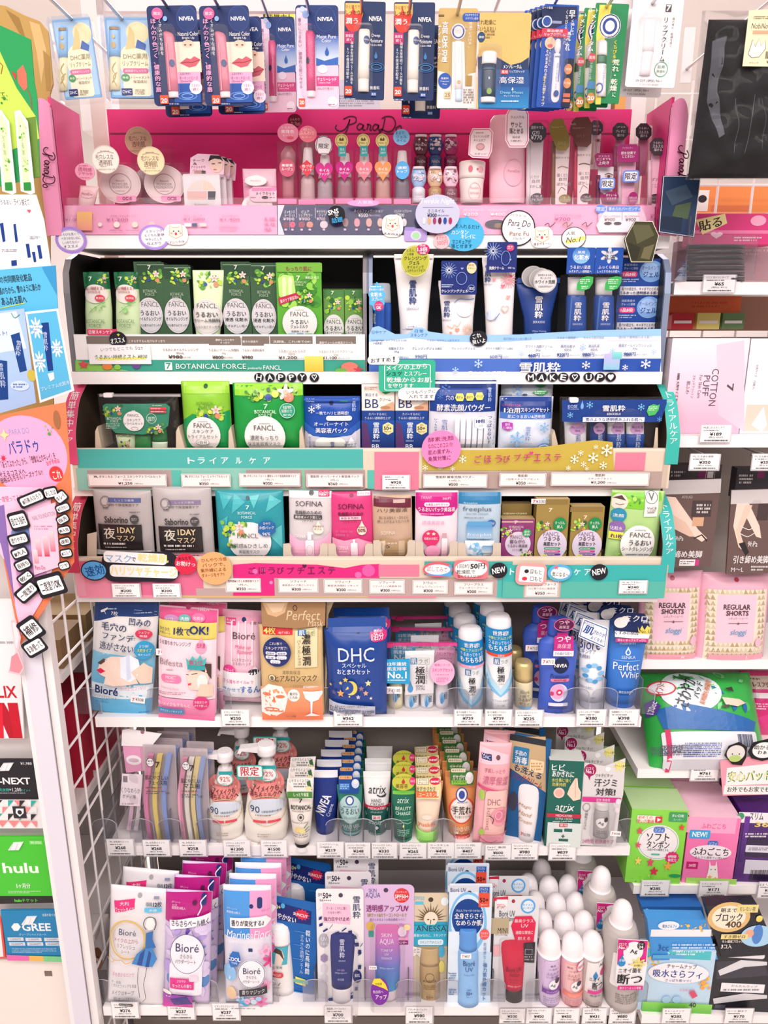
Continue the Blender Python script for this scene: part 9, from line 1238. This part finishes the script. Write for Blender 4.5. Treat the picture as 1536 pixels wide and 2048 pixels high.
rp('pad_pack','blue pad pack with 3cc print at the back under the shelf','pads',[(780,250),(1120,250),(1140,335),(800,335)],SR['K'][0]+.11,'3478c8','T 830 275 60 30 e8f0f8 3cc;M 990 285 240 40 c8e0f4 2;W 790 300 40 60 6 f0c84c f0a84c',15,.03,base=(960,560),grp=None)
pbox(1200,1600,560,925,'black night pad pack front with white seal folds','K','24242c','P 3a3a44 1240,640 1500,620 1540,720 1240,740;R 1410 590 220 60 e8e6ea 12;M 1410 590 180 34 4a4a54 3;P dcdade 1250,690 1380,630 1530,640 1530,660 1400,670 1260,720;R 1390 790 250 50 f0eef0;T 1400 780 150 13 3a3a44 かんたんラップ;M 1390 800 220 16 6a6a74 1;P d8d6da 1220,850 1400,820 1530,830 1530,850 1400,860 1225,880;R 1260 895 60 20 4a4a54',v=15,dep=.02,nm='pad_pack')
rp('pad_pack','black night pad pack top with golden glow lettering and crescent moon','pads',[(1150,265),(1440,258),(1560,540),(1240,560)],SR['K'][0]+.022,'1c1c26','E 1280 330 240 170 e0b878;E 1280 330 190 130 f4e8d0;Tb 1280 290 90 24 1c1c28 朝まで;Tb/2 1280 330 150 46 1c1c28 ブロック;Tb 1305 370 90 36 5a3c1c 400;R 1385 280 120 44 e8d890;T 1385 282 90 26 3a3020 モレない夜;E/20 1440 435 190 120 a8d4f0;E 1440 425 60 110 4c84cc;E 1395 420 50 44 f0a888;R 1310 438 150 28 f4dc90;Tb 1310 438 120 18 4a2c1c すき間ゼロ;Tb 1300 464 120 16 f0e8e0 モレ徹底ブロック;Tb 1265 492 60 26 f0e8e0 3コ入;G 1450 335 36 36 f0e07c e8d060 18',15,.02,base=(1390,925))
rp('pop_card','handmade pop card with pink check border and pad lettering','pop card',[(1260,290),(1540,250),(1600,480),(1275,490)],SR['I'][0]-.02,'f4a0b0','P f6f0f0 1300,330 1590,300 1590,420 1290,430;Tb/3 1430 375 250 60 4a8a3c 安心パッド;Tb/3 1425 375 230 50 f0e8a8 安心パッド;R 1420 455 280 50 f4f0ec;Tb 1420 452 240 30 2c2428 お外でもお家でも',12,.001,'paper')
rp('pop_sticker','dumpling shaped pop sticker above the pop card','sticker',[(1285,260),(1310,205),(1370,182),(1415,210),(1410,270),(1385,315),(1330,310)],SR['I'][0]-.024,'2c2426','E 1350 245 104 90 e0dcd8;E 1345 275 70 40 b8d07c;E 1330 250 8 8 2c2426;E 1370 250 8 8 2c2426',12,.001,'paper');rp('pop_sticker','black speech bubble sticker at the frame edge','sticker',[(1420,240),(1450,185),(1536,165),(1600,200),(1600,270),(1500,290),(1440,275)],SR['I'][0]-.024,'26242a','E 1510 228 130 90 f2f0f0;Tb 1500 212 90 26 2c2426 助かる;Tb 1500 240 50 22 2c2426 わぁ',12,.001,'paper')
# -- hand made stickers and price tags
def stk(v,cx,cy,w,h,sh,c,D,lab,art,nm='pop_sticker'):
 VW(v);it=N(nm,lab,'sticker',None,cx,cy+h/2,D);p=it.P('sticker','paper');p.slab(p.o_ell(cx,cy,w,h)if sh=='E' else p.o_rect(cx,cy,w,h,float(sh)),.0006,C(c));p.art(art);return it
DE,DK,DQ=DA-.0055,1.1235,DB-.0055
bub=lambda x,y,t,c:f'E {x} {y} 156 124 f4f0f6;O {x} {y} 152 118 7a5ab0 2;'+';'.join(f'T/3 {x} {y-36+i*24} {112-abs(i-1)*14} 17 5a3c6a {a}' for i,a in enumerate(t))
cat=lambda x,y:f'P f4e8d8 {x-40},{y+20} {x-36},{y-40} {x-16},{y-24} {x+12},{y-26} {x+34},{y-44} {x+40},{y+20} {x},{y+40};Lc c89a5a 3 {x-40},{y+20} {x-36},{y-40} {x-16},{y-24} {x+12},{y-26} {x+34},{y-44} {x+40},{y+20} {x},{y+40};E {x-14} {y-4} 8 8 4a2c24;E {x+16} {y-4} 8 8 4a2c24;E {x} {y+12} 14 18 e04c5c;E {x-26} {y+8} 14 10 f4a8a8;E {x+28} {y+8} 14 10 f4a8a8'
stk(1,420,1420,186,160,'E','b08ae0',DE,'lilac speech sticker at the left end of the top shelf edge',bub(420,1420,('のびも良くて','ベタつかないのに','しっかりカバー','オススメ'),0))
stk(1,910,1402,180,150,'E','b08ae0',DE,'lilac speech sticker beside the cat drawing on the top shelf edge',bub(910,1402,('スタッフの','えぐちも愛用','サラッとした','仕上がり'),0)+';H 975 1388 18 16 d82c4c')
stk(1,1040,1385,140,122,'50','f6f2f0',DE-.001,'white sticker of a cheering kitten beside the lilac bubble',cat(1040,1370)+';T/5 1040 1430 100 16 8a5a6a これいいわぁ')
stk(2,510,1266,104,104,'E','26242c',1.139,'black round sticker with white and blue brush lettering','Tb/12 492 1252 64 30 f4f4f6 SNS;Tb 510 1278 24 20 f4f4f6 で;Tb/8 515 1300 64 30 3ca8dc 話題')
stk(2,842,1335,124,132,'46','f6f2f0',DE,'white sticker of a kitten lying under the blue price panel',cat(842,1325)+';T/-5 842 1384 96 14 6a4a5a KAWAII')
stk(2,978,1388,134,76,'14','b8a0dc',DE,'lilac camera shaped sticker','R 945 1352 60 20 a08cd0 6;E 980 1392 62 56 d8d0ec;E 980 1392 44 40 a8d8a8')
stk(2,670,1200,190,40,'E','f4a0d0',1.142,'pink half oval sticker above the nail foundation price','T 680 1196 90 20 fbeef6 人気色')
stk(2,1108,1265,262,230,'E','c4c4dc',1.136,'pale grey round mini nail sign with six nail drawings','Ti 1108 1192 200 40 f4f4fa Twinkle Night;R 1110 1225 180 3 8a8ab0;T 1100 1246 96 20 3a3c5c ミニネイル;Tb 1075 1272 56 24 3a3c5c ¥300;T 1140 1274 66 12 5a5c7c (税込¥330);'+';'.join(f'E {1028+i*31} 1305 20 40 {c}' for i,c in enumerate(('d8d8e8','d8a878','a03c64','6a1c3c','2c4ca0','b0305c'))))
stk(2,1132,1425,96,90,'E','f4c0c8',DE-.001,'pink round sticker reading 300 by the blue drop bubble','T/4 1132 1406 62 18 a05a6c まさかの;T/6 1136 1434 64 30 e0707c 300円')
stk(2,1265,1385,236,200,'E','4cb4e4',DE-.0005,'sky blue speech bubble about easy nail removal','P 4cb4e4 1160,1370 1136,1372 1175,1400;P 4cb4e4 1260,1300 1284,1270 1300,1300;T/-3 1270 1338 170 26 1c3c5c 指を入れるだけ;Tb 1240 1372 100 26 f0f8fc カンタン;Tb 1290 1398 84 26 f0f8fc キレイに;T 1250 1428 110 24 1c3c5c マニキュアが;T 1250 1454 124 24 1c3c5c 落とせます')
stk(3,104,1308,196,206,'E','26242c',DE,'white dotted round sticker with pen lettering and black rim','E 104 1308 182 192 f4f0f4;T/-5 104 1236 90 16 4a4a54 パラドゥ;Ti/-4 110 1280 130 36 4a2c3c Para Do;T 108 1310 20 16 4a2c3c ×;T 110 1340 110 24 a0642c Pare Fu;T 108 1366 70 14 4a4a54 パレルー')
stk(3,240,1360,124,120,'44','f6f2f0',DE-.001,'white sticker of a laughing kitten beside the dotted round one',cat(240,1350)+';T/3 240 1398 96 16 6a4a4a 唐まやすーい')
stk(3,422,1364,142,126,'E','26242c',DE,'white speech sticker reading most popular number one','E 422 1364 134 118 f6f2f0;P f4e87c 372,1380 484,1350 490,1374 376,1400;T/3 405 1338 50 22 2c2c30 人気;Ti/3 420 1374 84 30 4a4a50 No.1')
stk(4,604,544,176,34,'4','d83c64',1.124,'red small sign reading daily skin care','Tb 596 544 140 22 f8eef0 日常スキンケア')
stk(4,697,588,102,96,'E','26242c',DK,'black round sticker with white brush lettering, botanical panel','Tb/6 696 594 84 32 f4f4f4 オススメ;S 700 560 20 20 e8e050 4 .4')
stk(4,708,677,366,112,'3','f4f0f2',DK-.0004,'white hand written note about the moisture mist','T/3 690 643 190 20 8a8490 いつでもどこでも;Tb/3 822 638 44 24 3a3840 シュッ;R/1 720 700 290 14 eee87c;Ti/1 716 690 310 26 2c5c3c うるおい持続ミスト ¥830')
for i,(x,t)in enumerate(zip((53,118,182,246,308,380),'HAPPY♡')):stk(5,x,811+i%2*2,56,52,'E','26242a',DQ,f'black round sticker of the {("", "", "first ", "second ", "", "")[i]}letter {t} in the happy row' if t!='♡' else 'black round heart sticker ending the happy row',f'Tb/{(-8, 6, -4, 8, -6, 0)[i]} {x} 811 32 34 f6f4f4 {t}','letter_sticker')
for i,(x,t)in enumerate(zip((176,238,302,362,428,508,572,634),'MAKE♡UP♥')):stk(6,x,786,60,52,'E','26242a',DQ,{4:'black round heart sticker between the two words of the make-up row',7:'black round filled heart sticker ending the make-up row'}.get(i,f'black round sticker of the letter {t} in the make-up row'),f'Tb/{(6, -5, 4, -8, 0, 5, -6, 3)[i]} {x} 787 34 34 f6f4f4 {t}','letter_sticker')
stk(5,1350,582,102,94,'E','26242c',DK,'black round sticker on the snow skin care panel','Tb/14 1340 566 50 26 f4f4f4 これ;Tb/10 1352 598 76 28 f4f4f4 良いよ')
stk(5,788,710,188,52,'26','f4f2f2',1.0975,'white cloud strip with recommendation lettering','Tb/4 772 710 116 26 2c2c30 おすすめ;Tb 850 704 10 34 2c2c30 !')
stk(5,928,802,334,190,'22','3cb090',1.099,'emerald green hand lettered note with white frame line','Q 930 812 270 150 f0f6f2 4 10;Tb/3 925 750 240 30 f4f6f4 メイクの上から;Tb/3 850 788 90 28 1c2c2c シュッ;Tb 978 788 130 28 f4f6f4 とスプレー;Tb 940 826 266 30 f4f6f4 乾燥からお肌;Tb 890 860 150 26 f4f6f4 を守ります')
stk(5,1008,910,266,74,'34','f4f2f2',1.0975,'white rounded bubble below the emerald note','T/3 1010 896 170 22 2c2c30 いつもバッグに;T 1010 924 150 22 2c2c30 入れてます')
stk(5,1130,1235,232,220,'E','f488c0',D1-.005,'pink round note on the upper tray',';'.join(f'T/5 {1128-i*3} {1175+i*38} {150-i*6} 28 6a1c4c {t}' for i,t in enumerate(('酵素洗顔','なのにこのコスパ!!','肌の黒ずみ、','角質対策に'))))
D3=D2-.005
it=stk(7,830,512,450,176,'60','26242c',D3-.001,'big black edged sign with white and yellow block letters','R/-3 800 460 372 66 f0eef0 24;R/-2 850 540 400 70 f0eef0 24;Tb/-3 700 462 150 44 8ab0d8 マスク;Tb 790 468 26 24 2c2c34 で;Tb/-3 905 460 180 48 eee08c 乾燥肌;Tb/-2 850 540 390 54 eee08c ハリツヤチャージ')
stk(7,556,534,156,120,'E','26242c',D3-.002,'blue oval sign with outlined lettering beside the block letters','E 556 534 142 106 5aa4e0;Tb/12 560 534 110 60 1c4c8c 速効')
stk(7,1098,495,130,122,'E','d82c4c',D3-.002,'red speech sticker at the end of the block letter sign','P d82c4c 1065,530 1070,560 1100,545;T/6 1092 462 76 18 3a1420 あなたを;Tb/-4 1098 494 110 28 f8eef0 お助けっ')
stk(7,1268,522,206,194,'E','f4ac74',D3,'orange round note on the lower tray',';'.join(f'T/4 {1265-i*2} {470+i*30} {150-(i%2)*16} 22 5a2c1c {t}' for i,t in enumerate(('ひんやり冷感','パックで、','紫外線による','ダメージをケア!!'))))
stk(8,1110,528,176,92,'E','d8606c',D3,'red and blue dotted tag with brush lettering, lower tray','P 5aa4e0 1040,560 1190,500 1190,570;E 1108 528 150 60 f4f0f2;T/-4 1105 526 120 32 c04c5c 試してみて')
stk(8,1306,528,206,112,'30','e87c84',D3,'red dotted tag reading fifty yen per use, lower tray','E 1306 524 190 96 f4f0ee;T/2 1260 508 70 24 2c2c30 1回約;Tb/2 1344 508 84 32 2c2c30 50円;T 1275 542 110 24 2c2c30 乾燥肌で;T 1300 568 150 18 2c2c30 悩んでる人はコレ!')
for v,x,l in((8,1470,'nearer the fifty yen tag'),(9,568,'at the teal end of the tray')):stk(v,x,534 if v==8 else 528,100,92,'E','26242c',D3,f'black round sticker reading new, {l}',f'Tb/12 {x} {532 if v == 8 else 524} 80 34 f6f4f4 NEW')
stk(9,178,540,178,122,'36','f0a0a0',D3,'pink dotted tag with eye and lip doodles','R/-4 180 540 140 90 f6f2f0 12;E 152 522 26 22 2c2c30;T/-4 206 526 66 26 2c2c30 目もと;E 140 564 30 22 d83c4c;T/-4 206 566 66 26 2c2c30 口もと');stk(9,342,532,140,96,'E','5ab0dc',D3-.001,'blue and green dotted tag beside the doodle tag','E 345 532 110 66 f4f2f0;F 322 500 30 28 e86c7c;W 300 560 60 30 6 5ab45c 7ccc6c;T/-4 346 540 96 26 2c2c30 気になる〜')
# price tags
def tag(v,cx,cy,w,h,pr,lab,D,l1):
 VW(v);it=N('price_tag',f'white price tag reading {pr} yen {lab}','price tag','shelf price tags',cx,cy+h/2,D);p=it.P('paper_label','paper');p.rect(cx,cy,w,h,.0006,'f6f2f2');p.art(f'T {cx-w*.06} {cy-h*.36} {w*.72} {h*.13} 4a4448 {l1};M {cx-w*.1} {cy-h*.19} {w*.6} {h*.1} 5a5458 1;Tb {cx} {cy+h*.02} {w*(.1+.1*len(str(pr)))} {h*.2} 2a262a ¥{pr};T {cx} {cy+h*.22} {w*.5} {h*.12} 5a5458 (税込 ¥{int(pr*1.1)});Z {cx} {cy+h*.4} {w*.76} {h*.08} 3a3638')
 q=it.P('holder','frost',label='clear plastic tag holder');q.rect(cx+2,cy+3,w*1.08,h*1.1,.0008,'f0ecee',4,-.001)
for k,L in dict(C=((7,1392,1405,160,95,250,'below the pale pink remover pack','ビオレ メイク落とし'),(8,580,1405,165,95,362,'below the dark blue star pouch','DHC スペシャル'),(8,1287,1405,160,95,739,'below the pink banded lotion bottle','肌ラボ極潤 ヒアルロン'),(8,1467,1405,155,95,739,'below the red banded lotion bottle','肌ラボ極潤 ヒアルロン'),(9,165,1365,155,92,225,'below the small gold bottle','ビオレうるおいジェリー'),(9,522,1362,165,92,380,'below the white splash tube','ビオレスキンケア洗顔料'),(9,708,1362,165,92,398,'below the bright blue foam tube','洗顔専科 パーフェクト')),D=((10,712,810,155,92,268,'below the body razor pouch','7PL 女性用カミソリ'),(10,925,815,155,92,268,'below the face razors','7PL 女性用カミソリ'),(10,1140,815,155,92,258,'below the brow razors','7PL 女性用カミソリ'),(10,1400,818,155,92,1200,'below the small pump bottle','パラドゥ スキンケア'),(11,142,818,150,95,1500,'below the large pump bottle','パラドゥ スキンケア'),(11,475,825,155,90,219,'below the navy tube','ニベアクリーム'),(11,640,830,155,90,248,'below the teal hand gel tube','メンソレータムうるおい'),(11,790,830,155,90,330,'below the white-teal tube','アトリックス メディ'),(11,963,832,155,90,265,'below the dark green tube','アトリックスビューティ'),(11,1128,830,155,90,498,'below the lime capped tube','ユースキンA'),(11,1285,830,155,90,407,'below the orange tube','メンソレータム 手荒れ'),(11,1465,840,150,84,600,'below the rose print pack','DHC 薬用'),(12,140,810,148,90,980,'below the blue hand cream card','マジックハンドクリーム'),(12,357,812,150,90,839,'below the teal carton','アトリックスエクストラ')),E=((13,740,945,155,90,276,'below the white wipes','ビオレリフレッシュシート'),(13,1070,950,155,95,237,'below the magenta wipes','ビオレさらさらシート'),(13,1335,955,155,95,237,'below the blue and pink wipes','ビオレさらさらシート'),(14,520,970,155,95,700,'below the leaf print sunscreen','雪肌粋 パーフェクト'),(14,1000,975,155,95,980,'below the gold sunscreen','アネッサ パーフェクト'),(15,70,950,142,80,500,'below the red sunscreen','ビオレUV アスリズム'),(15,222,950,142,85,450,'below the lilac can','Agデオ24 パウダー'),(15,380,950,142,85,450,'below the pink can','Agデオ24 パウダー'),(15,540,950,135,85,431,'below the small silver can','Agデオ24 パウダー'),(15,700,950,145,85,880,'below the large silver can','Agデオ24 パウダー')),F=((6,1255,250,180,100,65,'below the black masks','マスク 知らないタイプ'),),G=((6,1235,1110,170,96,189,'below the cotton puff box','7PL肌ふわスキンケア'),),I=((12,1172,360,155,85,761,'below the green pad pack','ライフリーさわやか'),),J=((12,888,1020,155,85,285,'below the tampon box','ソフィ ソフトタンポン'),(12,1222,1025,160,85,171,'below the llama pack','ソフィふわごこち'),(12,1540,1030,120,85,198,'below the purple pack','ロリエ')),K=((15,1008,950,155,80,285,'below the blue flower pack','チャームナップ'),(15,1368,950,155,80,170,'below the black night pads','ロリエ 朝まで'))).items():
 for a in L:tag(*a[:-1],(SH.get(k)or SR.get(k))[0]-.0075,a[-1])
for v,cx,cy,w,h,pr,lab,l1,D in((5,862,1430,156,82,920,'stuck on the pink part of the upper tray','雪肌粋パーフェクトBB',D1),(7,745,652,160,78,200,'stuck on the lower tray, first of two','サボリーノオトナプラス',D2),(7,984,652,156,78,200,'stuck on the lower tray, second of two','サボリーノオトナプラス',D2),(9,762,612,156,72,240,'stuck on the teal end of the lower tray','7PL BF うるおい',D2),(6,1172,1272,165,88,350,'hanging before the nearer stockings','7PL 引き締め美脚',1.07),(6,1520,1272,150,88,350,'hanging at the frame edge before stockings','7PL 引き締め美脚',1.07)):tag(v,cx,cy,w,h,pr,lab,D-.005,l1)
VW(6)
for x in(1172,1520):it=N('wire_hook','grey wire stocking hook carrying the price tag'+(' nearer the cotton boxes' if x<1300 else ' at the frame edge'),'hook',None,x,1232,1.07);q=it.P('rod','metal');bars(q,[((0,.002,0),(0,.214,0)),((-.02,.002,0),(.02,.002,0))],.002,'a8a4a4',8)
# goods on the far side, seen between the hanging cards
for i,(x,y,w,h,c,l)in enumerate(((185,100,60,90,'e4e2e4','white carton back seen behind the storybook packs'),(560,60,60,110,'3c3428','black and yellow room scent box between the cards'),(700,190,120,60,'c8ccd8','pale printed box seen under the cherry red cards'),(905,205,60,50,'4a3c40','dark brown box seen under the deep moisture cards'),(1140,190,60,120,'e8b4c8','pink printed box behind the green cards'),(1260,230,60,130,'e8a860','orange box behind the white lip cream card'),(1195,150,60,160,'d4d4dc','grey box behind the white lip cream card'))):
 VW(0);it=N('carton',l,'box',None,x,262,1.40);p=it.P('carton').box(x,(262+y-h/2)/2,w,262-y+h/2,.05,c);p.art(f'M {x} {y+h*.2} {w*.8} {h*.4} 8a8c98 5');
 if i==1:p.art(f'R {x} 32 58 20 e8e050;Tb {x} 32 54 15 2c2420 部屋干し;R {x} 56 58 24 c83c94')
z_=at_depth(768,262,1.40).z;wbox('far_shelf',[(X0,X1+.1,1.36,1.5,z_-.016,z_-.0006)],'e8e2e2','enamel','pale shelf board on the far side behind the pink back card','shelf')
finish()
